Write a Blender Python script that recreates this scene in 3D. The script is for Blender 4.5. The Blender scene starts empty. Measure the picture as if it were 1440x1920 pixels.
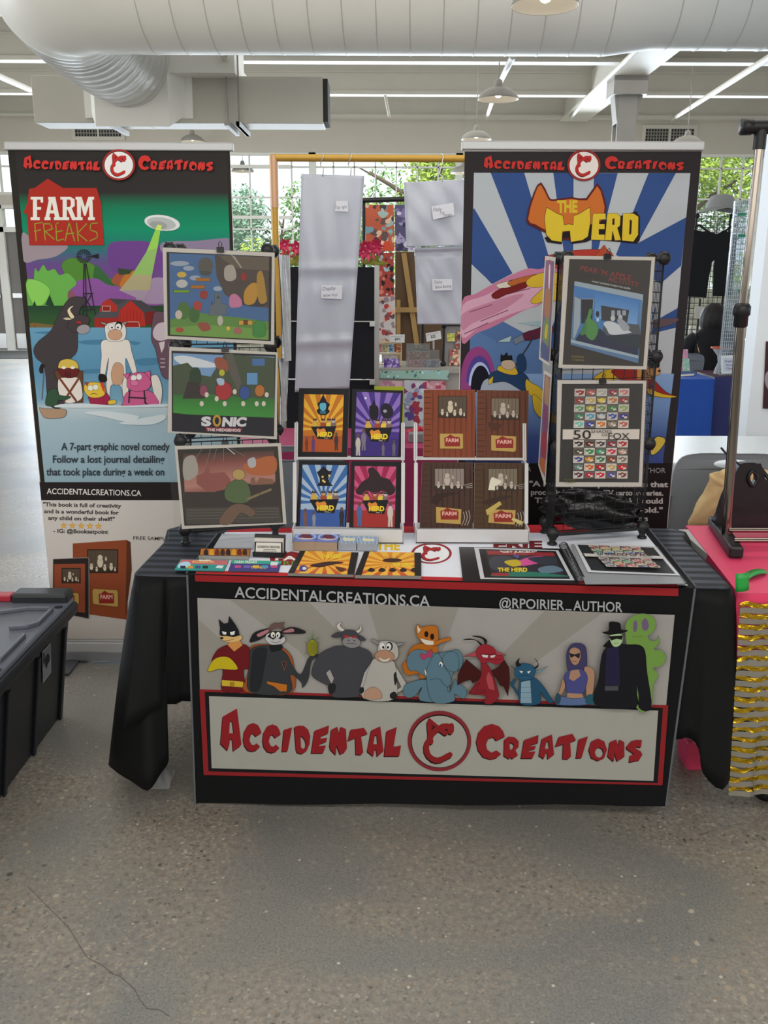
import bpy, bmesh, math, random
from math import sin, cos, pi, radians, sqrt, atan2
from mathutils import Vector, Matrix
from mathutils.geometry import tessellate_polygon
V = Vector
random.seed(7)
SC = bpy.context.scene
COL = SC.collection
# ------------------------------------------------------------------ camera, world, lights, exposure
PITCH, ROLL, FPX = radians(14.67), 0.004, 1700.0
CAM = V((0, 0, 1.6))
FW = V((0, cos(PITCH), -sin(PITCH)))
_r0, _u0 = V((1, 0, 0)), V((0, sin(PITCH), cos(PITCH)))
RT = (_r0 + ROLL * _u0).normalized()
UP = (_u0 - ROLL * _r0).normalized()
cam = bpy.data.cameras.new('camera')
cam.sensor_fit = 'HORIZONTAL'; cam.sensor_width = 36; cam.lens = FPX / 1440 * 36
cam.clip_start = .05; cam.clip_end = 300
camo = bpy.data.objects.new('camera', cam); COL.objects.link(camo)
camo.matrix_world = Matrix(((RT.x, UP.x, -FW.x, CAM.x), (RT.y, UP.y, -FW.y, CAM.y), (RT.z, UP.z, -FW.z, CAM.z), (0, 0, 0, 1)))
SC.camera = camo
SC.view_settings.view_transform = 'Standard'; SC.view_settings.look = 'None'
SC.view_settings.gamma = 1; SC.view_settings.use_curve_mapping = False
SC.view_settings.exposure = 0.52
wd = bpy.data.worlds.new('sky'); SC.world = wd; wd.use_nodes = True
_bg = wd.node_tree.nodes['Background']
_bg.inputs[0].default_value = (.86, .93, 1, 1); _bg.inputs[1].default_value = 1.15
def light(name, kind, loc, target, energy, color=(1, 1, 1), size=1, size_y=None):
    l = bpy.data.lights.new(name, kind); l.energy = energy; l.color = color
    if kind == 'AREA':
        l.size = size
        if size_y: l.shape = 'RECTANGLE'; l.size_y = size_y
    o = bpy.data.objects.new(name, l); COL.objects.link(o); o.location = loc
    o.rotation_euler = (V(target) - V(loc)).to_track_quat('-Z', 'Y').to_euler()
    return o
sun = light('sun', 'SUN', (0, -10, 40), (6, 8, 0), 3.0, (1, .95, .86)); sun.data.angle = radians(1)
light('overhead_fill_near', 'AREA', (0, 4.2, 4.45), (0, 4.2, 0), 95, (1, .97, .92), 7, 3)  # added lamp under the closed roof, lifts the booth from above
light('overhead_fill_rear', 'AREA', (0, 13, 4.5), (0, 13, 0), 130, (1, .97, .93), 14, 7)  # added overhead fill for the back of the hall; the roof has no opening
light('window_daylight', 'AREA', (0, 19.2, 2.5), (0, 6, -2.5), 1300, (.76, .87, 1), 15, 2.0)
light('overhead_fill_front', 'AREA', (0, -1.6, 4.45), (0, 1.0, 0), 100, (1, .97, .92), 6, 1.2)  # added lamp behind the camera to brighten the floor in front
light('rear_fill_light', 'AREA', (0, -6.8, 3.3), (0, 4, 3.6), 370, (1, .97, .93), 22, 2.4)  # added fill before the windowless front wall, brightens the duct and the room
light('side_window_light', 'AREA', (-11.5, 10, 3.2), (-5, 9, -1), 700, (.88, .94, 1), 3.5, 12)
# ------------------------------------------------------------------ helpers
def ray(x, y): return RT * ((x - 720) / FPX) + UP * ((960 - y) / FPX) + FW
def hit(x, y, o, n):
    d = ray(x, y); return CAM + d * ((V(o) - CAM).dot(n) / d.dot(n))
def atY(x, y, Y): return hit(x, y, (0, Y, 0), V((0, 1, 0)))
def atZ(x, y, z): return hit(x, y, (0, 0, z), V((0, 0, 1)))
def lin(c): return c / 12.92 if c <= .04045 else ((c + .055) / 1.055) ** 2.4
def hexc(h, g=1.0):
    if not isinstance(h, str): return tuple(min(1, v * g) for v in h[:3]) + (1,)
    if len(h) == 3: h = ''.join(c * 2 for c in h)
    return tuple(min(.92, lin(int(h[i:i + 2], 16) / 255) * g) for i in (0, 2, 4)) + (1,)
MATS = {}
def mat(name, color='888', rough=.6, metal=0, spec=.5, noise=0, scale=20, bump=0, trans=0, alpha=1, emit=None, estr=0, coat=0, attr=False, ior=1.45):
    if name in MATS: return MATS[name]
    m = bpy.data.materials.new(name); m.use_nodes = True
    nt = m.node_tree; b = nt.nodes['Principled BSDF']; L = nt.links.new
    c = hexc(color); b.inputs['Base Color'].default_value = c; b.inputs['Roughness'].default_value = rough
    b.inputs['Metallic'].default_value = metal; b.inputs['Specular IOR Level'].default_value = spec
    b.inputs['IOR'].default_value = ior
    b.inputs['Transmission Weight'].default_value = trans; b.inputs['Alpha'].default_value = alpha
    b.inputs['Coat Weight'].default_value = coat; b.inputs['Coat Roughness'].default_value = .12
    if emit: b.inputs['Emission Color'].default_value = hexc(emit); b.inputs['Emission Strength'].default_value = estr
    src = None
    if attr:
        a = nt.nodes.new('ShaderNodeAttribute'); a.attribute_name = 'Col'; src = a.outputs['Color']
        if not noise: L(src, b.inputs['Base Color'])
    if noise or bump:
        tc = nt.nodes.new('ShaderNodeTexCoord'); nz = nt.nodes.new('ShaderNodeTexNoise')
        nz.inputs['Scale'].default_value = scale; nz.inputs['Detail'].default_value = 4
        L(tc.outputs['Object'], nz.inputs['Vector'])
        if noise:
            mx = nt.nodes.new('ShaderNodeMix'); mx.data_type = 'RGBA'; mx.blend_type = 'MULTIPLY'
            mr = nt.nodes.new('ShaderNodeMapRange'); mr.inputs[3].default_value = 1 - noise; mr.inputs[4].default_value = 1 + noise
            L(nz.outputs['Fac'], mr.inputs[0]); mx.inputs[0].default_value = 1
            if src: L(src, mx.inputs[6])
            else: mx.inputs[6].default_value = c
            L(mr.outputs[0], mx.inputs[7]); L(mx.outputs[2], b.inputs['Base Color'])
        if bump:
            bp = nt.nodes.new('ShaderNodeBump'); bp.inputs['Strength'].default_value = bump; bp.inputs['Distance'].default_value = .01
            L(nz.outputs['Fac'], bp.inputs['Height']); L(bp.outputs[0], b.inputs['Normal'])
    MATS[name] = m
    return m
def clear(name, color='fff', rough=.08, fac=.85):
    """thin clear sheet: mostly see-through with a glossy face"""
    if name in MATS: return MATS[name]
    m = bpy.data.materials.new(name); m.use_nodes = True; nt = m.node_tree; nt.nodes.clear(); L = nt.links.new
    o = nt.nodes.new('ShaderNodeOutputMaterial'); t = nt.nodes.new('ShaderNodeBsdfTransparent'); t.inputs[0].default_value = hexc(color)
    b = nt.nodes.new('ShaderNodeBsdfPrincipled'); b.inputs['Base Color'].default_value = hexc(color); b.inputs['Roughness'].default_value = rough
    fr = nt.nodes.new('ShaderNodeLayerWeight'); fr.inputs[0].default_value = .2
    mr = nt.nodes.new('ShaderNodeMapRange'); mr.inputs[3].default_value = 1 - fac; mr.inputs[4].default_value = min(1, 1.5 - fac)
    mx = nt.nodes.new('ShaderNodeMixShader')
    L(fr.outputs['Facing'], mr.inputs[0]); L(mr.outputs[0], mx.inputs[0]); L(t.outputs[0], mx.inputs[1]); L(b.outputs[0], mx.inputs[2]); L(mx.outputs[0], o.inputs[0])
    MATS[name] = m; return m
_O = {}
class MB:
    """collects faces of one mesh"""
    def __init__(s): s.v = []; s.f = []; s.m = []; s.c = []; s.sm = []
    def add(s, vs, fs, mi=0, col=None, smooth=False):
        b = len(s.v); s.v += [tuple(p) for p in vs]
        for f in fs:
            s.f.append([b + i for i in f]); s.m.append(mi); s.c.append(col); s.sm.append(smooth)
    def box(s, lo, hi, mi=0, col=None, M=None, bev=0):
        x0, y0, z0 = lo; x1, y1, z1 = hi
        if bev:
            bm = bmesh.new(); bmesh.ops.create_cube(bm, size=1)
            for v in bm.verts: v.co = V(((x0 + x1) / 2 + v.co.x * (x1 - x0), (y0 + y1) / 2 + v.co.y * (y1 - y0), (z0 + z1) / 2 + v.co.z * (z1 - z0)))
            bmesh.ops.bevel(bm, geom=bm.edges[:] , offset=bev, segments=2, affect='EDGES', profile=.5)
            vs = [v.co.copy() for v in bm.verts]; bm.verts.index_update(); fs = [[v.index for v in f.verts] for f in bm.faces]; bm.free()
        else:
            vs = [V(p) for p in ((x0, y0, z0), (x1, y0, z0), (x1, y1, z0), (x0, y1, z0), (x0, y0, z1), (x1, y0, z1), (x1, y1, z1), (x0, y1, z1))]
            fs = [(0, 3, 2, 1), (4, 5, 6, 7), (0, 1, 5, 4), (1, 2, 6, 5), (2, 3, 7, 6), (3, 0, 4, 7)]
        if M is not None: vs = [M @ v for v in vs]
        s.add(vs, fs, mi, col)
    def hexa(s, q, d, mi=0, col=None):
        """quad q (4 pts, front) extruded by vector d"""
        q = [V(p) for p in q]; vs = q + [p + V(d) for p in q]
        s.add(vs, [(0, 1, 2, 3), (7, 6, 5, 4), (1, 0, 4, 5), (2, 1, 5, 6), (3, 2, 6, 7), (0, 3, 7, 4)], mi, col)
    def prism(s, pts, d, mi=0, col=None):
        pts = [V(p) for p in pts]; n = len(pts); d = V(d)
        s.add(pts + [p + d for p in pts], [list(range(n)), list(range(2 * n - 1, n - 1, -1))] + [[(i + 1) % n, i, n + i, n + (i + 1) % n] for i in range(n)], mi, col)
    def tube(s, pts, r, seg=8, mi=0, col=None, cap=True, closed=False):
        pts = [V(p) for p in pts]; n = len(pts); rs = r if isinstance(r, (list, tuple)) else [r] * n
        vs = []; up = None
        for i in range(n):
            a = pts[i - 1] if i or closed else pts[0]; b = pts[(i + 1) % n] if i < n - 1 or closed else pts[-1]
            t = (b - a).normalized()
            if up is None: up = t.orthogonal().normalized()
            up = (up - t * up.dot(t))
            up = up.normalized() if up.length > 1e-6 else t.orthogonal().normalized()
            w = t.cross(up)
            for k in range(seg):
                an = 2 * pi * k / seg; vs.append(pts[i] + (up * cos(an) + w * sin(an)) * rs[i])
        fs = []
        for i in range(n if closed else n - 1):
            j = (i + 1) % n
            for k in range(seg): fs.append((i * seg + k, i * seg + (k + 1) % seg, j * seg + (k + 1) % seg, j * seg + k))
        s.add(vs, fs, mi, col, smooth=True)
        if cap and not closed: s.add(vs[:seg], [list(range(seg))[::-1]], mi, col); s.add(vs[-seg:], [list(range(seg))], mi, col)
    def lathe(s, prof, o, axis=(0, 0, 1), seg=24, mi=0, col=None):
        ax = V(axis).normalized(); u = ax.orthogonal().normalized(); w = ax.cross(u); o = V(o); vs = []
        for r, h in prof:
            for k in range(seg):
                a = 2 * pi * k / seg; vs.append(o + ax * h + (u * cos(a) + w * sin(a)) * max(r, 1e-5))
        fs = [(i * seg + k, i * seg + (k + 1) % seg, (i + 1) * seg + (k + 1) % seg, (i + 1) * seg + k) for i in range(len(prof) - 1) for k in range(seg)]
        s.add(vs, fs, mi, col, smooth=True)
    def ball(s, o, r, mi=0, col=None, seg=12, sc=(1, 1, 1)):
        o = V(o); vs = []; n = seg // 2 + 1
        for i in range(n + 1):
            t = pi * i / n
            for k in range(seg):
                a = 2 * pi * k / seg; vs.append(o + V((sin(t) * cos(a) * r * sc[0], sin(t) * sin(a) * r * sc[1], cos(t) * r * sc[2])))
        s.add(vs, [(i * seg + k, (i + 1) * seg + k, (i + 1) * seg + (k + 1) % seg, i * seg + (k + 1) % seg) for i in range(n) for k in range(seg)], mi, col, smooth=True)
    def grid(s, fn, nu, nv, mi=0, col=None, smooth=True):
        vs = [fn(i / nu, j / nv) for j in range(nv + 1) for i in range(nu + 1)]
        s.add(vs, [(j * (nu + 1) + i, j * (nu + 1) + i + 1, (j + 1) * (nu + 1) + i + 1, (j + 1) * (nu + 1) + i) for j in range(nv) for i in range(nu)], mi, col, smooth)
    def xf(s, M, start=0): s.v[start:] = [tuple(M @ V(p)) for p in s.v[start:]]
    def build(s, name, mats, parent=None, label=None, solid=0, bevel=0, sub=0):
        me = bpy.data.meshes.new(name); me.from_pydata(s.v, [], s.f)
        if not isinstance(mats, (list, tuple)): mats = [mats]
        for m in mats: me.materials.append(m)
        me.polygons.foreach_set('material_index', s.m); me.polygons.foreach_set('use_smooth', s.sm)
        if any(c is not None for c in s.c):
            ca = me.color_attributes.new('Col', 'FLOAT_COLOR', 'CORNER'); buf = []
            for p in me.polygons:
                c = s.c[p.index] or (.5, .5, .5, 1)
                if isinstance(c, list):
                    for k in range(p.loop_total): buf += c[k]
                else: buf += list(c) * p.loop_total
            ca.data.foreach_set('color', buf)
        me.update()
        ob = bpy.data.objects.new(name, me); COL.objects.link(ob)
        if parent is not None:
            ob.parent = parent
            ob.matrix_parent_inverse = Matrix.Translation(-_O[parent.name]) if parent.name in _O else Matrix.Identity(4)
        if label: ob['label'] = label
        if solid:
            md = ob.modifiers.new('solid', 'SOLIDIFY'); md.thickness = solid; md.offset = 0
        if bevel:
            md = ob.modifiers.new('bevel', 'BEVEL'); md.width = bevel; md.segments = 2; md.limit_method = 'ANGLE'
        if sub:
            md = ob.modifiers.new('sub', 'SUBSURF'); md.levels = sub; md.render_levels = sub
        return ob
def tag(o, label, cat, group=None, kind=None):
    o['label'] = label; o['category'] = cat
    if group: o['group'] = group
    if kind: o['kind'] = kind
    return o
def thing(name, label, cat, loc, group=None, kind=None):
    o = bpy.data.objects.new(name, None); COL.objects.link(o); o.location = V(loc); o.empty_display_size = .05
    _O[o.name] = V(loc); return tag(o, label, cat, group, kind)
def struct(o): o['kind'] = 'structure'; return o
def dup(root, delta, label=None, name=None):
    r = root.copy(); COL.objects.link(r); r.location = root.location + V(delta)
    if label: r['label'] = label
    for ch in list(root.children):
        c = ch.copy(); COL.objects.link(c); c.parent = r
        for g in list(ch.children):
            d = g.copy(); COL.objects.link(d); d.parent = c
    return r
def smooth(pts, n=4, closed=True):
    out = []; N = len(pts)
    for i in range(N if closed else N - 1):
        p0, p1, p2, p3 = (pts[(i + k) % N] if closed else pts[max(0, min(N - 1, i + k))] for k in (-1, 0, 1, 2))
        for t in range(n):
            t /= n; t2 = t * t; t3 = t2 * t
            out.append(tuple(.5 * (2 * p1[a] + (p2[a] - p0[a]) * t + (2 * p0[a] - 5 * p1[a] + 4 * p2[a] - p3[a]) * t2 + (3 * p1[a] - p0[a] - 3 * p2[a] + p3[a]) * t3) for a in range(len(p1))))
    if not closed: out.append(tuple(pts[-1]))
    return out
_TX = {}
def textmesh(s, bold):
    k = (s, bold)
    if k not in _TX:
        c = bpy.data.curves.new('lettering', 'FONT'); c.body = s; c.offset = bold; c.resolution_u = 3
        o = bpy.data.objects.new('lettering', c); me = bpy.data.meshes.new_from_object(o)
        vs = [(v.co.x, v.co.y) for v in me.vertices]; fs = [list(p.vertices) for p in me.polygons]
        bpy.data.objects.remove(o); bpy.data.curves.remove(c); bpy.data.meshes.remove(me)
        _TX[k] = (vs, fs)
    return _TX[k]
class Art(MB):
    """flat printed artwork laid on the plane (o, n), drawn in layers"""
    def __init__(s, o, n, gain=1.0, eps=5e-5, mi=0):
        super().__init__(); s.o = V(o); s.n = V(n).normalized(); s.g = gain; s.eps = eps; s.k = 0; s.mi = mi; s.t = (0, 0, 1, 1); s.A = None; s.cq = None
    def T(s, x0, y0, k, k2=None): s.t = (x0, y0, k, k2 or k); return s
    def pt(s, p):
        x, y = s.t[0] + p[0] / s.t[2], s.t[1] + p[1] / s.t[3]
        if s.A: x, y = s.A(x, y)
        return hit(x, y, s.o, s.n) + s.n * (s.eps * s.k)
    def poly(s, pts, col, ol=0, oc='111', holes=(), grad=None):
        if s.cq:
            k = s.t; pts = [(k[0] + p[0] / k[2], k[1] + p[1] / k[3]) for p in pts]; holes = [[(k[0] + p[0] / k[2], k[1] + p[1] / k[3]) for p in h] for h in holes]
            pts = clipq(pts, s.cq)
            if len(pts) < 3: return
            s.t = (0, 0, 1, 1); cq, s.cq = s.cq, None; s.poly(pts, col, ol / k[2], oc, holes); s.cq, s.t = cq, k; return
        s.k += 1; loops = [pts] + list(holes); flat = [p for l in loops for p in l]
        tr = tessellate_polygon([[V((p[0], p[1], 0)) for p in l] for l in loops])
        W = [s.pt(p) for p in flat]; c = hexc(col, s.g); fs = []
        for t in tr:
            a, b, d = (W[i] for i in t)
            fs.append(list(t) if (b - a).cross(d - a).dot(s.n) > 0 else [t[0], t[2], t[1]])
        if fs: s.add(W, fs, s.mi, c)
        if ol:
            for l in loops: s.line(l + [l[0]], ol, oc)
    def blob(s, pts, col, ol=0, oc='111', n=4): s.poly(smooth(pts, n), col, ol, oc)
    def grad(s, q, cols):
        """colour bands from the top edge to the bottom edge of quad q (TL, TR, BR, BL); cols = [(t, hex)]"""
        s.k += 1; TL, TR, BR, BL = q
        def at(t): return [(TL[k] + (BL[k] - TL[k]) * t) for k in (0, 1)], [(TR[k] + (BR[k] - TR[k]) * t) for k in (0, 1)]
        for (ta, ca), (tb, cb) in zip(cols, cols[1:]):
            (l0, r0), (l1, r1) = at(ta), at(tb)
            W = [s.pt(p) for p in (l1, r1, r0, l0)]; A, B = hexc(ca, s.g), hexc(cb, s.g)
            if (W[1] - W[0]).cross(W[2] - W[0]).dot(s.n) > 0: s.add(W, [(0, 1, 2, 3)], s.mi, [B, B, A, A])
            else: s.add(W, [(3, 2, 1, 0)], s.mi, [A, A, B, B])
    def rect(s, x0, y0, x1, y1, col, ol=0, oc='111'): s.poly([(x0, y0), (x1, y0), (x1, y1), (x0, y1)], col, ol, oc)
    def ell(s, cx, cy, rx, ry, col, ang=0, a0=0, a1=360, ol=0, oc='111', n=20):
        c, d = cos(radians(ang)), sin(radians(ang)); P = []
        m = n if a1 - a0 < 360 else n - 1
        for i in range(n if a1 - a0 >= 360 else n + 1):
            a = radians(a0 + (a1 - a0) * i / n); x, y = rx * cos(a), ry * sin(a); P.append((cx + x * c - y * d, cy + x * d + y * c))
        s.poly(P, col, ol, oc)
    def line(s, pts, w, col):
        """stroke as a row of quads with round-ish joints"""
        s.k += 1; c = hexc(col, s.g)
        for (a, b) in zip(pts, pts[1:]):
            dx, dy = b[0] - a[0], b[1] - a[1]; L = math.hypot(dx, dy)
            if L < 1e-6: continue
            ex, ey = dx / L * w * .35, dy / L * w * .35; nx, ny = -dy / L * w / 2, dx / L * w / 2
            W = [s.pt(p) for p in ((a[0] - ex + nx, a[1] - ey + ny), (a[0] - ex - nx, a[1] - ey - ny), (b[0] + ex - nx, b[1] + ey - ny), (b[0] + ex + nx, b[1] + ey + ny))]
            s.add(W, [(0, 1, 2, 3)] if (W[1] - W[0]).cross(W[2] - W[0]).dot(s.n) > 0 else [(3, 2, 1, 0)], s.mi, c)
    def text(s, st, x, y, h, w=None, col='000', bold=0, ang=0, shear=0, center=False, rise=0):
        """lettering: left end of the baseline at (x, y), capital height h, total width w"""
        vs, fs = textmesh(st, bold)
        if not vs: return
        s.k += 1; x0 = min(v[0] for v in vs); x1 = max(v[0] for v in vs); k = h / .69
        kx = (w / (x1 - x0)) if w else k
        if center: x -= (x1 - x0) * kx / 2
        c, d = cos(radians(ang)), sin(radians(ang)); W = []
        for a, b in vs:
            px, py = (a - x0) * kx + b * k * shear, -b * k + rise * ((a - x0) * kx)
            W.append(s.pt((x + px * c - py * d, y + px * d + py * c)))
        ok = [f for f in fs if len(f) > 2]; col = hexc(col, s.g); out = []
        for f in ok:
            nn = (W[f[1]] - W[f[0]]).cross(W[f[2]] - W[f[0]])
            out.append(f if nn.dot(s.n) >= 0 else f[::-1])
        s.add(W, out, s.mi, col)
    def rays(s, box, c, n, col, a0=0, duty=.5):
        """sunburst wedges round c, cut off at the box"""
        x0, y0, x1, y1 = box
        for i in range(n):
            aa = radians(a0 + 360 * i / n); ab = aa + 2 * pi / n * duty
            P = [c] + [(c[0] + 4000 * cos(aa + (ab - aa) * t), c[1] + 4000 * sin(aa + (ab - aa) * t)) for t in (0, .5, 1)]
            P = clip(P, box)
            if len(P) > 2: s.poly(P, col)
def clipq(P, q):
    """cut polygon P to the convex quad q (clockwise on the photo)"""
    for a, b in zip(q, q[1:] + q[:1]):
        out = []; nx, ny = -(b[1] - a[1]), b[0] - a[0]
        for u, v in zip(P, P[1:] + P[:1]):
            du, dv = (u[0] - a[0]) * nx + (u[1] - a[1]) * ny, (v[0] - a[0]) * nx + (v[1] - a[1]) * ny
            if du >= -1e-6: out.append(u)
            if (du >= -1e-6) != (dv >= -1e-6): t = du / (du - dv); out.append((u[0] + (v[0] - u[0]) * t, u[1] + (v[1] - u[1]) * t))
        P = out
        if not P: return []
    return P
def clip(P, box):
    x0, y0, x1, y1 = box
    for ax, lim, sg in ((0, x0, 1), (0, x1, -1), (1, y0, 1), (1, y1, -1)):
        out = []
        for a, b in zip(P, P[1:] + P[:1]):
            ia, ib = (a[ax] - lim) * sg >= 0, (b[ax] - lim) * sg >= 0
            if ia: out.append(a)
            if ia != ib:
                t = (lim - a[ax]) / (b[ax] - a[ax]); out.append(tuple(a[k] + (b[k] - a[k]) * t for k in (0, 1)))
        P = out
        if not P: return []
    return P
PRINT = mat('printed_paper', rough=.55, spec=.25, attr=True)
VINYL = mat('printed_vinyl', rough=.6, spec=.18, attr=True, noise=.05, scale=3)
FABRIC = mat('printed_polyester', rough=.85, attr=True, spec=.2, noise=.05, scale=14)
GLOSSY = mat('print_in_clear_sleeve', rough=.5, spec=.2, attr=True, coat=.12)
# ------------------------------------------------------------------ materials of the hall
def floor_mat():
    m = bpy.data.materials.new('polished_aggregate_concrete'); m.use_nodes = True; nt = m.node_tree; L = nt.links.new
    b = nt.nodes['Principled BSDF']; tc = nt.nodes.new('ShaderNodeTexCoord')
    def N(t, **k):
        n = nt.nodes.new(t)
        for a, v in k.items(): setattr(n, a, v)
        return n
    def noise(sc, det=4, ds=0):
        n = N('ShaderNodeTexNoise'); n.inputs['Scale'].default_value = sc; n.inputs['Detail'].default_value = det; n.inputs['Distortion'].default_value = ds
        L(tc.outputs['Object'], n.inputs['Vector']); return n.outputs['Fac']
    def ramp(src, stops):
        r = N('ShaderNodeValToRGB'); e = r.color_ramp.elements
        e[0].position, e[0].color = stops[0][0], hexc(stops[0][1]); e[1].position, e[1].color = stops[-1][0], hexc(stops[-1][1])
        for p, c in stops[1:-1]: x = e.new(p); x.color = hexc(c)
        L(src, r.inputs[0]); return r.outputs[0]
    def mix(f, a, bb, bt='MIX'):
        x = N('ShaderNodeMix', data_type='RGBA', blend_type=bt)
        if isinstance(f, float): x.inputs[0].default_value = f
        else: L(f, x.inputs[0])
        L(a, x.inputs[6]); L(bb, x.inputs[7]); return x.outputs[2]
    base = ramp(noise(1.1, 6, .6), [(.3, '888a8b'), (.5, '959590'), (.7, '9f9c94')])
    fine = ramp(noise(160, 3), [(.3, 'b8b8b8'), (.7, 'ececec')])
    base = mix(1.0, base, fine, 'MULTIPLY')
    def peb(sc, lo, hi, stops):
        w = N('ShaderNodeTexNoise'); w.inputs['Scale'].default_value = sc * .8; L(tc.outputs['Object'], w.inputs['Vector'])
        av = N('ShaderNodeMix', data_type='VECTOR'); av.inputs[0].default_value = .02; L(tc.outputs['Object'], av.inputs[4]); L(w.outputs['Color'], av.inputs[5])
        v = N('ShaderNodeTexVoronoi'); v.inputs['Scale'].default_value = sc; L(av.outputs[1], v.inputs['Vector'])
        col = ramp(v.outputs['Color'], stops)
        mr = N('ShaderNodeMapRange'); mr.inputs[1].default_value = hi; mr.inputs[2].default_value = lo; L(v.outputs['Distance'], mr.inputs[0])
        return col, mr.outputs[0], v
    stones = [(.1, '4b4843'), (.3, '7f796f'), (.5, 'a89c88'), (.62, '8a7562'), (.75, 'b5ad9d'), (.88, '6d6f70'), (1, 'd6d0c2')]
    c1, m1, v1 = peb(85, .28, .40, stones); c2, m2, v2 = peb(48, .22, .32, stones); c3, m3, v3 = peb(25, .16, .24, stones)
    area = N('ShaderNodeMapRange'); area.inputs[1].default_value = .40; area.inputs[2].default_value = .62; L(noise(1.3, 5, .8), area.inputs[0])
    def mul(a, c):
        x = N('ShaderNodeMath', operation='MULTIPLY'); L(a, x.inputs[0])
        if isinstance(c, float): x.inputs[1].default_value = c
        else: L(c, x.inputs[1])
        return x.outputs[0]
    big = N('ShaderNodeMapRange'); big.inputs[1].default_value = .54; big.inputs[2].default_value = .64; L(noise(1.7, 3, .4), big.inputs[0])
    tan = ramp(noise(60, 3), [(.35, '7a746a'), (.65, 'a29a8d')])
    col = mix(mul(area.outputs[0], .75), base, tan)
    col = mix(mul(m1, area.outputs[0]), col, c1)
    col = mix(mul(m2, area.outputs[0]), col, c2)
    col = mix(mul(m3, big.outputs[0]), col, c3)
    # scattered pale chips everywhere
    v = N('ShaderNodeTexVoronoi'); v.inputs['Scale'].default_value = 30; L(tc.outputs['Object'], v.inputs['Vector'])
    mr = N('ShaderNodeMapRange'); mr.inputs[1].default_value = .14; mr.inputs[2].default_value = .10; L(v.outputs['Distance'], mr.inputs[0])
    sep = N('ShaderNodeSeparateColor'); L(v.outputs['Color'], sep.inputs[0])
    gt = N('ShaderNodeMath', operation='GREATER_THAN'); gt.inputs[1].default_value = .72; L(sep.outputs[0], gt.inputs[0])
    pale = ramp(sep.outputs[1], [(0, '9a958a'), (1, 'd0cabb')])
    col = mix(mul(mr.outputs[0], gt.outputs[0]), col, pale)
    L(col, b.inputs['Base Color'])
    rr = N('ShaderNodeMapRange'); rr.inputs[3].default_value = .30; rr.inputs[4].default_value = .5; L(noise(2.5), rr.inputs[0]); L(rr.outputs[0], b.inputs['Roughness'])
    b.inputs['Specular IOR Level'].default_value = .55
    return m
def brick_mat():
    m = bpy.data.materials.new('painted_stone_wall'); m.use_nodes = True; nt = m.node_tree; L = nt.links.new
    b = nt.nodes['Principled BSDF']; tc = nt.nodes.new('ShaderNodeTexCoord'); mp = nt.nodes.new('ShaderNodeMapping')
    mp.inputs['Rotation'].default_value = (pi / 2, 0, 0); L(tc.outputs['Object'], mp.inputs[0])
    br = nt.nodes.new('ShaderNodeTexBrick'); br.inputs['Color1'].default_value = hexc('8d8a76'); br.inputs['Color2'].default_value = hexc('6f6e5d'); br.inputs['Mortar'].default_value = hexc('9c9885')
    br.inputs['Scale'].default_value = 2.2; L(mp.outputs[0], br.inputs['Vector']); L(br.outputs['Color'], b.inputs['Base Color']); b.inputs['Roughness'].default_value = .8
    return m
FLOOR = floor_mat(); BRICK = brick_mat()
CREAM = mat('cream_wall_paint', 'c0b8ab', .6, noise=.05, scale=2)
BEAM = mat('cream_beam_paint', 'c6c0b4', .55, noise=.05, scale=3)
DECK = mat('roof_deck_paint', 'b5b0a6', .7, noise=.08, scale=2)
STEEL = mat('grey_steel_paint', '9b9893', .5, noise=.05, scale=4)
WHITE = mat('white_frame_paint', 'dcdad2', .5, noise=.03, scale=6)
YW = 19.5
# ------------------------------------------------------------------ floor, walls, roof
b = MB(); b.grid(lambda u, v: V((-16 + 32 * u, -7 + 26.6 * v, 0)), 16, 14, smooth=False); FLR = struct(b.build('floor', FLOOR))
b = MB(); ck = [atZ(*p, .0008) for p in ((52, 1662), (92, 1702), (128, 1738), (163, 1795), (191, 1809), (212, 1826), (225, 1830), (252, 1854), (262, 1874), (276, 1891), (300, 1893), (317, 1905))]
for p, q in zip(ck, ck[1:]): d = (q - p).normalized() * .0008; n = V((-d.y, d.x, 0)); b.add([p - n - d, q - n + d, q + n + d, p + n - d], [(0, 1, 2, 3)])
b.build('crack', mat('dark_crack', '66625b', .9), FLR)
b = MB(); b.box((-60, -40, -.4), (60, -7, -.06)); b.box((-60, 19.8, -.4), (60, 90, -.06)); b.box((-60, -7, -.4), (-16, 19.8, -.06)); b.box((16, -7, -.4), (60, 19.8, -.06)); struct(b.build('ground', mat('outdoor_paving', '86857c', .9, noise=.2, scale=8)))
b = MB(); b.box((-14, YW, 3.98), (12, YW + .3, 5.6)); struct(b.build('wall_back_upper', CREAM))
b = MB(); b.box((-16, -7.3, 0), (16, -7, 5.6)); struct(b.build('wall_front', CREAM))
b = MB(); b.box((-6.95, YW, 0), (12, YW + .3, 1.34)); struct(b.build('wall_back_lower', BRICK))
b = MB()
for x0, x1 in ((-7.42, -6.95), (-14, -9.9), (7.7, 12)): b.box((x0, YW, 0 if x0 < 7 else 1.34), (x1, YW + .3, 3.98))
b.box((-9.9, YW, 2.95), (-7.42, YW + .3, 3.14)); struct(b.build('wall_back_pier', CREAM))
b = MB(); b.box((-16, -7, 5.3), (16, YW + .3, 5.6))
for i in range(40): b.box((-16, -7 + i * .66, 5.285), (16, -6.36 + i * .66 - .012, 5.3))
struct(b.build('ceiling', DECK))
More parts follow.
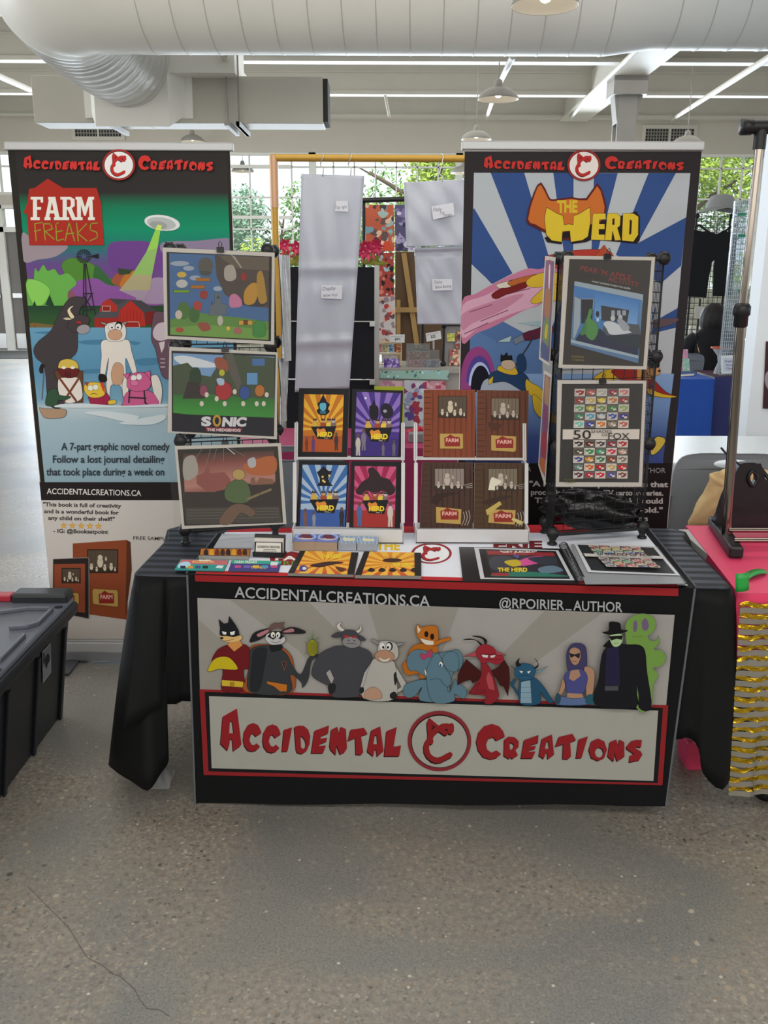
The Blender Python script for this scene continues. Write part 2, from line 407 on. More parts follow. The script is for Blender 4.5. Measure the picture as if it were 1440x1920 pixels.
for k, yb in enumerate((19.38, 17.0, 14.5, 12.0, 9.5, 4.5, 2.0, -1.0, -4.0)):
    b = MB(); b.box((-16, yb - .04, 4.62), (16, yb + .06, 5.3)); b.box((-16, yb - .1, 4.6), (16, yb + .12, 4.66)); b.box((-16, yb - .06, 4.95), (16, yb - .035, 4.98))
    struct(b.build('trim_%d' % (k + 1), BEAM))
b = MB(); b.box((3.53, -7, 4.58), (3.93, 19.4, 5.0)); b.box((3.46, -7, 4.56), (4.0, 19.4, 4.6)); struct(b.build('trim_girder', BEAM))
b = MB(); b.box((3.93, 15.2, 0), (4.22, 15.24, 4.56)); b.box((3.93, 15.5, 0), (4.22, 15.54, 4.56)); b.box((4.06, 15.24, 0), (4.1, 15.5, 4.56)); b.box((3.82, 15.1, 4.3), (4.34, 15.6, 4.56))
b.prism([(4.22, 15.22, 3.9), (4.36, 15.22, 4.56), (4.22, 15.22, 4.56)], (0, .28, 0)); b.prism([(3.93, 15.22, 3.9), (3.82, 15.22, 4.56), (3.93, 15.22, 4.56)], (0, .28, 0)); b.xf(Matrix.Translation((-.32, 0, 0))); struct(b.build('trim_column', STEEL))
# conduits and braces running under the roof
def pipe(name, pts, r, label, m=BEAM):
    b = MB(); b.tube(pts, r, 8); tag(b.build(name, m), label, 'pipe')
pipe('conduit', [atY(1195, 92, 12.5), atY(1098, 186, 16), atY(1070, 222, 18.9)], .03, 'thin cream conduit running along the girder above the right banner')
pipe('brace_rod', [atY(962, 105, 9.7), atY(930, 170, 14), atY(912, 222, 19.2)], .035, 'slim cream brace rod rising behind the middle pendant lamp')
pipe('brace_rod', [atY(1450, 103, 9.8), atY(1310, 192, 15), atY(1260, 224, 19.2)], .036, 'cream brace rod crossing the upper right corner under the roof')
pipe('brace_rod', [atY(420, 105, 9.8), atY(455, 142, 13), atY(470, 160, 15)], .04, 'cream brace rod just above the left pendant lamp, behind the long duct')
pipe('brace_rod', [atY(-20, 135, 12), atY(56, 168, 14)], .04, 'cream brace rod at the left edge beside the boxy duct')
pipe('hanging_strap', [atY(722, 178, 17), atY(730, 218, 17.2)], .025, 'short strap hanging under a roof beam right of the boxy duct')
# ------------------------------------------------------------------ windows
GLASS = clear('window_glass', 'f4fbff', .03, .97)
def window(n, x0, x1, z0, z1, nx, nz, low=False):
    b = MB(); t = .028; y0, y1 = YW + .06, YW + .13
    b.box((x0, y0 - .03, z0), (x0 + .07, y1 + .03, z1)); b.box((x1 - .07, y0 - .03, z0), (x1, y1 + .03, z1)); b.box((x0, y0 - .03, z0), (x1, y1 + .03, z0 + .06)); b.box((x0, y0 - .03, z1 - .05), (x1, y1 + .03, z1))
    for i in range(1, nx):
        x = x0 + (x1 - x0) * i / nx; b.box((x - t / 2, y0, z0), (x + t / 2, y1, z1))
    for z in nz: b.box((x0, y0, z - t / 2), (x1, y1, z + t / 2))
    if low:
        b.box((x0 + (x1 - x0) / nx, y0 - .04, 2.7), (x1 - (x1 - x0) / nx, y1, 2.76)); b.box((x0 + (x1 - x0) / nx, y0 - .04, 3.68), (x1 - (x1 - x0) / nx, y1, 3.74))
    w = struct(b.build('window_%d' % n, WHITE))
    g = MB(); g.box((x0 + .02, YW + .09, z0 + .02), (x1 - .02, YW + .096, z1 - .02)); g.build('window_glass', GLASS, w)
zz = [3.71, 3.12, 2.5, 1.9]
for n, (x0, x1) in enumerate(((-6.95, -4.47), (-4.47, -1.48), (-1.48, 1.5), (1.5, 4.6), (4.6, 7.7))): window(n + 1, x0, x1, 1.34, 3.98, 7, zz, n in (1, 3))
window(6, -9.9, -7.42, 3.14, 3.98, 6, [3.7])
# far-left doorway with a transom above a pair of grey doors
b = MB()
for x0, x1 in ((-9.9, -9.75), (-8.02, -7.86), (-7.56, -7.42)): b.box((x0, YW + .02, 0), (x1, YW + .2, 2.95))
b.box((-9.9, YW + .02, 2.42), (-7.42, YW + .2, 2.52)); b.box((-9.9, YW + .02, 2.88), (-7.42, YW + .2, 2.95))
struct(b.build('trim_doorframe', WHITE))
g = MB(); g.box((-9.75, YW + .1, 2.52), (-7.56, YW + .11, 2.88)); struct(g.build('window_7', GLASS))
for n, (x0, x1) in enumerate(((-9.75, -8.02), (-7.86, -7.42))):
    x1 = x1 + (.25 if n else 0)
    b = MB(); b.box((x0, YW + .1, .02), (x1, YW + .15, 2.42)); d = struct(b.build('door_%d' % (n + 1), mat('grey_door_paint', '77736f', .5, noise=.04)))
    b = MB(); b.box((x0 + .05, YW + .05, 1.1), (x1 - .05, YW + .1, 1.19)); b.build('push_bar', mat('brushed_steel', 'c9c9c6', .35, .9), d)
    b = MB(); b.box((x0 + .03, YW + .085, .05), (x1 - .03, YW + .1, .36)); b.build('kick_plate', mat('brushed_steel'), d)
b = MB(); b.box((-10.4, 17.7, 0), (-6.9, 19.4, .015)); tag(b.build('door_mat', mat('black_rubber', '35332f', .9, bump=.4, scale=60)), 'dark rubber mat lying in front of the grey door', 'mat')
# wall grilles
def grille(x0, x1, z0, z1, label, Y=YW, fr=.07, cell=.055):
    t = thing('wall_vent', label, 'vent', ((x0 + x1) / 2, Y, z0))
    b = MB()
    for q in ((x0 - fr, z0 - fr, x1 + fr, z0), (x0 - fr, z1, x1 + fr, z1 + fr), (x0 - fr, z0, x0, z1), (x1, z0, x1 + fr, z1), ((x0 + x1) / 2 - .02, z0, (x0 + x1) / 2 + .02, z1)): b.box((q[0], Y - .03, q[1]), (q[2], Y, q[3]))
    b.build('frame', BEAM, t)
    b = MB(); b.box((x0, Y - .006, z0), (x1, Y - .003, z1)); b.build('backing', mat('dark_void', '3a3733', .9), t)
    b = MB(); n = int((x1 - x0) / cell)
    for i in range(1, n): b.box((x0 + (x1 - x0) * i / n - .009, Y - .02, z0), (x0 + (x1 - x0) * i / n + .009, Y - .01, z1))
    n = max(2, int((z1 - z0) / cell))
    for i in range(1, n): b.box((x0, Y - .021, z0 + (z1 - z0) * i / n - .009), (x1, Y - .011, z0 + (z1 - z0) * i / n + .009))
    b.build('mesh', mat('grille_metal', '8b8780', .5, .3), t)
a, c = atY(142, 256, YW), atY(226, 230, YW); grille(a.x, c.x, a.z, c.z, 'mesh wall vent just above the left banner')
a, c = atY(1209, 265, YW), atY(1301, 242, YW); grille(a.x, c.x, a.z, c.z, 'mesh wall vent above the right end of the right banner')
# ------------------------------------------------------------------ ducts
DUCT = mat('cream_duct_paint', 'ebe9e1', .42, noise=.04, scale=3); SILVER = mat('bare_spiral_duct', 'd2d1ce', .3, .35, noise=.08, scale=6)
dt = thing('spiral_duct', 'long cream round spiral duct across the top of the hall', 'duct', (1, 8, 3.3))
def duct_run(xs, R, Yc=8.0, zc=3.92):
    b = MB(); prof = []
    for i in range(len(xs)): prof += [(R[i], xs[i])]
    b.lathe([(r, x) for r, x in prof], (0, Yc, zc), (1, 0, 0), 96); return b
b = duct_run([-2.0, 1.78, 2.12, 8.5], [.6, .6, .555, .555]); b.build('duct_body', DUCT, dt)
b = MB()
for i in range(40):
    x = -1.95 + i * .257; R = .6 if x < 1.8 else .555
    if 1.75 < x < 2.15: continue
    b.tube([(x + .12 * k / 48, 8 + (R + .001) * cos(2 * pi * k / 48), 3.92 + (R + .001) * sin(2 * pi * k / 48)) for k in range(49)], .0045, 5)
b.build('seam', mat('duct_seam', 'c6c3b8', .5), dt)
b = MB(); pth = smooth([(-1.9, 8, 3.92), (-2.3, 8.02, 3.92), (-2.58, 8.16, 3.91), (-2.68, 8.4, 3.9)], 5, False); b.tube(pth, [.6] * 6 + [.59] * 5 + [.57] * 4 + [.56] * (len(pth) - 15), 40, cap=False); b.build('elbow', DUCT, dt)
b = MB(); pth = smooth([(-2.68, 8.4, 3.9), (-2.74, 8.8, 3.86), (-2.72, 9.2, 3.78), (-2.66, 9.6, 3.7), (-2.6, 10.0, 3.66)], 14, False)
b.tube(pth, [.56 - .13 * min(1, i / len(pth)) - (.012 if i % 4 == 0 else 0) for i in range(len(pth))], 40, cap=False); b.build('flexible_section', SILVER, dt)
# register on the duct, facing the room
g = thing('duct_vent', 'rectangular mesh vent on the long round duct at the top edge', 'vent', (-.45, 7.36, 3.78))
Mx = Matrix.Translation((-.44, 8, 3.92)) @ Matrix.Rotation(radians(-9), 4, 'X')
def vb(b, x0, x1, z0, z1, y0, y1): b.box((x0, y0, z0), (x1, y1, z1), M=Mx)
b = MB(); vb(b, -.43, .43, -.17, -.12, -.64, -.56); vb(b, -.43, .43, .24, .29, -.64, -.54); vb(b, -.43, -.385, -.12, .24, -.64, -.5); vb(b, .385, .43, -.12, .24, -.64, -.5); vb(b, -.02, .02, -.12, .24, -.64, -.6); b.build('frame', DUCT, g)
b = MB(); vb(b, -.39, .39, -.12, .24, -.615, -.61); b.build('backing', mat('dark_void'), g)
b = MB()
for i in range(1, 30): vb(b, -.39 + i * .026 - .004, -.39 + i * .026 + .004, -.12, .24, -.632, -.626)
for i in range(1, 14): vb(b, -.39, .39, -.12 + i * .026 - .004, -.12 + i * .026 + .004, -.633, -.627)
b.build('mesh', mat('grille_metal'), g)
# boxy duct
BOXP = mat('grey_cream_duct_paint', 'c2beb2', .5, noise=.05, scale=3)
bt = thing('box_duct', 'large cream sheet metal box duct hung behind the left banner', 'duct', (-2.2, 10.4, 3.1))
p, q = atY(57, 141, 10.2), atY(606, 236, 10.2); X0, X1, Z0, Z1 = p.x, q.x, q.z + .02, p.z
b = MB(); b.box((X0, 10.2, Z0), (X1, 10.62, Z1), bev=.006)
for x in (X0 + .9, X0 + 1.15, X0 + 2.02): b.box((x - .008, 10.19, Z0 - .004), (x + .008, 10.62, Z1 + .004))
b.build('box', BOXP, bt)
b = MB(); b.box((X1 + .002, 10.21, Z0 + .02), (X1 + .05, 10.61, Z1 - .02)); b.build('end_grille', mat('dark_void'), bt)
b = MB(); b.prism([(-3.12, 10.2, Z0 + .04), (-2.0, 10.2, Z0 + .04), (-2.0, 10.2, Z1 + .1), (-3.12, 10.2, Z1 + .1)], (0, -.05, 0))
vs = [V(p) for p in ((-3.05, 10.15, Z0 + .07), (-2.08, 10.15, Z0 + .07), (-2.08, 10.15, Z1 + .1), (-3.05, 10.15, Z1 + .1), (-2.95, 9.93, 3.05), (-2.2, 9.93, 3.05), (-2.2, 9.93, Z1 + .05), (-2.95, 9.93, Z1 + .05))]
b.add(vs, [(0, 1, 5, 4), (1, 2, 6, 5), (2, 3, 7, 6), (3, 0, 4, 7), (4, 5, 6, 7)]); b.build('collar', DUCT, bt)
for x in (X0 + .82, X0 + 2.15, X1 - .98, X1 - .86):
    b = MB(); b.box((x - .02, 10.0, Z0 - .05), (x + .02, 10.75, Z0 - .01)); b.tube([(x, 10.12, Z0 - .04), (x, 10.12, 5.2)], .007, 6); b.build('hanger', STEEL, bt)
b = MB(); b.box((-.62 - .9, 9.95, Z1 - .02), (-1.2 - 1.0, 10.6, 5.1)); b.build('riser', DUCT, bt)
# ------------------------------------------------------------------ pendant lamps
SHADE = mat('enamel_shade', '9a978f', .35, noise=.03); SHIN = mat('enamel_inside', 'a09d97', .5); BULB = mat('lit_bulb', 'fff2da', .4, emit='fff0d8', estr=3)
LAMPS = [(1022, 12, 126, 'largest pendant lamp, white dome at the top edge'), (414, 186, 78, 'lit pendant lamp hanging in front of the boxy duct'), (934, 187, 76, 'lit pendant lamp under the duct above the right banner'),
         (893, 262, 56, 'smaller lit pendant lamp just above the left end of the right banner'), (455, 322, 42, 'dark pendant lamp seen against the window beside the left banner'), (361, 266, 44, 'pale pendant lamp half hidden behind the top of the left banner'),
         (1288, 271, 54, 'pale pendant lamp behind the top right end of the right banner'), (868, 325, 46, 'pendant lamp against the window, half behind the right banner')]
for x, y, dpx, lab in LAMPS:
    D = .46; dep = FPX * D / dpx
    r_ = ray(x, y); c = CAM + r_ * dep; R = D / 2
    t = thing('pendant_lamp', lab, 'lamp', c, 'pendant lamps'); s = 1
    prof = [(R, 0), (R * 1.01, .006), (R * .97, .03), (R * .85, .07), (R * .66, .1), (R * .4, .125), (R * .2, .135)]
    b = MB(); b.lathe(prof, c, seg=32); b.lathe([(R - .004, .002), (R * .94, .028), (R * .82, .064), (R * .63, .094), (R * .38, .118), (.001, .128)], c, seg=32, mi=1); b.lathe([(R, 0), (R - .004, .002)], c, seg=32); b.build('shade', [SHADE, SHIN], t)
    b = MB(); b.lathe([(.045, .13), (.05, .15), (.04, .2), (.02, .215), (.001, .216)], c, seg=16); b.build('socket', SHADE, t)
    b = MB(); b.ball(c + V((0, 0, .055)), .042, seg=14, sc=(1, 1, .8)); b.tube([c + V((0, 0, .08)), c + V((0, 0, .13))], .03, 10); b.build('bulb', BULB, t)
    b = MB(); b.tube([c + V((0, 0, .21)), (c.x, c.y, 5.3)], .006, 6); b.build('cord', STEEL, t)
    l = bpy.data.lights.new('lamp_glow', 'POINT'); l.energy = 1.2; l.color = (1, .86, .66); l.shadow_soft_size = .05
    lo = bpy.data.objects.new('lamp_glow', l); COL.objects.link(lo); lo.location = c + V((0, 0, -.02))
# ------------------------------------------------------------------ trees outside
def leaf_mat(n, c): return mat(n, c, .6, noise=.35, scale=1.5, spec=.3)
BARK = mat('bark', '6a5b4a', .9, bump=.5, scale=12)
def tree(name, label, base, H, crown, nleaf, size, m, trunk=.14, group=None, low=.35):
    t = thing(name, label, 'tree' if trunk > .06 else 'shrub', base, group); B = V(base); rnd = random.Random(hash((round(B.x * 10), round(B.y * 10))) & 0xffff)
    b = MB(); b.tube([B, B + V((.1, 0, H * .3)), B + V((-.1, .1, H * .6)), B + V((.1, 0, H * .85))], [trunk, trunk * .8, trunk * .5, trunk * .15], 8)
    for i in range(9):
        a = rnd.random() * 6.28; h = H * (.25 + .5 * rnd.random()); p = B + V((0, 0, h)); e = p + V((cos(a) * crown * .8, sin(a) * crown * .6, H * .2))
        b.tube([p, p.lerp(e, .5) + V((0, 0, .1)), e], [trunk * .45, trunk * .3, trunk * .08], 6)
    b.build('trunk', BARK, t)
    b = MB(); cl = [(B + V((rnd.uniform(-1, 1) * crown * .75, rnd.uniform(-1, 1) * crown * .6, H * rnd.uniform(low, .95))), crown * rnd.uniform(.25, .5)) for _ in range(16)]
    for i in range(nleaf):
        c, r = rnd.choice(cl); d = V((rnd.gauss(0, 1), rnd.gauss(0, 1), rnd.gauss(0, .8))).normalized() * r * rnd.uniform(.55, 1.05); p = c + d
        u = V((rnd.gauss(0, 1), rnd.gauss(0, 1), rnd.gauss(0, .6))).normalized(); w = u.orthogonal().normalized(); s = size * rnd.uniform(.6, 1.3)
        b.add([p - u * s, p + w * s * .5, p + u * s, p - w * s * .5], [(0, 1, 2, 3)])
    b.build('foliage', m, t)
L1, L2, L3, L4 = leaf_mat('leaves_yellow_green', 'a9c24a'), leaf_mat('leaves_mid_green', '74a050'), leaf_mat('leaves_dark_green', '5c8552'), leaf_mat('leaves_blue_green', '88ac90')
for i, (x, y, H, cr, m, lab) in enumerate(((-9.6, 33, 3.6, 2.4, L4, 'grey green tree far left beyond the window row'), (-6.6, 34, 4.2, 2.2, L4, 'blue green tree beyond the window behind the small dark lamp'), (-3.9, 36, 4.6, 2.6, L3, 'dark tree filling the window left of the hanging sleeves'), (-1.2, 33, 5.0, 2.3, L2, 'mid green tree beyond the left tall white sleeve'))):
    tree('tree', lab, (x, y, -.06), H, cr, 5200, .085, m, .14, 'trees beyond the window wall')
for x, y, H, cr, n, m, lab in ((1.2, 29, 6.4, 2.6, 4200, L1, 'tall yellow green tree beyond the middle window'), (4.2, 31, 6.6, 2.4, 3200, L1, 'yellow green tree behind the top of the right banner'), (8.6, 28, 6.6, 2.7, 4600, L1, 'sunlit yellow green tree beyond the right window'), (11.8, 30, 7, 2.8, 3600, L2, 'deep green tree at the right end beyond the window'), (6.4, 35, 6, 2.6, 2600, L3, 'dark green tree furthest back on the right')):
    tree('tree', lab, (x, y, -.06), H, cr, n * 2, .085, m, .2, 'trees beyond the window wall', .15)
for x, y, H, cr, m, lab in ((-7.2, 27.5, 2.4, 1.2, L1, 'yellow green bush low in the window beside the left banner'), (-4.6, 28, 2.6, 1.3, L1, 'sunny bush beyond the window left of the yellow frame'), (-2.6, 27, 2.2, 1.2, L2, 'green bush beyond the window behind the yellow frame'), (-5.8, 24.5, 1.9, 1.0, L2, 'dark low bush just outside the left window'), (2.6, 26, 2.5, 1.4, L3, 'blue green bush beyond the middle window')):
    tree('bush', lab, (x, y, -.06), H, cr, 3000, .06, m, .05, 'bushes beyond the window wall', .1)
# ------------------------------------------------------------------ lettering and emblem of the booth (outlines in the runner's own coordinates)
def Q(st): 
    v = [float(x) for x in st.replace(',', ' ').split()]; return list(zip(v[::2], v[1::2]))
LET1 = [('72,92 178,32 212,300 200,318 150,352 143,262 125,262 122,300 108,348 55,295', '125,128 143,128 155,218 120,218'),
 ('362,215 320,242 300,218 282,228 272,270 285,300 305,308 325,292 352,318 325,345 295,354 260,345 235,310 225,265 232,205 260,155 300,140 335,155 352,185', 0),
 ('507,225 465,252 445,228 427,238 417,280 430,310 450,318 470,302 497,328 470,355 440,364 405,355 380,320 370,275 377,215 405,165 445,150 480,165 497,195', 0),
 ('530,192 592,172 558,352 515,354', 0), ('608,170 640,160 680,162 712,190 728,240 722,300 700,350 665,372 630,362 622,340', '655,235 672,245 690,270 695,300 690,325 672,335 658,320'),
 ('760,198 868,158 862,218 808,240 804,258 855,250 848,280 796,300 794,312 846,308 824,366 735,366', 0), ('885,190 930,168 948,225 955,168 995,185 1003,330 985,360 952,376 925,305 920,380 880,340 873,310', 0),
 ('1030,190 1130,176 1158,222 1108,238 1125,360 1110,378 1070,376 1065,252 1010,275', 0), ('1185,195 1252,165 1278,350 1230,392 1222,340 1210,340 1200,390 1155,352', '1212,232 1228,232 1234,298 1200,298'), ('1300,200 1376,170 1352,318 1408,308 1395,388 1282,388', 0)]
LET2 = [('282,212 215,245 190,215 150,230 132,275 140,315 175,340 215,322 252,350 215,382 170,393 110,375 70,320 55,250 75,175 115,130 180,112 235,130 268,170', 0),
 ('278,235 310,212 360,218 392,250 390,295 365,320 385,360 340,390 325,370 318,390 275,365', '318,262 340,262 355,280 345,310 322,318'), ('435,240 548,200 545,262 488,280 482,292 528,285 520,310 470,322 470,332 525,330 500,384 410,384', 0),
 ('575,230 655,195 672,355 622,392 618,340 608,340 590,388 552,362', '612,250 628,250 636,308 598,310'), ('710,215 818,190 846,240 800,258 806,370 780,392 740,388 745,272 682,292', 0), ('868,235 940,210 890,380 846,382', 0),
 ('1020,227 1070,250 1092,315 1070,380 1020,403 968,380 948,315 968,250', '1030,296 1055,310 1065,338 1055,368 1030,380 1005,368 995,338 1005,310'), ('1115,255 1165,235 1182,290 1190,235 1228,255 1230,370 1172,408 1150,335 1145,410 1098,368', 0),
 ('1368,238 1360,298 1320,290 1312,300 1360,330 1372,355 1345,400 1268,415 1275,362 1310,350 1250,310 1245,290 1280,250 1320,238', 0)]
FOXC = Q('580,218 740,350 800,320 880,312 920,322 960,308 990,320 1002,370 1000,450 965,495 930,500 905,480 885,505 860,520 830,510 790,480 745,450 690,500 645,570 655,610 650,650 620,670 590,660 580,740 600,820 650,870 720,890 790,870 860,830 935,795 975,820 975,860 950,890 870,930 780,975 700,985 620,960 540,890 495,800 490,700 510,620 555,560 560,490 550,400 545,300')
def words(a, L, col, sh=None, dx=-6, dy=8):
    for d, c in (((dx, dy), sh), ((0, 0), col)):
        if c is None: continue
        for o, h in L: a.poly([(x + d[0], y + d[1]) for x, y in Q(o)], c, holes=[[(x + d[0], y + d[1]) for x, y in Q(h)]] if h else ())
def emblem(a, ring, red, white, dark):
    a.ell(755, 615, 535, 510, ring, n=48); a.ell(755, 617, 478, 452, dark, n=48); a.ell(757, 622, 466, 436, white, n=48)
    a.poly([(x - 14, y + 22) for x, y in FOXC], dark); a.poly(FOXC, red, holes=[Q('622,372 655,405 628,430')]); a.poly(Q('615,325 690,385 660,400'), dark); a.poly(Q('835,412 898,408 888,445 905,470 870,440'), dark)
def barn_logo(a, x, y, w, h, bg, fg, s='FARM'):
    """red barn badge with its word, small"""
    a.poly([(x, y + h * .28), (x + w * .18, y + h * .22), (x + w * .38, y), (x + w * .62, y + h * .2), (x + w * .95, y + h * .22), (x + w, y + h * .4), (x + w, y + h), (x + w * .03, y + h)], bg)
    a.text(s, x + w * .1, y + h * .64, h * .3, w * .8, fg, .035)
# ------------------------------------------------------------------ folding table and cloth
TZ = .742
FL, FR, RR, RL = V((-.738, 2.525, TZ)), V((.99, 2.43, TZ)), V((1.013, 3.05, TZ)), V((-.716, 3.065, TZ))
t = thing('folding_table', 'six foot folding table hidden under the black cloth', 'table', (.13, 2.78, 0))
b = MB(); ins = [(FL + V((.02, .02, 0))), (FR + V((-.02, .02, 0))), (RR + V((-.02, -.02, 0))), (RL + V((.02, -.02, 0)))]
b.prism([p - V((0, 0, .045)) for p in ins], (0, 0, .041)); b.build('tabletop', mat('grey_plastic_top', 'b9bab8', .6, noise=.04), t)
for x in (-.55, .82):
    for y in (2.6, 2.95):
        b = MB(); b.tube([(x, y, .70), (x, y, .0)], .014, 8); b.build('leg', mat('grey_metal', '7b7d80', .4, .7), t)
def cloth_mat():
    m = bpy.data.materials.new('striped_black_satin_sheen'); m.use_nodes = True; nt = m.node_tree; L = nt.links.new; bs = nt.nodes['Principled BSDF']
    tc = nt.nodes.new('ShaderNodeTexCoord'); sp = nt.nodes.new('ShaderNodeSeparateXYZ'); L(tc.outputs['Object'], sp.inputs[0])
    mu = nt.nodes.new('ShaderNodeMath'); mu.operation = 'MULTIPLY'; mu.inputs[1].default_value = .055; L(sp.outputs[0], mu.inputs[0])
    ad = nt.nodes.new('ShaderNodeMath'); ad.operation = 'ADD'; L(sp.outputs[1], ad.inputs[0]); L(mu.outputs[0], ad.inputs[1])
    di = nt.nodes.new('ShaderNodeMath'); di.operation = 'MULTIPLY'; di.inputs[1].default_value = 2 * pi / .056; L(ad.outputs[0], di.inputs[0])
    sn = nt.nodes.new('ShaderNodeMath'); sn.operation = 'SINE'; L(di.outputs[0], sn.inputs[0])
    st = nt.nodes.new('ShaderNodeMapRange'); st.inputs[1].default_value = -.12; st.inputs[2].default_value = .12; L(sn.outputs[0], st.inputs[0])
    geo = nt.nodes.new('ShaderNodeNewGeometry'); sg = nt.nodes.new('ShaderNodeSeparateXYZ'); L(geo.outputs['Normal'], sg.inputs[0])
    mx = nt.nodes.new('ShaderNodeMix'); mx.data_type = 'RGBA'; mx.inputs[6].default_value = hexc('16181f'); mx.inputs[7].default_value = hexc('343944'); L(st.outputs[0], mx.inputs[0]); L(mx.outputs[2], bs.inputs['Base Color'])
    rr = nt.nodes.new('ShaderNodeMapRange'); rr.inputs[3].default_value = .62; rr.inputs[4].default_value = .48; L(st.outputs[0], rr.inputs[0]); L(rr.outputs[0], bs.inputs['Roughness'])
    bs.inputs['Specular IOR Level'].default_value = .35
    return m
CLOTH = cloth_mat(); BLACKCLOTH = mat('black_satin_drop', '07080a', .7, spec=.3, noise=.15, scale=9)  # one cloth in two tones: the top's sheen is put into lighter colours
col = []   # (top, bottom) columns round the table edge
def P2(x, y, Y): return atY(x, y, Y)
def fe(u): return FL.lerp(FR, u)
col += [(RL + V((0, 0, 0)), V((-.80, 3.08, .30))), (RL.lerp(FL, .3), V((-.83, 2.93, .28))), (RL.lerp(FL, .6), V((-.87, 2.78, .2))), (RL.lerp(FL, .85), P2(205, 1422, 2.62))]
col += [(FL + V((.002, .03, 0)), P2(212, 1440, 2.5)), (FL + V((.008, .008, 0)), P2(245, 1465, 2.43)), (FL + V((.03, 0, 0)), P2(277, 1482, 2.40)), (fe(.04), P2(300, 1452, 2.43)), (fe(.055), P2(316, 1425, 2.46)), (fe(.065), P2(309, 1372, 2.47)), (fe(.075), P2(303, 1326, 2.47))]
col += [(fe(.09), P2(330, 1319, 2.51)), (fe(.12), P2(358, 1315, 2.525)), (fe(.2), fe(.2) + V((0, .012, -.44))), (fe(.3), fe(.3) + V((0, .015, -.45))), (fe(.5), fe(.5) + V((0, .015, -.47))), (fe(.7), fe(.7) + V((0, .015, -.47))), (fe(.84), fe(.84) + V((0, .012, -.47))), (fe(.9), P2(1262, 1385, 2.44)), (fe(.94), P2(1290, 1384, 2.42)), (fe(.955), P2(1309, 1402, 2.41)), (fe(.97), P2(1318, 1450, 2.40))]
col += [(FR + V((-.03, 0, 0)), P2(1355, 1481, 2.39)), (FR + V((-.008, .008, 0)), P2(1378, 1425, 2.46)), (FR + V((0, .04, 0)), P2(1400, 1368, 2.55)), (FR.lerp(RR, .2), P2(1411, 1312, 2.66)), (FR.lerp(RR, .5), V((1.17, 2.85, .36))), (FR.lerp(RR, .8), V((1.14, 2.98, .36)))]
col += [(RR, V((1.10, 3.10, .36))), (RR.lerp(RL, .25), V((.6, 3.09, .34))), (RR.lerp(RL, .5), V((.13, 3.11, .34))), (RR.lerp(RL, .75), V((-.3, 3.1, .34)))]
flat = [tuple(a) + tuple(c) for a, c in col]; flat = smooth(flat, 3)
b = MB(); NR = 12; n = len(flat); vs = []
for j in range(NR + 1):
    s = j / NR
    for i, q in enumerate(flat):
        a, c = V(q[:3]), V(q[3:]); xy = s ** .8
        if a.x > .9: xy = s ** .6
        p = V((a.x + (c.x - a.x) * xy, a.y + (c.y - a.y) * xy, a.z + (c.z - a.z) * s))
        w = .004 * sin(i * .9) * s; p.y += w if abs(p.x - .13) > .72 else 0; vs.append(p)
b.add(vs, [(j * n + i, j * n + (i + 1) % n, (j + 1) * n + (i + 1) % n, (j + 1) * n + i) for j in range(NR) for i in range(n)], 0, None, True)
topv = [V(q[:3]) for q in flat]; ctr = sum(topv, V()) / n; rnd_ = []
for k in range(3):
    for p in topv: rnd_.append(ctr + (p - ctr) * (1 - .008 * k) + V((0, 0, .004 * (k > 0))))
cloth = tag(b.build('tablecloth', [BLACKCLOTH], None, solid=.002), 'black satin striped tablecloth with hanging corner points draped over the booth table', 'tablecloth')
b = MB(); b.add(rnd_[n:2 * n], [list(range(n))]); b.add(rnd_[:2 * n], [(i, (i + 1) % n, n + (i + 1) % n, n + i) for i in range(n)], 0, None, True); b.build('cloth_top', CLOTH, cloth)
b = MB(); A_, B_, C_, D_ = P2(258, 1086, 2.505), P2(308, 1084, 2.505), P2(304, 1326, 2.44), P2(230, 1367, 2.40)
b.grid(lambda u, v: (A_.lerp(B_, u)).lerp(D_.lerp(C_, u), v) + V((0, -.012 * sin(pi * v) * sin(pi * u), 0)), 6, 10); b.build('corner_fold', BLACKCLOTH, cloth, solid=.002)
# ------------------------------------------------------------------ printed runner: top strip, front drop
TP, BP = V((-.563, 2.520, .735)), V((.876, 2.432, .735))
fn = (BP - TP).cross(V((.14, 2.472, 0.0)) - TP); fn = fn if fn.y < 0 else -fn; fn.normalize()
FRO = TP + fn * .016
RB = mat('runner_black', '0a0b0d', .75, spec=.25, noise=.15, scale=10)
b = MB(); zt = V((0, 0, .750))
q = [hit(*p, FRO, fn) for p in ((350, 1077), (1304, 1103), (1249, 1511), (365, 1507))]
def rq(u, v): return q[0].lerp(q[1], u).lerp(q[3].lerp(q[2], u), v) + fn * (.004 * sin(u * 17 + v * 4) * v * v - .001)
b.grid(lambda u, v: rq(u, v), 30, 10)
tq = [atZ(*p, .750) for p in ((350, 1074), (1304, 1100), (1214, 988), (408, 1000))]
b.add([tq[0], tq[1], tq[2], tq[3]], [(0, 1, 2, 3)]); b.add([rq(0, 0), rq(1, 0), tq[1], tq[0]], [(0, 1, 2, 3)], 0, None, True)
run = tag(b.build('table_runner', [RB]), 'printed black and white booth runner hanging down the front of the table', 'table runner')
for pts_, r_ in [([hit(*p, FRO, fn) for p in pp], .0035) for pp in (((351, 1078), (366, 1508)), ((1303, 1104), (1248, 1511)))] + [([tq[0], tq[3]], .003), ([tq[1], tq[2]], .003)]:
    hm = MB(); hm.tube(pts_, r_, 6); hm.build('hem', mat('grey_thread', '5d6066', .8), run)
a = Art(FRO + fn * .006, fn, 1.4, 8e-5)  # drop's print is dimmer than the top's: shade put into the colours
a.poly(Q('365,1078 1272,1103 1272,1118 366,1090'), '7d1d20')
a.poly(Q('370,1121 1265,1153 1249,1323 375,1293'), '84827f')
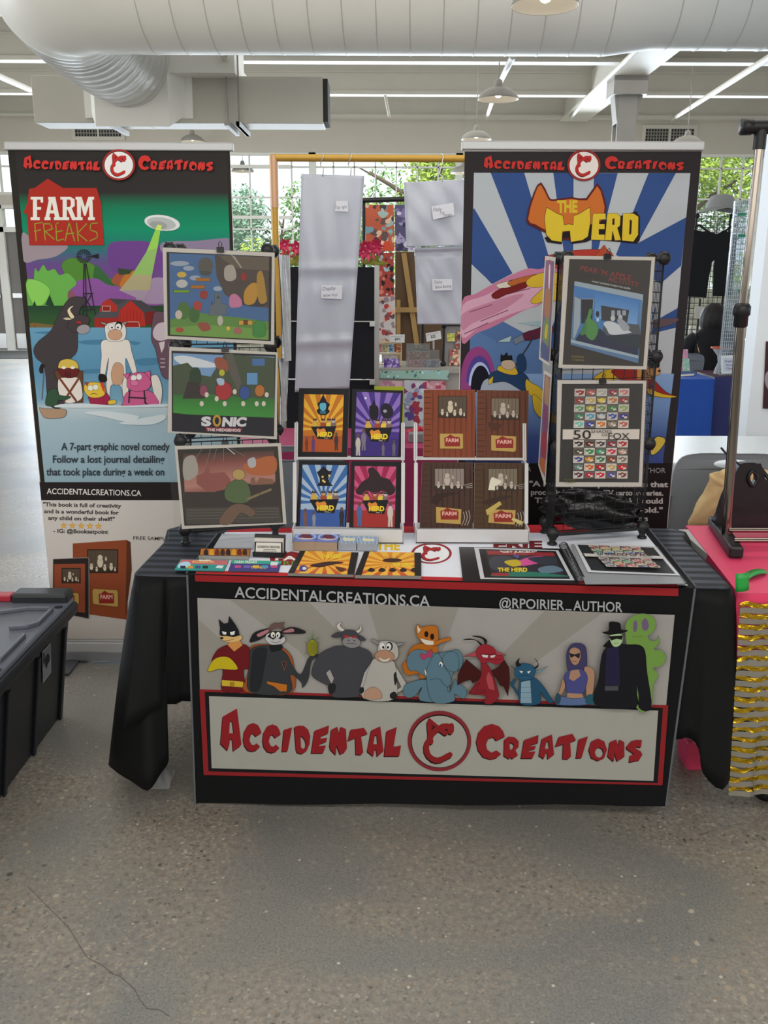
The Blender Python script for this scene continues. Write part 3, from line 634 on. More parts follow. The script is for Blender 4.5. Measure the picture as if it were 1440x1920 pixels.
for w in ('430,1124 580,1129 650,1200 700,1302 620,1299 560,1220', '690,1133 860,1139 800,1306 740,1303', '1020,1146 1130,1149 980,1260 940,1312 860,1309', '371,1160 470,1250 560,1298 376,1292'): a.poly(Q(w), '797670')
a.text('ACCIDENTALCREATIONS.CA', 440, 1120, 20, 366, '8d8f92', .012, rise=.0475)
a.text('@RPOIRIER', 936, 1139, 18, 122, '8d8f92', .012, rise=.036); a.line(Q('1061,1143 1071,1143.4'), 2.2, '8d8f92'); a.text('AUTHOR', 1075, 1144, 18, 92, '8d8f92', .012, rise=.036)
a.poly(Q('374,1292 1253,1322 1242,1472 382,1453'), '741c1f'); a.poly(Q('384,1297 1243,1327 1233,1468 391,1446'), '111215'); a.poly(Q('392,1305 1234,1332 1225,1464 397,1440'), '86867f')
words(a.T(400, 1320, 4), LET1, '74191e', '2a0d10'); words(a.T(880, 1330, 4.235), LET2, '74191e', '2a0d10')
emblem(a.T(740, 1320, 9), '6a2328', '701a1c', '86867f', '1c0c0d')
O = 1.6
# masked fox in a maroon suit
a.T(360, 1080, 3.13)
def fox_hero(a, suit='571318', glove='a09018', belt='a8902a', face='a8743c'):
    a.blob(Q('165,420 215,400 300,396 340,420 352,470 332,540 305,552 304,668 178,668 182,548 128,525 118,490 140,445'), suit, O)
    a.poly(Q('176,605 304,616 303,650 177,641'), belt, 1.2); a.rect(225, 618, 250, 642, '8c6a16', 1)
    a.blob(Q('95,547 125,492 170,470 226,478 272,540 215,545 160,541 112,556'), glove, O)
    a.poly(Q('222,372 278,362 300,402 250,440 212,402'), face, 1.2)
    a.blob(Q('168,345 210,336 275,338 297,358 280,376 240,386 200,381 176,370'), 'b3935f', 1.2)
    a.poly(Q('158,248 190,276 215,270 220,230 258,282 276,315 282,345 246,354 205,348 172,348 164,335 167,300'), '14161a')
    a.poly(Q('178,320 205,326 202,340 185,338'), 'b9b9b4'); a.poly(Q('225,326 256,318 250,340 230,342'), 'b9b9b4'); a.ell(178, 360, 9, 7, '111'); a.line(Q('185,376 225,372 250,366'), 2, '222')
fox_hero(a)
# lop-eared rabbit in a black cape with a pineapple
a.blob(Q('350,405 470,398 560,432 600,520 585,682 318,676 322,590 345,500'), '7d4320', O)
a.blob(Q('352,418 465,402 552,445 592,520 640,572 690,470 752,455 776,458 705,490 684,600 650,650 642,618 580,575 575,680 340,674 344,500'), '2b2d30', O)
a.blob(Q('365,430 440,420 430,520 400,660 345,660 350,520'), '1d1f22'); a.poly(Q('440,612 560,632 558,672 520,672 480,640 445,628'), '9a5a1c', 1)
a.poly(Q('526,496 558,500 545,548'), '26282b', 2, '8a4a1c'); a.blob(Q('460,400 525,396 530,425 470,440'), '16181b')
a.blob(Q('343,370 372,325 455,302 460,322 405,365 350,384'), '1a1a1c', O); a.blob(Q('385,336 450,308 452,322 400,352'), '8d5f66'); a.blob(Q('525,318 590,294 665,318 655,332 590,334 530,332'), '1a1a1c', O); a.blob(Q('540,318 590,302 600,322 545,326'), '8d5f66')
a.blob(Q('432,360 450,330 520,325 550,362 545,382 520,395 470,398 445,382'), '9a9a9c', O); a.poly(Q('445,350 470,318 520,318 542,350 520,366 500,352 480,368'), '16181b'); a.ell(478, 340, 13, 17, 'b9b9b4'); a.ell(508, 340, 13, 17, 'b9b9b4'); a.ell(481, 344, 5, 7, '111'); a.ell(505, 344, 5, 7, '111')
a.blob(Q('455,312 462,285 490,268 505,272 545,264 535,282 545,305 500,300'), '54423d', 1); a.line(Q('468,378 495,388 522,376'), 2.2, '222')
for i in range(9): c = radians(-160 + i * 17.5); a.poly([(700 + 10 * cos(c + 1.57), 375), (712 + 62 * cos(c), 372 + 72 * sin(c)), (716 + 10 * cos(c - 1.57), 376)], ('3f5a2a', '4d6a30')[i % 2])
a.ell(709, 415, 32, 48, '7d7c24', ol=O)
for i in range(-3, 4): a.line([(709 + i * 9 - 18, 378), (709 + i * 9 + 18, 452)], 1.6, '4d4f18'); a.line([(709 + i * 9 + 18, 378), (709 + i * 9 - 18, 452)], 1.6, '4d4f18')
# bull
def bull(a, c='35353a', m='6c6b6d'):
    a.blob(Q('705,550 745,455 830,408 870,402 962,404 1040,432 1060,485 1030,545 1000,600 982,690 960,702 826,700 836,625 800,632 722,592'), c, O, '151517')
    a.poly(Q('788,560 812,540 836,592 822,628'), '84827f', 1.5); a.blob(Q('800,640 820,620 846,630 840,670 812,684'), '1c1c1f')
    a.poly(smooth(Q('892,318 862,308 852,280 880,262 872,285 900,310')), 'a5a19a', 1.4); a.poly(smooth(Q('965,330 990,318 998,295 985,280 986,302 958,318')), 'a5a19a', 1.4)
    a.blob(Q('882,330 855,322 820,345 850,354 880,345'), c, O); a.blob(Q('970,338 1000,345 1022,368 990,370 968,352'), c, O)
    a.blob(Q('878,330 905,308 955,312 980,338 980,375 940,398 890,385'), c, O); a.ell(938, 380, 54, 34, m, 6, ol=O); a.poly(Q('894,335 928,345 922,354 898,352'), '8d2126'); a.poly(Q('968,340 938,347 944,356 964,354'), '8d2126')
    a.line(Q('910,388 940,386 965,390'), 2.2, '222'); a.ell(922, 368, 5, 4, '333'); a.ell(955, 370, 5, 4, '333')
bull(a)
# cow
a.poly(Q('1065,480 1012,560 990,640 1006,650 1030,590 1052,560'), '8f8d88', O); a.poly(Q('1180,492 1240,590 1270,640 1200,680 1178,690 1176,676 1228,640 1190,555'), '8f8d88', O)
a.blob(Q('1065,478 1120,492 1185,490 1200,580 1190,712 1008,708 1020,600'), '8f8d88', O); a.blob(Q('1018,708 1020,665 1062,640 1105,662 1112,708'), '957560', O); a.blob(Q('1185,570 1200,555 1202,610 1192,630'), '1b1b1d'); a.blob(Q('985,655 1005,640 1012,665 995,678'), '1b1b1d'); a.blob(Q('1165,680 1190,668 1206,690 1190,712 1165,704'), '1b1b1d')
a.blob(Q('1100,378 1060,358 1056,372 1094,392'), '6f6d6b', O); a.blob(Q('1195,388 1245,380 1235,395 1200,402'), '6f6d6b', O); a.blob(Q('1098,385 1130,370 1190,380 1212,420 1206,470 1150,492 1095,472'), '918f8a', O); a.ell(1160, 402, 20, 26, '1a1a1c')
a.ell(1118, 402, 17, 22, 'b5b3ae', ol=1.4); a.ell(1156, 404, 16, 21, 'b5b3ae', ol=1.4); a.ell(1124, 408, 6, 8, '111'); a.ell(1152, 408, 6, 8, '111'); a.ell(1132, 460, 58, 36, '8f6d57', 4, ol=O); a.poly(smooth(Q('1095,462 1130,478 1165,466 1150,490 1115,490')), 'aba79c', 1.4)
# orange fox child behind a blue elephant
a.blob(Q('1262,480 1275,430 1310,392 1370,385 1420,400 1412,560 1340,590 1330,560 1262,570 1235,510'), '8f5116', O); a.poly(Q('1355,400 1440,400 1440,440 1350,440'), '8f5116')
a.blob(Q('1318,330 1322,272 1350,290 1390,280 1440,290 1445,370 1420,388 1360,388'), '97571a', O); a.poly(Q('1320,275 1345,305 1326,330'), 'b0a89a', 1.4); a.blob(Q('1340,355 1370,362 1420,372 1440,380 1420,392 1370,390'), 'b5ada0', 1); a.ell(1376, 330, 12, 18, '1a1012'); a.ell(1410, 345, 12, 18, '1a1012')
a.T(820, 1080, 3.0)
a.poly(Q('-20,360 20,345 72,330 76,352 30,362 -20,385'), '97571a', O)
a.T(360, 1080, 3.13)
EL = '48626f'
a.blob(Q('1262,510 1268,460 1300,425 1345,420 1430,440 1500,430 1560,420 1590,470 1575,530 1540,545 1510,640 1525,720 1340,718 1350,640 1310,690 1262,700 1240,660 1260,620 1340,596 1380,590 1320,545 1285,545'), EL, O)
a.poly(smooth(Q('1345,440 1370,448 1398,420 1412,432 1406,462 1380,466 1362,480 1340,462')), '8a3350', 1.4); a.ell(1415, 505, 14, 22, 'b9b9b4', ol=1.4); a.ell(1417, 510, 7, 12, '27406a'); a.ell(1465, 500, 14, 22, 'b9b9b4', ol=1.4); a.ell(1463, 506, 7, 12, '27406a')
a.poly(smooth(Q('1365,530 1390,570 1440,590 1445,600 1400,600 1372,570')), 'b5b5ae', 1.4)
a.T(820, 1080, 3.0)
a.blob(Q('28,450 60,415 105,420 122,470 110,522 70,522 40,490'), EL, O); a.blob(Q('0,420 40,500 70,540 78,590 55,615 70,640 98,570 118,590 160,620 162,660 140,676 96,650 90,692 -30,690 -60,520'), EL, O)
a.ell(20, 485, 11, 16, 'b9b9b4', ol=1.4); a.ell(18, 490, 6, 9, '27406a'); a.line(smooth(Q('-40,570 10,565 40,600 60,612'), 4, False), 2, '1d2a33')
# red dragon
a.poly(Q('162,455 230,512 262,540 200,590 185,570 150,580 112,600 115,540'), '34100f', O); a.poly(Q('375,460 340,500 300,520 330,560 350,600 372,610 395,662 405,560 400,500'), '34100f', O)
a.blob(Q('245,470 285,490 310,540 330,600 345,660 310,702 262,700 270,660 190,652 178,640 215,590 245,545'), '6d1a22', O); a.poly(Q('285,520 310,560 322,630 285,620 272,560'), '8f3a40', 1.2); a.poly(Q('215,600 180,645 270,640 268,628 215,628 240,585'), '6d1a22', O)
a.blob(Q('218,430 222,395 260,370 310,385 330,410 370,440 365,470 330,485 290,470 250,478'), '7a1e27', O); a.poly(Q('215,410 145,440 220,440'), '8a3a44', O); a.poly(Q('325,405 385,432 330,430'), '8a3a44', O)
a.poly(smooth(Q('240,375 210,348 142,348 180,338 225,350 250,370')), '17120f'); a.poly(smooth(Q('265,368 250,340 192,325 240,325 276,345 276,366')), '17120f'); a.poly(Q('248,428 285,432 280,446 255,442'), 'aaa'); a.poly(Q('325,430 295,434 300,446 320,442'), 'aaa'); a.line(Q('275,455 320,458 360,455'), 2, '300'); a.line(Q('240,424 290,428 330,424'), 3, '2a0c0f')
# small blue dragon
a.poly(Q('405,590 430,560 440,570 428,600 460,650 470,640 464,662 445,652'), '1c3f55', O); a.blob(Q('465,560 540,555 590,600 630,660 650,690 628,700 600,672 575,640 572,702 462,700'), '1c3f57', O); a.poly(Q('468,580 520,570 528,700 464,698'), '6b8391', 1.2)
for y in (610, 640, 668): a.line([(466, y), (526, y)], 1.4, '2c4a5c')
a.poly(Q('430,500 410,488 440,520 445,545'), '3c5c70', O); a.poly(Q('545,525 615,492 570,530'), '5c7787', O); a.blob(Q('432,540 440,500 480,475 535,490 548,520 530,560 480,570 445,560'), '1f455e', O); a.poly(smooth(Q('445,495 438,470 460,445 455,470 470,485')), '101418'); a.poly(smooth(Q('540,500 562,480 540,445 560,465 565,490 550,505')), '101418'); a.poly(Q('455,515 480,520 470,532'), 'b9b9b4', 1); a.poly(Q('525,515 500,522 510,534'), 'b9b9b4', 1); a.line(Q('450,548 490,540 530,552'), 2, '10202a')
# woman with long violet hair
a.blob(Q('725,500 722,420 745,372 785,362 825,378 836,440 832,510 800,520 740,515'), '33304f', O); a.blob(Q('820,500 850,495 876,520 876,590 862,660 834,665 828,580'), '8a6b55', O); a.blob(Q('700,560 715,600 700,640 672,660 690,600'), '8a6b55', O)
a.blob(Q('708,545 745,510 800,505 836,540 832,600 808,645 728,640 718,590'), '3a3c6c', O); a.poly(Q('745,515 790,510 800,545 760,575 735,560'), '8a6b55'); a.poly(Q('728,640 808,645 820,672 720,668'), '8a6b55'); a.blob(Q('665,705 690,660 760,672 822,668 832,706'), '46577a', O); a.blob(Q('740,400 765,385 795,400 800,440 782,480 755,478 738,440'), '8a6b55', 1.2); a.poly(Q('735,415 765,425 798,415 792,448 766,432 745,445'), '1a1a20'); a.blob(Q('655,690 668,640 690,660 680,700'), '1f3a48'); a.blob(Q('832,700 835,655 868,650 905,690 905,706'), '1f4552'); a.line(Q('755,462 778,464'), 2.5, '502020')
# green ghostly figure behind a man in a black hat and coat
a.blob(Q('1050,260 1090,210 1150,196 1205,215 1222,260 1205,300 1175,320 1190,345 1222,345 1232,318 1240,360 1210,395 1250,400 1278,440 1250,490 1205,500 1235,540 1205,600 1195,720 1110,720 1060,400'), '5d7d3a', 2.2, '58505f')
a.blob(Q('1095,250 1108,232 1116,262 1108,298 1094,290'), '5a4a66'); a.blob(Q('1142,240 1165,224 1180,262 1168,290 1146,284'), '5a4a66'); a.line(Q('1090,322 1120,328 1145,320'), 2, '44552a')
a.blob(Q('930,400 985,365 1060,368 1130,372 1160,410 1170,520 1195,720 1125,722 1112,590 1108,720 880,704 900,560 912,460'), '121217', 1); a.poly(Q('945,390 1012,375 1020,600 935,595'), '1d1a33'); a.rect(935, 600, 1010, 626, '3c3c3e'); a.poly(Q('922,378 960,340 1000,380 950,390'), '0f0f12'); a.blob(Q('962,318 1030,312 1028,360 1000,382 975,370'), '8aa27a', 1); a.poly(Q('955,322 1035,318 1030,342 1000,336 970,346'), '111'); a.blob(Q('920,300 955,290 958,246 985,240 1020,250 1028,285 1062,288 1040,302 960,314'), '0f0f12'); a.line(Q('985,362 1010,360'), 2, '33402c')
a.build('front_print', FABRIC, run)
# print on the tabletop part of the runner
a = Art((0, 0, .7515), (0, 0, 1), 1.35, 4e-5)
a.poly(Q('367,1074 1290,1098 1200,988 422,998'), 'c9cdd6'); a.poly(Q('365,1076 1274,1101 1268,1094 372,1069'), 'a3262b') ; a.poly(Q('424,998 1200,988 1192,982 430,991'), 'a3262b')
a.rect(520, 990, 1130, 999, 'a3262b')
emblem(a.T(755, 1014, 14, 26), '8d2a30', '97282d', 'cfd3da', '2a0f12'); a.t = (0, 0, 1, 1)
barn_logo(a, 505, 1034, 110, 26, '7d2228', 'd9d5d0'); a.text('FREAKS', 520, 1060, 8, 80, '5f8a3a', .0)
a.text('THE', 705, 1031, 14, 45, 'c9a820', .04); a.text('ERIE', 925, 1028, 13, 92, '63191f', .05)
a.poly(Q('862,1028 960,1030 940,1092 880,1090'), '35373c')
a.build('top_print', FABRIC, run)
# ------------------------------------------------------------------ roll-up banner stands
ALU = mat('brushed_aluminium', 'b9bbbe', .35, .85, noise=.05, scale=30); BARM = mat('silver_rail', 'b3b5b6', .4, .4)
def banner(name, label, x0, x1, Y, zt, gain, zb=.075):
    t = thing(name, label, 'banner stand', ((x0 + x1) / 2, Y, 0))
    b = MB(); b.box((x0, Y, zb), (x1, Y + .002, zt)); b.build('backing_sheet', mat('white_banner_vinyl', 'd8d5d0', .5), t)
    b = MB(); b.box((x0 - .012, Y - .012, zt - .004), (x1 + .012, Y + .016, zt + .026), bev=.004); b.build('top_rail', BARM, t)
    b = MB(); b.prism([(x0 - .01, Y - .045, .012), (x0 - .01, Y + .06, .012), (x0 - .01, Y + .06, .06), (x0 - .01, Y + .012, .082), (x0 - .01, Y - .012, .082), (x0 - .01, Y - .04, .05)], (x1 - x0 + .02, 0, 0)); base_ = b.build('base', ALU, t, bevel=.003)
    for x in (x0 + .06, x1 - .12):
        b = MB(); b.box((x, Y - .17, 0), (x + .05, Y + .16, .012)); b.build('foot', mat('dark_foot', '55565a', .5, .3), base_)
    b = MB(); b.tube([((x0 + x1) / 2, Y + .04, .05), ((x0 + x1) / 2, Y + .035, zt)], .008, 8); b.build('pole', ALU, t)
    return t, Art((0, Y - .0006, 0), (0, -1, 0), gain, 5e-5, 0)
def place(a, L, src, dst, col, sh=None):
    """draw lettering outlines with their box src moved to box dst (photo frame)"""
    x0, y0, x1, y1 = src; X0, Y0, X1, Y1 = dst; kx, ky = (X1 - X0) / (x1 - x0), (Y1 - Y0) / (y1 - y0)
    a.t = (X0 - x0 * kx, Y0 - y0 * ky, 1 / kx, 1 / ky); words(a, L, col, sh, -5, 10); a.t = (0, 0, 1, 1)
def badge(a, cx, cy, r, ring, red, white, dark):
    k = 525 / r; a.t = (cx - 755 / k, cy - 615 / k, k, k); emblem(a, ring, red, white, dark); a.t = (0, 0, 1, 1)
# ---- left: farm banner
lb, a = banner('banner_stand', 'tall roll-up banner with a cartoon farm scene and red barn logo, left of the booth', -1.402, -.577, 3.6, 2.045, 1.5)
TL, TR = (14, 282), (431, 281)
def lx(y): return 14.5 + (y - 282) * .0985
def rx(y): return 430.5 + (y - 281) * .037
def band(y0, y1, cols, l=0, r=0): a.grad([(lx(y0) + l, y0), (rx(y0) - r, y0), (rx(y1) - r, y1), (lx(y1) + l, y1)], cols)
band(282, 906, [(0, '26231f'), (1, '26231f')])
a.cq = [(26, 300), (424, 300), (445, 905), (84, 905)]
band(282, 575, [(0, '2b2726'), (.27, '2a2828'), (.36, '14694a'), (.5, '0f7d5c'), (.60, '1b6e60'), (.66, '3a5a6e'), (.73, '5a4279'), (.86, '633f78'), (.95, '6d4f7c'), (1, '59506b')], 13, 6)
a.T(0, 260, 3.13)
a.blob(Q('130,555 190,585 300,620 400,630 330,690 220,710 140,720'), '8a7e86'); a.blob(Q('640,620 760,600 900,610 960,660 940,760 800,850 690,800 640,740'), '5f3a7a'); a.blob(Q('950,610 1150,600 1360,585 1360,660 1000,690'), '7a6e86')
a.ell(500, 760, 20, 8, '5b3f74'); a.blob(Q('365,760 380,715 440,700 540,735 620,800 690,865 600,900 430,860'), '49772f', 1.5, '2f4a22'); a.blob(Q('560,740 640,820 680,866 560,880'), '2f5a34')
a.blob(Q('370,970 380,900 440,840 560,820 640,860 760,870 880,880 900,900 905,990 380,985'), '7a4a8a'); a.blob(Q('800,890 870,830 950,815 1000,860 990,960 820,960'), '8d7a96'); a.blob(Q('375,975 380,920 420,890 450,930 480,985'), '7a4a5a')
a.blob(Q('150,870 165,820 195,835 205,760 225,780 255,740 280,775 320,765 350,800 400,790 450,850 400,900 380,980 160,985'), '5c9a45', 1.6, '3c6a30'); a.blob(Q('155,880 170,825 240,840 290,880 285,930 240,985 200,980'), '79b552', 1.6, '3c6a30')
a.poly(Q('265,975 292,915 320,985'), '1d3b26'); a.poly(Q('190,985 203,950 216,985'), '1d3b26'); a.blob(Q('655,830 690,790 740,800 760,850 715,865 670,855'), '8c4a34'); a.blob(Q('700,860 740,790 800,775 860,800 865,845 800,895 740,885'), 'a5662a', 1.4, '7a4620'); a.poly(Q('690,770 700,790 690,760 730,765 780,770 760,795 700,800'), '2d3f2a')
a.poly(Q('918,520 945,520 925,640 862,660'), '86b64c'); a.poly(Q('925,640 862,660 775,800 893,800'), '7fa35c'); a.poly(Q('893,800 775,800 700,890 795,890 880,890'), '98906f'); a.poly(Q('880,890 795,890 700,890 790,930 840,950'), '8f7f92')
a.ell(952, 494, 106, 46, 'c2c6c6', 8, ol=1.6, oc='777'); a.ell(948, 498, 86, 36, '9ea3a3', 8); a.ell(930, 508, 52, 24, '878c8c', 8); a.poly(Q('925,505 950,508 945,535 912,535'), 'b5cc5a')
a.t = (0, 0, 1, 1); band(573, 614, [(0, '213a2a'), (.5, '2a4a2b'), (1, '2f4f2c')], 9, 6); a.T(0, 260, 3.13)
a.poly(Q('175,1085 200,1080 330,1095 300,1130 180,1140'), '6a5a35'); a.rect(200, 1080, 214, 1130, '7a4a2a')
# windmill
for i in range(18): c = radians(i * 20); a.poly([(493 + 8 * cos(c), 690 + 8 * sin(c)), (493 + 44 * cos(c - .1), 690 + 42 * sin(c - .1)), (493 + 44 * cos(c + .1), 690 + 42 * sin(c + .1))], '1a1b1f')
a.poly(Q('530,688 580,675 580,705 535,694'), '1a1b1f')
for p, q_ in (((494, 735), (488, 1090)), ((506, 735), (560, 1030)), ((500, 735), (512, 1090)), ((490, 910), (545, 908)), ((488, 1010), (555, 1000)), ((490, 915), (540, 1000)), ((540, 910), (490, 1000))): a.line([p, q_], 6, '26242a')
# barn
a.poly(Q('552,1050 590,985 640,938 770,945 830,950 915,1005 910,1080 555,1110'), '3d3c40'); a.poly(Q('556,1050 690,1050 690,1105 556,1110'), '8e2620'); a.poly(Q('585,1015 600,965 640,938 690,975 690,1015'), '9a2c24'); a.poly(Q('695,1060 700,1010 765,945 845,1020 855,1100 695,1108'), '9f2a22'); a.poly(Q('850,1020 915,1010 910,1085 858,1095'), '6d1f1c'); a.rect(602, 982, 648, 1012, '7d211d', 3, 'b9a9a0'); a.poly(Q('735,1075 815,1075 822,1108 735,1108'), '8a221d', 3, 'b9a9a0')
a.poly(Q('640,936 690,975 765,940 770,946 700,1010 695,1050 552,1052 590,1015 690,1015 688,980'), '46454a')
for i in range(7): a.line([(705 + i * 20, 1010), (707 + i * 20, 1070)], 2, '6d1a17')
# barn title
a.poly(Q('150,440 140,435 165,375 172,295 205,290 282,235 372,290 570,290 598,390 600,445 612,625 175,625 160,440'), '96281f')
SER = {'F': '0,0 74,0 74,34 60,34 58,16 38,16 38,60 62,60 62,76 38,76 38,120 54,120 54,138 0,138 0,120 14,120 14,16 0,16', 'A': '22,0 64,0 88,120 96,120 96,138 56,138 56,120 62,120 58,98 32,98 28,120 36,120 36,138 0,138 0,120 6,120 26,16 22,16', 'R': '0,0 60,0 84,14 86,52 68,68 88,120 96,120 96,138 70,138 44,76 38,76 38,120 52,120 52,138 0,138 0,120 14,120 14,16 0,16', 'M': '0,0 36,0 56,62 76,0 110,0 110,16 100,16 104,120 114,120 114,138 74,138 74,120 82,120 80,48 60,112 50,112 32,48 32,120 42,120 42,138 0,138 0,120 10,120 8,16 0,16'}
HOL = {'A': '44,30 54,80 36,80', 'R': '38,16 56,16 62,24 62,52 54,60 38,60'}
def slab(a, x, y, k, col, ws=(0, 82, 176, 266)):
    for c, dx in zip('FARM', ws): a.poly([(x + (dx + p[0]) * k, y + p[1] * k) for p in Q(SER[c])], col, holes=[[(x + (dx + p[0]) * k, y + p[1] * k) for p in Q(HOL[c])]] if c in HOL else ())
slab(a, 182, 342, .99, 'd6ccc4')
for st in ('205,500 250,492', '207,505 215,600', '205,545 240,535', '258,500 268,595', '258,500 300,500 310,530 265,545', '268,545 320,590', '345,495 330,500 335,600 375,590', '335,548 370,540', '385,600 408,492 440,600', '390,560 436,555', '452,495 462,600', '510,500 458,555 512,600', '575,495 535,500 530,535 570,550 575,580 530,600'): a.line(Q(st), 6, '7f8a2c')
# water with animals
a.t = (0, 0, 1, 1); band(614, 765, [(0, '5d8ca8'), (.5, '4f7f9d'), (.9, '6a92a8'), (1, '9fb0b8')], 9, 6); band(764, 906, [(0, 'a9b7bd'), (.2, '8fa6b1'), (1, '7f98a4')], 9, 6)
a.T(0, 620, 3.13)
for w in ('200,10 330,2 420,15 330,24', '470,60 640,52 620,78 500,80', '760,60 830,70 790,85', '480,230 590,225 600,245 500,250', '800,170 930,160 960,190 830,205'): a.blob(Q(w), '41708e')
BU = '3c3639'
a.blob(Q('200,110 230,60 300,0 350,-100 400,-180 450,-200 500,-190 500,-160 470,-120 460,0 455,120 400,200 380,430 290,430 265,220 215,160'), BU, 2, '1a1718'); a.blob(Q('245,195 265,200 262,240 240,250 232,225'), '221d1f'); a.line(Q('262,220 250,400'), 8, '57585f')
a.T(0, 260, 3.13); a.blob(Q('400,1110 420,1050 480,1030 530,1060 500,1110 460,1140'), BU, 2, '1a1718'); a.ell(492, 1118, 40, 28, '8a858a', -10, ol=2); a.poly(smooth(Q('420,1055 398,1015 410,990 438,980 415,1005 440,1045')), 'c9bc9a', 2); a.poly(smooth(Q('425,1060 395,1065 372,1055 400,1048')), 'b0a78e', 2); a.ell(466, 1078, 20, 9, '8e2a30', 10, ol=1.5)
a.T(0, 620, 3.13); WH = 'c9c3bc'
a.blob(Q('600,60 680,55 755,55 775,120 805,240 780,250 740,160 745,320 725,392 710,325 655,320 645,392 625,320 640,160 615,270 590,262 598,150'), WH, 2); a.blob(Q('665,310 655,250 672,195 700,186 725,210 728,260 715,310 690,318'), 'b08a70', 1.6); a.blob(Q('585,255 620,258 632,290 605,305 582,290'), '1a1718')
a.T(0, 260, 3.13); a.blob(Q('625,1090 690,1075 735,1095 742,1150 720,1185 640,1185 620,1140'), WH, 2); a.ell(700, 1098, 22, 26, '1a1718'); a.ell(658, 1105, 18, 20, 'e0ddd8', ol=1.6); a.ell(698, 1104, 18, 20, 'e0ddd8', ol=1.6); a.ell(660, 1108, 5, 6, '111'); a.ell(695, 1108, 5, 6, '111'); a.ell(678, 1150, 42, 32, 'b58d74', ol=1.6); a.poly(Q('625,1082 590,1072 600,1086 628,1096'), '8a8580', 2); a.poly(Q('720,1080 750,1072 745,1084 730,1094'), '8a8580', 2)
a.T(0, 620, 3.13)
a.blob(Q('890,40 905,-100 950,-110 1010,-80 1010,250 960,270 930,180 915,110'), '5b4450', 2); a.blob(Q('900,0 925,-40 970,-50 1000,-20 1000,40 940,60 905,40'), 'b0a3ab', 1.6); a.poly(Q('935,70 970,60 965,100 950,130'), 'b9aab0'); 
for y in (165, 188, 212): a.line([(945, y), (970, y)], 4, 'c0b4ba')
a.poly(Q('320,240 350,225 490,235 490,420 395,425'), '5a3a26', 2); a.blob(Q('345,290 370,275 460,275 485,340 480,400 400,425 350,370'), WH, 2); a.line(Q('355,280 450,410'), 13, '6b3b28'); a.line(Q('465,280 380,410'), 13, '6b3b28')
a.blob(Q('345,210 360,175 405,165 450,180 465,215 450,225 360,222'), 'bda347', 2); a.blob(Q('350,222 460,222 462,250 430,275 380,272 352,245'), '5a1f1f', 2); a.ell(378, 216, 13, 8, 'ddd8c8'); a.ell(430, 216, 13, 8, 'ddd8c8')
for x in (388, 402, 416): a.line([(x, 240), (x, 268)], 4, '1f1010')
a.blob(Q('285,440 270,420 290,350 340,340 350,375 420,385 390,405 345,410 340,440'), '2f4a36', 1.8); a.blob(Q('235,450 265,455 385,460 385,500 345,512 270,510 245,480'), '9a7f68', 2)
a.blob(Q('525,400 530,385 630,365 640,430 545,430'), '8c2342', 1.8); a.blob(Q('498,350 505,310 560,300 610,315 622,365 590,390 530,388'), 'c9a93a', 2); a.poly(Q('500,300 525,305 515,325'), 'a8342c', 1.6); a.poly(Q('590,305 612,300 622,370 605,345'), 'b8402e'); a.ell(535, 335, 17, 17, 'd8d4c0', ol=1.4); a.ell(565, 330, 17, 17, 'd8d4c0', ol=1.4); a.line(Q('535,372 555,366 575,372'), 3, '222'); a.blob(Q('640,410 680,405 682,425 645,432'), 'c9a93a', 1.6)
a.blob(Q('720,330 735,270 765,265 760,330 740,420'), 'c9c3bc', 2); a.blob(Q('890,290 900,260 930,265 955,340 945,430 920,420'), 'c9c3bc', 2); PK = 'b5557f'
a.blob(Q('725,420 740,370 780,350 880,352 920,390 922,435 730,437'), PK, 2); a.blob(Q('748,310 755,270 800,245 860,250 890,300 870,345 800,355 755,335'), PK, 2); a.poly(Q('750,285 728,255 770,245'), PK, 2); a.poly(Q('850,245 885,232 890,285'), PK, 2); a.ell(788, 276, 17, 18, 'e3dedb', ol=1.5); a.ell(820, 270, 17, 18, 'e3dedb', ol=1.5); a.ell(793, 306, 24, 17, 'c26a90', ol=1.5); a.line(Q('760,390 860,395'), 9, '2f2530'); a.line(Q('765,350 760,420'), 8, '2f2530'); a.line(Q('850,350 855,420 870,432'), 8, '2f2530')
for w in ('350,432 480,425 720,438 960,428 965,445 380,450', '500,480 620,470 820,500 740,530 620,505', '700,540 900,500 968,490 968,520 880,550'): a.blob(Q(w), 'b8c2c6')
for w, y, x, W in (('A 7-part graphic novel comedy', 698, 364, 634), ('Follow a lost journal detailing', 772, 315, 653), ('that took place during a week on', 846, 277, 690)): a.text(w, x, y, 42, W, '2b3239', .018)
a.t = (0, 0, 1, 1); a.cq = None; band(903, 937, [(0, '211c1c'), (1, '211c1c')], 0, 0); band(937, 1196, [(0, 'b6b2ae'), (.5, 'b5afaa'), (1, 'aba49d')], 0, 0)
a.T(0, 900, 3.13); a.text('ACCIDENTALCREATIONS.CA', 280, 78, 33, 552, 'c9c5c2', .01, rise=.022)
for w, x, y, W in (('"This book is full of creativity', 258, 150, 458), ('and is a wonderful book for', 264, 190, 438), ('any child on their shelf!"', 288, 229, 390), ('- IG: @Booksatpoint', 318, 305, 322)): a.text(w, x, y, 22, W, '3a3534', .035, rise=.02)
for i in range(5): a.poly([(379 + i * 51 + (21 if k % 2 == 0 else 9) * sin(k * pi / 5), 263 + i * 1 - (21 if k % 2 == 0 else 9) * cos(k * pi / 5)) for k in range(10)], 'c79a45', 1, '9a7030')
a.text('FREE SAMPLE', 786, 346, 20, 205, '3a3534', .012, rise=.02)
def wood_cover(a, q, c1='7e4028'): a.poly(q, c1)
a.poly(Q('432,368 748,347 755,815 436,770'), '7d3f25'); a.poly(Q('748,347 770,360 778,520 740,815'), '4f2c1c')
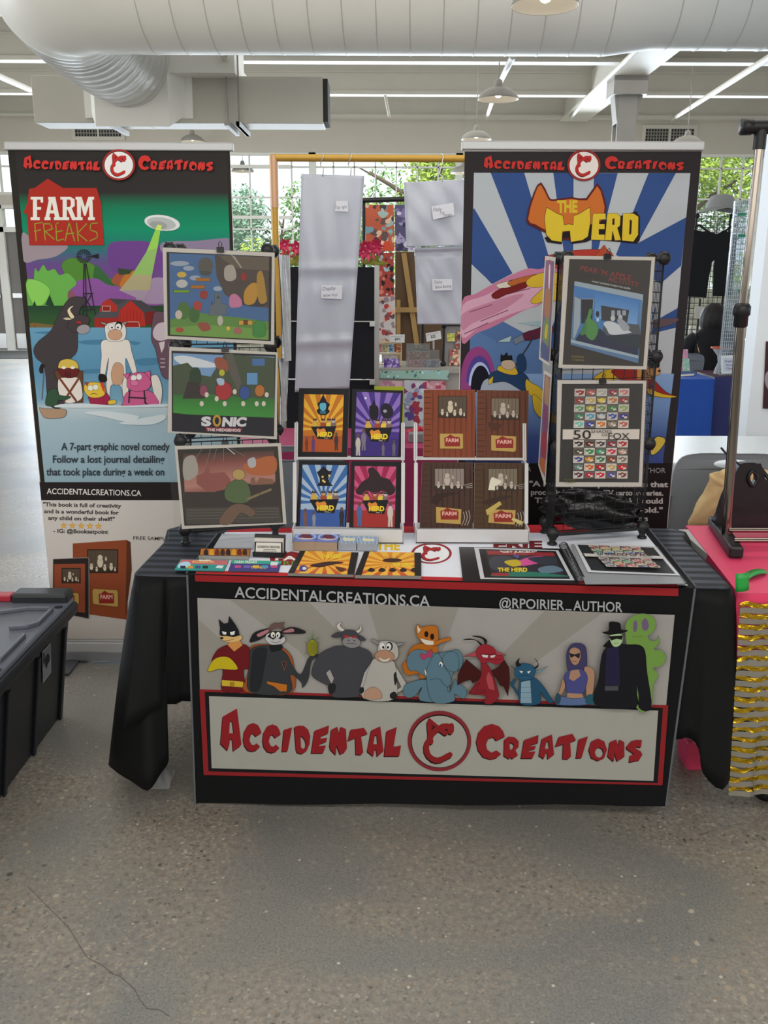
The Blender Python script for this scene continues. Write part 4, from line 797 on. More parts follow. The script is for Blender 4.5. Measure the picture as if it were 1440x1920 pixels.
for y in range(390, 770, 34): a.line([(440, y), (470, y - 2)], 2, '5e2c1a')
def group_photo(a, x0, y0, x1, y1, bg='4d4136', fg='b5aa96'):
    """small sepia picture of a group in front of boards"""
    a.rect(x0 - 6, y0 - 6, x1 + 6, y1 + 6, '2b2019'); a.rect(x0, y0, x1, y1, bg); W, H = x1 - x0, y1 - y0
    for i in range(1, 8): a.line([(x0 + W * i / 8, y0), (x0 + W * i / 8, y0 + H * .75)], W * .012, '3a3028')
    a.poly([(x0, y1), (x0, y1 - H * .2), (x1, y1 - H * .2), (x1, y1)], '332a22')
    for px, py, s in ((.12, .78, .16), (.42, .55, .3), (.3, .88, .12), (.58, .82, .16), (.8, .78, .18), (.62, .4, .1), (.93, .88, .1)):
        a.ell(x0 + W * px, y0 + H * py, W * s * .34, H * s * .8, fg); a.ell(x0 + W * px, y0 + H * (py - s * .75), W * s * .3, H * s * .42, fg, ol=W * .008, oc='443a30')
group_photo(a, 522, 408, 692, 535)
def ticket(a, q, barn, fg='c9958a'):
    """gold ticket with a red barn"""
    a.poly(q, 'a6884a', 2, '6d5528'); x0, y0, w, h = barn; barn_logo(a, x0, y0, w, h, '7d2420', fg)
ticket(a, Q('555,632 690,640 698,650 698,735 688,737 558,722 550,710 548,645'), (585, 642, 90, 76))
a.poly(Q('318,458 520,450 528,460 528,805 515,805 316,765'), '26211f', 3, '8d8a88'); a.poly(Q('325,488 505,485 505,772 325,752'), '80402a'); group_photo(a, 374, 516, 474, 594); ticket(a, Q('345,660 460,655 470,665 470,715 460,722 350,712'), (365, 655, 80, 55))
a.t = (0, 0, 1, 1)
place(a, LET1, (55, 32, 1408, 395), (47, 292, 190, 321), 'b5302c'); place(a, LET2, (55, 112, 1372, 415), (261, 292, 401, 322), 'b5302c'); badge(a, 225, 310, 30, '8f2a28', 'a82a28', 'd6d0cc', '2a1211')
a.build('printed_face', VINYL, lb)
# ---- right: hero banner
rb, a = banner('banner_stand', 'tall roll-up banner with blue and white sunburst and flying heroes, right of the booth', .279, 1.104, 3.4, 2.028, 1.2)
a.T(840, 260, 2.939)
def QB(st): return Q(st)
a.poly(Q('92,70 1398,70 1205,2150 50,2150'), '2a2629')
PB = [(143, 188), (1336, 190), (1180, 1840), (105, 1840)]
a.cq = [(888, 324), (1294.6, 324), (1241, 886), (875.7, 886)]; a.poly(PB, 'a9b0b6')
def inq(pts):   # keep wedges inside the picture's slanted edges
    return pts
BL = '2f4a80'
for w in ('235,188 420,188 582,740 450,740', '580,188 692,189 690,640 640,640', '935,190 805,190 790,640 820,640', '1255,190 1105,190 925,640 1010,640', '143,382 350,742 240,800 130,680 135,400', '1315,432 1285,700 1170,800 925,640', '128,690 240,805 120,830', '1290,700 1180,800 1120,1000 1265,930', '700,700 860,700 830,1180 520,1180'): a.poly(Q(w), BL)
a.poly(Q('135,388 128,690 235,800 450,770 582,740 560,900 350,1000 118,1100'), 'a9b0b6'); a.poly(Q('143,382 355,742 245,800 128,690'), BL); a.poly(Q('128,690 240,800 122,850'), 'a9b0b6'); a.poly(Q('1285,700 1170,800 1130,1010 1270,925'), 'a9b0b6'); a.poly(Q('1272,930 1262,1040 1120,1080 1130,1010'), BL); a.poly(Q('1262,1040 1250,1290 1000,1290 1100,1080'), 'a9b0b6')
a.T(840, 500, 2.939)
a.poly(Q('122,250 300,300 520,420 520,560 118,680'), '4a6796'); a.poly(Q('120,330 280,420 520,360 520,620 110,700'), '53719f')
a.grad(Q('105,590 1245,590 1170,1180 90,1180'), [(0, '7c9cc4'), (.3, '6a8ab8'), (.6, '3f558f'), (1, '34417f')])
a.cq = [(866, 324), (1316, 324), (1310, 886), (862, 886)]  # pink energy trail with a flying hero
a.blob(Q('78,190 150,150 240,100 350,45 440,10 520,10 640,-60 700,-50 700,20 620,60 520,200 420,240 250,330 150,370 78,420'), 'b5718f'); a.blob(Q('80,215 200,160 380,80 520,60 520,190 350,260 180,330 80,390'), 'c79ab0'); a.blob(Q('80,260 250,190 420,150 300,240 140,310 80,350'), 'b67c96')
for w in ('120,250 240,210', '180,300 330,240', '330,150 450,120', '90,370 220,310'): a.line(Q(w), 5, '7d4463')
a.blob(Q('265,100 330,80 370,72 360,105 300,125'), 'c7c1b2', 1.8); a.blob(Q('330,85 420,55 500,40 540,45 520,75 430,95 360,110'), 'a85d2a', 1.8); a.blob(Q('240,155 290,120 330,115 425,85 430,115 330,150 265,178'), '6d1a1c', 1.8); a.blob(Q('430,85 470,50 560,30 690,60 690,130 560,110 460,115'), 'c4a530', 1.8); a.blob(Q('455,190 490,150 560,100 690,110 660,180 540,190 480,205'), 'c4a530', 1.8); a.blob(Q('530,-50 700,-90 880,-90 900,-30 760,0 600,10'), 'a0352c', 1.8)
a.poly(Q('800,-50 860,-120 900,-60'), 'a04428', 1.8)
# portal
a.ell(165, 620, 95, 180, '8a3d78', 0, 180, 360); a.rect(70, 615, 260, 690, '8a3d78'); a.ell(172, 640, 72, 150, '4a3f8a', 0, 180, 360); a.ell(176, 655, 62, 130, 'a9b8d8', 0, 180, 360); a.ell(180, 662, 54, 118, '141220', 0, 180, 360); a.rect(126, 655, 234, 690, '141220')
# gargoyle shapes
a.poly(Q('380,310 510,298 510,330 440,320'), '8fa8b0'); a.blob(Q('405,380 430,360 480,345 560,320 580,360 480,400 420,405'), '541d33', 2); a.poly(Q('265,415 350,380 340,415'), '9db5b8', 1.5); a.poly(Q('355,400 410,372 420,405 370,430'), '6a7585', 1.5)
# masked fox on a rope
a.line(Q('480,370 440,440 360,560 278,680'), 7, '2c3038'); a.blob(Q('190,640 240,610 330,610 420,660 440,720 200,720'), '9aa5b5'); a.blob(Q('225,600 260,575 330,575 400,580 440,610 450,670 420,690 320,635 235,640'), '1e3b5c', 2); a.blob(Q('385,580 380,500 410,480 430,520 425,570'), '1e3b5c', 2); a.blob(Q('270,560 290,545 360,550 385,590 340,595 280,575'), 'c4a530', 1.8); a.poly(Q('288,520 290,480 305,490 325,470 330,490 352,488 358,540 320,545'), '15161b'); a.blob(Q('300,520 350,515 372,545 340,570 295,550'), 'b8a48e', 1.6); a.blob(Q('430,620 460,640 520,680 560,800 480,730 430,680'), 'c4a530', 2); a.poly(Q('222,625 250,600 245,640 225,650'), 'c4a530', 1.6)
# second hero on the right
a.blob(Q('800,620 870,570 960,560 940,620'), 'c4a530', 2); a.blob(Q('900,570 1050,560 1120,610 1200,690 1262,715 1180,720 1060,690 960,630'), '8a2824', 2); a.blob(Q('1100,670 1180,700 1262,715 1200,722 1110,705'), 'c4a530', 1.8); a.rect(1040, 560, 1120, 620, 'b8823f', 1.6); a.blob(Q('1100,540 1150,545 1170,575 1150,600 1100,595'), 'bd8a55', 1.8); a.blob(Q('1100,515 1130,505 1160,520 1160,555 1105,552'), '1a1a1e'); a.ell(1162, 574, 7, 6, '111'); a.blob(Q('1130,295 1200,285 1265,285 1255,305 1190,330 1140,335'), '5a4a50')
a.blob(Q('470,700 560,790 620,850 560,860 480,800'), 'c4a530', 1.8); a.t = (0, 0, 1, 1)
a.blob(Q('1222,830 1232,818 1246,822 1245,832 1232,848 1220,852'), 'c9b04a', 1); a.poly(Q('1080,1000 1100,985 1110,1010'), '34417f')
a.T(840, 260, 2.939)
a.cq = None  # cat-eared title
a.poly(smooth(Q('430,450 470,300 512,240 555,320 580,335 680,322 760,328 822,245 862,330 868,420 800,520 760,545 655,560 560,530 470,485'), 2), '571a1c'); a.poly(smooth(Q('440,445 478,305 510,255 550,330 580,345 680,332 765,340 820,262 852,335 858,415 790,510 655,545 560,515 480,472'), 2), 'b9652a')
a.poly(Q('530,545 545,570 625,582 632,548 680,548 682,580 760,570 790,555 1040,578 1055,560 1055,430 1040,410 1040,400'), '1d1417')
a.poly(Q('542,378 600,412 632,425 640,475 665,470 688,475 690,425 720,415 780,378 785,450 770,540 740,560 675,570 670,510 630,512 626,570 570,562 540,530 530,440'), 'c9b02f', 2.5, '2a1a10')
for w in ('796,420 800,412 868,412 868,445 832,448 832,470 862,470 862,500 830,500 830,528 862,528 862,560 786,558', '876,412 930,412 950,430 946,480 932,492 952,560 918,562 905,510 900,562 862,560', '962,412 1020,412 1048,430 1046,530 1020,568 956,562'): a.poly(Q(w), 'c9b02f', 2, '2a1a10')
a.poly(Q('905,440 916,440 916,475 903,475'), '2a1a10'); a.poly(Q('1000,445 1012,452 1008,525 996,530'), '2a1a10')
a.text('THE', 600, 405, 62, 112, 'c4a92f', .05)
a.t = (0, 0, 1, 1); a.poly(Q('862,868 1258,868 1249,1002 860,1002'), '1c1718')
a.text('ACCIDENTALCREATIONS.CA', 880, 884, 9, 115, '9b9797', .0); a.text('@RPOIRIER_AUTHOR', 1115, 886, 9, 132, '9b9797', .0)
for w, x, y, W in (('"A madcap romp of comics that', 992, 911, 260), ('proceeds like a classic TV cartoon series.', 995, 927, 248), ('The perfect kind of book I could', 1002, 942, 240), ('share with my 9-year-old."', 1020, 959, 222), ('- Editors', 1170, 976, 44)): a.text(w, x, y, 9.5, W, 'b5b2b0', .035, rise=.006)
place(a, LET1, (55, 32, 1408, 395), (907, 292, 1058, 320), 'b5302c'); place(a, LET2, (55, 112, 1372, 415), (1133, 293, 1281, 320), 'b5302c'); badge(a, 1094, 310, 30.5, '8f2a28', 'a82a28', 'd6d0cc', '2a1211')
a.build('printed_face', VINYL, rb)
# ------------------------------------------------------------------ print racks of black wire panels
BLK = mat('black_plastic', '17181b', .45, noise=.1); WIRE = mat('black_wire', '1b1c1f', .4, .3)
def rack(name, label, A, B, levels, depth, x_open):
    A, B = V(A), V(B); t = thing(name, label, 'display rack', ((A.x + B.x) / 2, (A.y + B.y) / 2 + depth / 2, .745)); D = V((0, depth, 0))
    def panel(p, q, z0, z1, nm='wire_panel'):
        b = MB(); up = V((0, 0, 1)); c = [p + up * z0, q + up * z0, q + up * z1, p + up * z1]
        b.tube(c, .0032, 6, closed=True, cap=False)
        for i in range(1, 9): a_, e_ = p.lerp(q, i / 9), None; b.tube([a_ + up * z0, a_ + up * z1], .0013, 5)
        for i in range(1, 9): z = z0 + (z1 - z0) * i / 9; b.tube([p + up * z, q + up * z], .0013, 5)
        b.build(nm, WIRE, t)
    A0, B0 = V((A.x, A.y, 0)), V((B.x, B.y, 0))
    for z0, z1 in zip(levels, levels[1:]):
        panel(A0, B0, z0 + .006, z1 - .006); panel(A0, A0 + D, z0 + .006, z1 - .006); panel(B0, B0 + D, z0 + .006, z1 - .006)
    for c in (A0, B0, A0 + D, B0 + D):
        for k, z in enumerate(levels):
            b = MB(); nrm = V((0, -1, 0)); b.lathe([(.0001, -.016), (.016, -.016), (.02, -.008), (.02, .008), (.016, .016), (.0001, .016)], c + V((0, 0, z)), (0, 1, 0), 16); b.box((c.x - .012, c.y - .008, z - .02), (c.x + .012, c.y + .008, z + .02)); b.build('connector', BLK, t)
        b = MB(); b.tube([c + V((0, 0, levels[0])), c + V((0, 0, .752))], [.009, .011], 10); b.lathe([(.011, .7525), (.016, .7525), (.016, .758), (.009, .762)], (c.x, c.y, 0), seg=14); b.build('foot', BLK, t)
    b = MB(); b.tube([A0 + V((0, -.004, levels[0] - .004)), B0 + V((0, -.004, levels[0] - .004))], .006, 8); b.build('bottom_rail', BLK, t)
    return t
LA, LB = V((-.645, 2.83, 0)), V((-.362, 2.905, 0)); RA, RB_ = V((.548, 2.83, 0)), V((.862, 2.91, 0))
rack('print_rack', 'black wire grid rack with three landscape prints on the left of the table', LA, LB, [.797, 1.09, 1.383, 1.672], .15, 1)
rack('print_rack', 'black wire grid rack with two portrait prints on the right of the table', RA, RB_, [.79, 1.072, 1.352, 1.652], .14, -1)
def sheet(name, label, quad, o, n, art, thick=.004, mats=None, cat='print', group=None, base='cfcac2', gain=1.3, cz=None, loc=None, sleeve=None):
    """flat item: quad (photo frame) on plane (o, n), thickened backwards, artwork in front"""
    o, n = V(o), V(n).normalized(); q = [hit(x, y, o, n) for x, y in quad]; c = sum(q, V()) / 4
    low = min(p.z for p in q); t = thing(name, label, cat, (c.x, c.y, low) if loc is None else loc, group)
    b = MB(); b.hexa(q, -n * thick); b.build('backing', mats or mat('white_card', base, .6), t)
    a = Art(o + n * .0004, n, gain, 4e-5); a.cq = list(quad); art(a); a.cq = None
    if a.v: a.build('printed_face', GLOSSY if sleeve else PRINT, t)
    if sleeve:
        s = [hit(x, y, o + n * .0035, n) for x, y in sleeve]; b = MB(); b.add(s, [(3, 2, 1, 0)]); b.build('clear_sleeve', clear('clear_sleeve', 'f6f8fa', .12, .985), t)
    return t
def fr(A, B): d = (V(B) - V(A)); return V((d.y, -d.x, 0)).normalized()
nL, nR = fr(LA, LB), fr(RA, RB_); oL, oR = LA + nL * .02, RA + nR * .02
def TQ(st, x0, y0, k): return [(x0 + x / k, y0 + y / k) for x, y in Q(st)]
def art1(a):
    a.T(290, 440, 5.333); a.poly(Q('118,172 1172,218 1163,1065 130,1012'), '2a2724'); a.poly(Q('145,185 1145,222 1138,1052 155,1000'), '46648c'); a.poly(Q('600,205 1145,222 1140,730 1000,720 880,690 700,600 620,420'), '4d4540'); a.poly(Q('640,210 1145,225 1145,360 830,340 700,260'), '5f564c')
    a.poly(Q('155,850 400,770 560,800 860,830 1140,870 1138,1052 155,1000'), '5a7f42'); a.poly(Q('155,930 500,900 900,930 1140,960 1138,1052 155,1000'), '6b8f4a')
    for x, y, r in ((250, 288, 95), (340, 336, 55), (405, 432, 55), (630, 540, 45)): a.ell(x, y, r, 25, '8d98a6')
    a.ell(510, 310, 75, 85, '55544f'); a.poly(Q('440,360 580,370 540,410 470,405'), '4a4945'); a.poly(Q('540,810 560,700 600,690 600,580 670,590 665,690 720,700 715,800'), '5d666c', 2, '3a4046')
    a.poly(Q('560,700 575,660 590,700'), '454c55'); a.poly(Q('612,640 635,600 660,640'), '454c55')
    for x, y, w in ((415, 432, 140), (360, 505, 140)): a.rect(x, y, x + w, y + 34, '9a6428', 2)
    a.rect(190, 552, 345, 580, '6d8f34', 2)
    a.blob(Q('860,690 900,640 980,620 1060,650 1130,690 1000,720'), '3d3b40'); a.ell(290, 760, 60, 90, '4a6a3a'); a.ell(395, 800, 55, 80, '3f6238'); a.blob(Q('990,1015 985,920 1010,870 1050,855 1090,875 1110,930 1100,1015'), '437d40', 2)
    for x in (840, 930): a.rect(x, 858, x + 48, 902, 'b58f3f', 2)
    a.rect(888, 856, 930, 900, '6a3d24', 2); a.ell(735, 937, 17, 22, 'c9a83f'); a.blob(Q('430,890 520,880 560,940 480,965'), '8a4a40'); a.ell(270, 400, 48, 30, 'b59a4a'); a.ell(272, 490, 58, 42, 'a9a9a6'); a.blob(Q('700,330 760,300 800,330 815,430 760,465 700,440'), '9a948a')
    a.blob(Q('750,620 800,590 860,640 870,710 800,730 750,715'), 'b0708e'); a.blob(Q('900,560 980,480 1040,520 1000,680 900,690'), 'a8803a'); a.blob(Q('1020,420 1060,360 1090,420 1110,560 1120,670 1040,670'), '9a7a3c'); a.ell(890, 420, 30, 40, '8a3030'); a.ell(490, 600, 40, 45, '8a3a34'); a.poly(Q('385,690 420,660 475,685 460,760 400,750'), '9a3f3a'); a.ell(240, 800, 35, 45, 'b5a9a0'); a.ell(655, 860, 28, 50, 'aaa69a'); a.ell(830, 960, 40, 35, '96605a')
    a.poly(Q('760,200 800,215 875,330 860,335'), '8d8780'); a.ell(250, 950, 40, 25, '9a4a3a')
def art2(a):
    a.T(290, 440, 5.333); a.poly(Q('168,1160 1212,1200 1193,2018 172,1965'), '2a2829'); a.poly(Q('182,1185 1200,1220 1190,1830 185,1780'), '6f8fb5'); a.blob(Q('190,1230 300,1210 480,1250 620,1300 560,1330 300,1310'), 'c0c6cc')
    a.poly(Q('182,1310 330,1280 450,1400 560,1420 700,1190 900,1210 1200,1230 1195,1650 185,1640'), '45503f'); a.poly(Q('185,1610 450,1590 800,1620 1195,1650 1190,1910 185,1780'), '3f7a3a'); a.grad(Q('185,1600 1195,1640 1192,1885 185,1780'), [(0, '356a35'), (1, '3f8a3c')])
    a.blob(Q('360,1350 440,1335 470,1450 420,1530 350,1480'), '2f4030'); a.poly(Q('280,1640 330,1470 440,1480 500,1640'), '3a3432'); a.blob(Q('600,1240 680,1230 740,1300 720,1370 620,1330'), '8a5040'); a.rect(640, 1350, 705, 1450, '5a5650', 2); a.ell(672, 1380, 30, 34, 'a9a838', ol=2); a.poly(Q('700,1190 780,1190 870,1480 830,1560 760,1400'), '59564f'); a.rect(975, 1240, 1100, 1310, '4a6a9a'); a.rect(920, 1380, 1030, 1500, '5f8ab5', 2)
    a.ell(690, 1560, 85, 95, '9a3436', ol=3); a.blob(Q('620,1440 690,1445 690,1500 640,1500'), '9ab0c5'); a.ell(900, 1580, 55, 70, '39508a', ol=3); a.ell(1050, 1560, 50, 60, 'a86a34', ol=3); a.ell(490, 1560, 42, 60, '80455a', ol=3)
    for x, y in ((470, 1690), (520, 1600), (620, 1640), (800, 1570), (885, 1690), (1020, 1690), (1090, 1690), (1120, 1600), (700, 1690)): a.ell(x, y, 20, 26, 'c4bcb0')
    a.poly(Q('172,1790 1192,1830 1193,2018 172,1965'), '23232a'); a.text('S', 465, 1908, 84, 100, 'c3c3c8', .06); a.ell(622, 1860, 42, 60, 'b08a3a'); a.ell(622, 1860, 22, 36, '23232a'); a.text('NIC', 672, 1912, 82, 240, 'c3c3c8', .06, shear=.12)
    a.poly(Q('505,1922 880,1935 860,1972 515,1962'), '7d2a34'); a.text('THE HEDGEHOG', 522, 1962, 26, 335, 'd0cacc', .03, rise=.02)
def art3(a):
    a.T(290, 720, 5.333); a.poly(Q('228,655 1232,622 1285,1388 297,1418'), '33302c'); a.grad(Q('285,700 1190,665 1210,1000 300,1110'), [(0, '4a3a36'), (.25, '7a4a44'), (.55, '9a6a60'), (.8, 'a87a70'), (1, '7a4a44')]); a.blob(Q('290,760 400,720 430,900 300,960'), '97938a'); a.blob(Q('900,800 1190,720 1195,900 950,900'), 'a5603a'); a.blob(Q('930,760 1000,735 1010,820 950,835'), 'a3a6a8')
    a.poly(Q('420,1000 420,920 500,880 505,820 540,815 550,890 700,880 760,960 760,1000 560,1100'), '84504a'); a.poly(Q('290,1080 600,1080 900,1000 1230,980 1250,1250 300,1260'), '37322e'); a.poly(Q('300,1240 1240,1225 1270,1380 320,1400'), '46423d')
    for y in (1262, 1290, 1318, 1350): a.line([(330, y), (700, y - 6), (1240, y - 18)], 6, '5f5a52')
    a.blob(Q('700,1060 760,980 850,950 930,1000 960,1100 930,1180 800,1190 710,1150'), '4f6240', 3); a.blob(Q('780,880 830,850 890,870 900,930 850,960 790,940'), 'a8905a', 3); a.blob(Q('640,1390 700,1270 800,1200 920,1210 1010,1280 960,1330 860,1290 760,1400'), '6a5547', 3); a.line(Q('930,1150 1050,1100 1160,1055'), 24, '7d6e54'); a.poly(Q('960,940 1000,930 1010,1000 1050,935 1180,950 1190,1000 960,1010'), '7d5a48')
    for p in ('480,640 400,760', '560,640 500,860', '620,640 590,760', '690,640 690,780', '760,640 900,720'): a.line(Q(p), 4, '7d7470')
    a.line(Q('710,628 800,700'), 8, 'c5c0bc')
IN = sheet('art_print', 'print of a green castle landscape under blue sky and clouds, topmost on the left rack', TQ('80,128 1200,180 1195,1100 98,1040', 290, 440, 5.333), oL, nL, art1, group='prints on the racks', sleeve=TQ('78,120 1212,172 1210,1112 95,1050', 290, 440, 5.333))
sheet('art_print', 'print with green meadow and bold white lettering, middle of the left rack', TQ('148,1120 1230,1178 1222,2045 130,1978', 290, 440, 5.333), oL, nL, art2, group='prints on the racks', sleeve=TQ('100,1112 1240,1170 1235,2055 118,1985', 290, 440, 5.333))
sheet('art_print', 'tilted dusky red landscape print, lowest on the left rack', TQ('200,622 1262,592 1318,1400 272,1450', 290, 720, 5.333), oL + nL * .012, nL, art3, group='prints on the racks', sleeve=TQ('118,592 1270,580 1325,1405 200,1450', 290, 720, 5.333))
def artR1(a):
    a.T(1030, 470, 5.0545); a.poly(Q('190,80 968,92 890,1095 126,1080'), '2e2b28'); a.text("PEAR 'N APPLE", 290, 185, 46, 490, '7a2f2e', .01, ang=11); a.text('ACTIVITY', 552, 285, 46, 300, '7a2f2e', .01, ang=12); a.text('WHAT HAPPENS WHEN YOU SLEEP?', 402, 298, 15, 372, 'a9b0b0', .02, ang=11)
    a.poly(Q('238,288 890,415 842,1068 202,880'), '54789c'); a.poly(Q('238,288 890,415 885,490 235,350'), '8a9aa5'); a.poly(Q('235,330 885,470 860,500 800,1000 240,850'), '3f6fa5'); a.grad(Q('430,400 850,480 830,700 430,640'), [(0, '3f74ad'), (1, '6a94c0')])
    a.poly(Q('238,432 300,460 292,700 240,830 222,825'), '8d99a4', 2); a.poly(Q('302,455 418,455 405,690 302,690'), '26262b'); a.line(Q('302,458 418,458 412,560'), 5, '8d99a4'); a.poly(Q('490,520 755,565 735,680 495,660'), '33343a', 2)
    for x in (585, 640, 690): a.rect(x, 565, x + 36, 615, '8d97a0', 2)
    a.poly(Q('240,850 300,760 480,740 540,790 850,780 840,1000 540,930'), '232942'); a.poly(Q('500,740 540,680 850,700 862,790 540,805'), '4a4f55'); a.blob(Q('510,690 560,665 640,690 760,760 770,780 640,798 570,790 540,740'), 'b5bcc2', 2); a.poly(Q('535,810 862,795 850,930 560,860'), '24303a'); a.ell(600, 640, 22, 28, 'b0b5b8'); a.ell(672, 632, 20, 26, 'a5aab0'); a.blob(Q('640,660 690,650 760,730 700,760'), '8d949c')
    a.blob(Q('375,560 395,550 405,580 390,640 440,680 465,740 440,820 400,850 350,810 330,740 350,660'), '4a7f45', 2, '27472a'); a.blob(Q('290,780 330,690 350,640 345,780 300,800'), '3f6f42'); a.poly(Q('202,840 842,995 842,1068 202,880'), '8fa0ac'); a.poly(Q('202,870 842,1020 842,1068 202,890'), '4f6f92'); a.text('Accidental', 205, 1010, 24, 120, '6d6438', .02, ang=3); a.text('Creations', 215, 1042, 24, 115, '6d6438', .02, ang=3); a.ell(455, 600, 16, 30, '1f2a35'); a.rect(445, 640, 468, 670, 'a9c0d0')
FOXY = '8a2a30 a8504a 9a9a96 8a2440 b56a6a|8a2a2c b59a5a c4b030 a86a34 8f2a2c|4f8a5f a9a43a 5f7f3f 3a7a3a 7f9a5a|2f7a5a 3f8fb0 a9b0b4 2f4a9a 3f3a7a|5fa59a 3a3f8a b5662a 8a7f6f a0564f'.split('|')
FOXZ = '3a3538 5a2a2c 4a4048 7a2f3c 9a3038|4a4238 2f7a4a 3f8a6a b0304a a98a7a|3a3f7a b5803a 2f6a4a 7a3a20 6f6a60|5f7a7a b0581f 9a1f24 a98f5a b0242c|4a3040 a02a3a b02f44 4a4a8a 6a3f3a'.split('|')
def foxgrid(a, rows, q):
    """checkerboard of little fox faces; q = TL, TR, BR, BL of the block"""
    def at(u, v): x = [(q[0][k] * (1 - u) + q[1][k] * u) * (1 - v) + (q[3][k] * (1 - u) + q[2][k] * u) * v for k in (0, 1)]; return tuple(x)
    for j, r in enumerate(rows):
        for i, c in enumerate(r.split()):
            f = lambda u, v: at((i + u) / 5, (j + v) / 5)
            a.poly([f(.02, .02), f(.98, .02), f(.98, .98), f(.02, .98)], '5a5651' if (i + j) % 2 else 'b3aea6'); s = 1 if (i * 7 + j * 3) % 2 else -1; g = lambda u, v: f(.5 + s * (u - .5), v)
            a.poly([g(*p) for p in ((.1, .25), (.3, .3), (.5, .15), (.72, .3), (.92, .22), (.82, .5), (.9, .68), (.6, .85), (.35, .8), (.15, .62))], c); a.poly([g(*p) for p in ((.55, .55), (.8, .52), (.85, .7), (.6, .8))], 'c4bdb2'); a.poly([g(*p) for p in ((.4, .42), (.55, .4), (.52, .56), (.4, .56))], 'd0ccc4')
def artR2(a):
    a.T(1030, 470, 5.0545); a.poly(Q('120,1262 888,1260 848,2196 92,2193'), '272523'); foxgrid(a, FOXY, Q('238,1308 760,1303 746,1680 222,1680')); a.poly(Q('122,1692 850,1690 845,1784 120,1786'), 'b8b2aa'); a.T(980, 760, 4.114); foxgrid(a, FOXZ, Q('385,265 808,265 800,562 378,562')); a.text('50', 382, 256, 68, 136, '2a2726', .0); a.text('SHADES', 520, 210, 24, 158, '2a2726', -.005); a.text('OF', 602, 236, 20, 42, '2a2726', -.005); a.text('FOX', 652, 258, 48, 162, '2a2726', .0); a.text('Accidental', 308, 575, 14, 90, '55562f', .02); a.text('Creations', 315, 594, 14, 85, '55562f', .02)
sheet('art_print', 'dark print of a blue bedroom with red title, upper on the right rack', TQ('145,48 1003,60 922,1125 92,1110', 1030, 470, 5.0545), oR, nR, artR1, group='prints on the racks', sleeve=TQ('140,40 1012,55 930,1132 88,1115', 1030, 470, 5.0545))
sheet('art_print', 'black print of a fox face grid with white title strip, lower on the right rack', [(1046, 713), (1212, 714), (1203.6, 912.6), (1042.7, 912.6)], oR, nR, artR2, group='prints on the racks', sleeve=[(1044, 711), (1215, 712), (1206, 915), (1041, 915)])
# prints on the rack sides
nS = V((-1, -.12, 0)).normalized(); oS = RA + V((-.012, .01, 0))
def side1(a):
    a.poly(TQ('95,110 155,120 118,880 52,840', 1000, 460, 4), '6a5f78'); 
    for st, c in (('100,130 140,130 130,330 95,300', '8a5a70'), ('92,330 130,350 118,560 84,520', '9a6a4a'), ('85,560 120,560 110,760 70,700', '6a7f5a'), ('95,600 108,600 100,700 84,680', 'b5a53a'), ('62,720 110,770 108,860 58,820', '4a5578'), ('118,160 128,160 122,320 114,300', 'c9c4d0')): a.blob(TQ(st, 1000, 460, 4), c)
def side2(a):
    a.poly(TQ('85,965 128,990 85,1740 45,1640', 1000, 460, 4), '6a5a80')
    for st, c in (('90,990 122,1010 112,1200 84,1180', '9a7a5a'), ('80,1200 112,1230 105,1400 75,1360', '7a4a6a'), ('70,1400 100,1420 95,1600 62,1560', '8f3a4a'), ('55,1590 90,1620 80,1720 50,1650', 'a5603a')): a.blob(TQ(st, 1000, 460, 4), c)
sheet('art_print', 'colourful print seen edge-on, upper on the left side of the right rack', [(1022, 480), (1040, 482.5), (1029.5, 686), (1010.5, 673)], oS, nS, side1, .003, group='prints on the racks')
sheet('art_print', 'violet print seen edge-on, lower on the left side of the right rack', [(1020, 695), (1033, 702.5), (1021, 910), (1009, 872)], oS, nS, side2, .003, group='prints on the racks')
def bowed(label, q, ys):
    P = [atY(*p, y) for p, y in zip(q, ys)]; t = thing('print_sleeve', label, 'print sleeve', (P[3].x, P[3].y, min(p.z for p in P)), 'sleeves on the side of the left rack')
    def f(u, v): p = P[0].lerp(P[1], u).lerp(P[3].lerp(P[2], u), v); return p + V((.006 * sin(u * 9 + v * 2) + .004 * sin(u * 23), -.01 * sin(pi * u), 0))
    b = MB(); b.grid(f, 16, 8); b.build('clear_sleeve', mat('crinkled_clear_plastic', 'b9bcc0', .16, .25, noise=.35, scale=30), t)
    b = MB(); b.grid(lambda u, v: f(u, v) + V((-.004, .012, 0)), 8, 4); b.build('print', mat('grey_print', '7d7b80', .6, noise=.4, scale=12), t)
bowed('crinkled clear sleeve seen edge-on, upper on the right side of the left rack', [(522.5, 477), (540, 479), (548, 674), (530, 679)], (2.93, 3.04, 3.04, 2.93)); bowed('clear sleeve seen edge-on, lower on the right side of the left rack', [(522, 672), (538, 674), (537, 782), (527, 799)], (2.94, 3.05, 3.05, 2.94))
def binder_clip(x, y, o, n, label):
    c = hit(x, y, V(o) + V(n) * .004, n); u = V((0, 0, 1)).cross(n).normalized(); M = Matrix((( u.x, -n.x, 0, c.x), (u.y, -n.y, 0, c.y), (u.z, -n.z, 1, c.z), (0, 0, 0, 1)))
    t = thing('binder_clip', label, 'clip', c, 'clips on the prints')
    b = MB(); b.prism([(-.011, -.006, -.008), (-.011, .008, -.008), (-.011, .003, .008), (-.011, -.001, .008)], (.022, 0, 0)); b.xf(M); b.build('body', BLK, t)
    b = MB(); b.tube([(-.004, -.002, .006), (-.005, -.006, .018), (0, -.008, .024), (.005, -.006, .018), (.004, -.002, .006)], .0012, 6); b.xf(M); b.build('handle', WIRE, t)
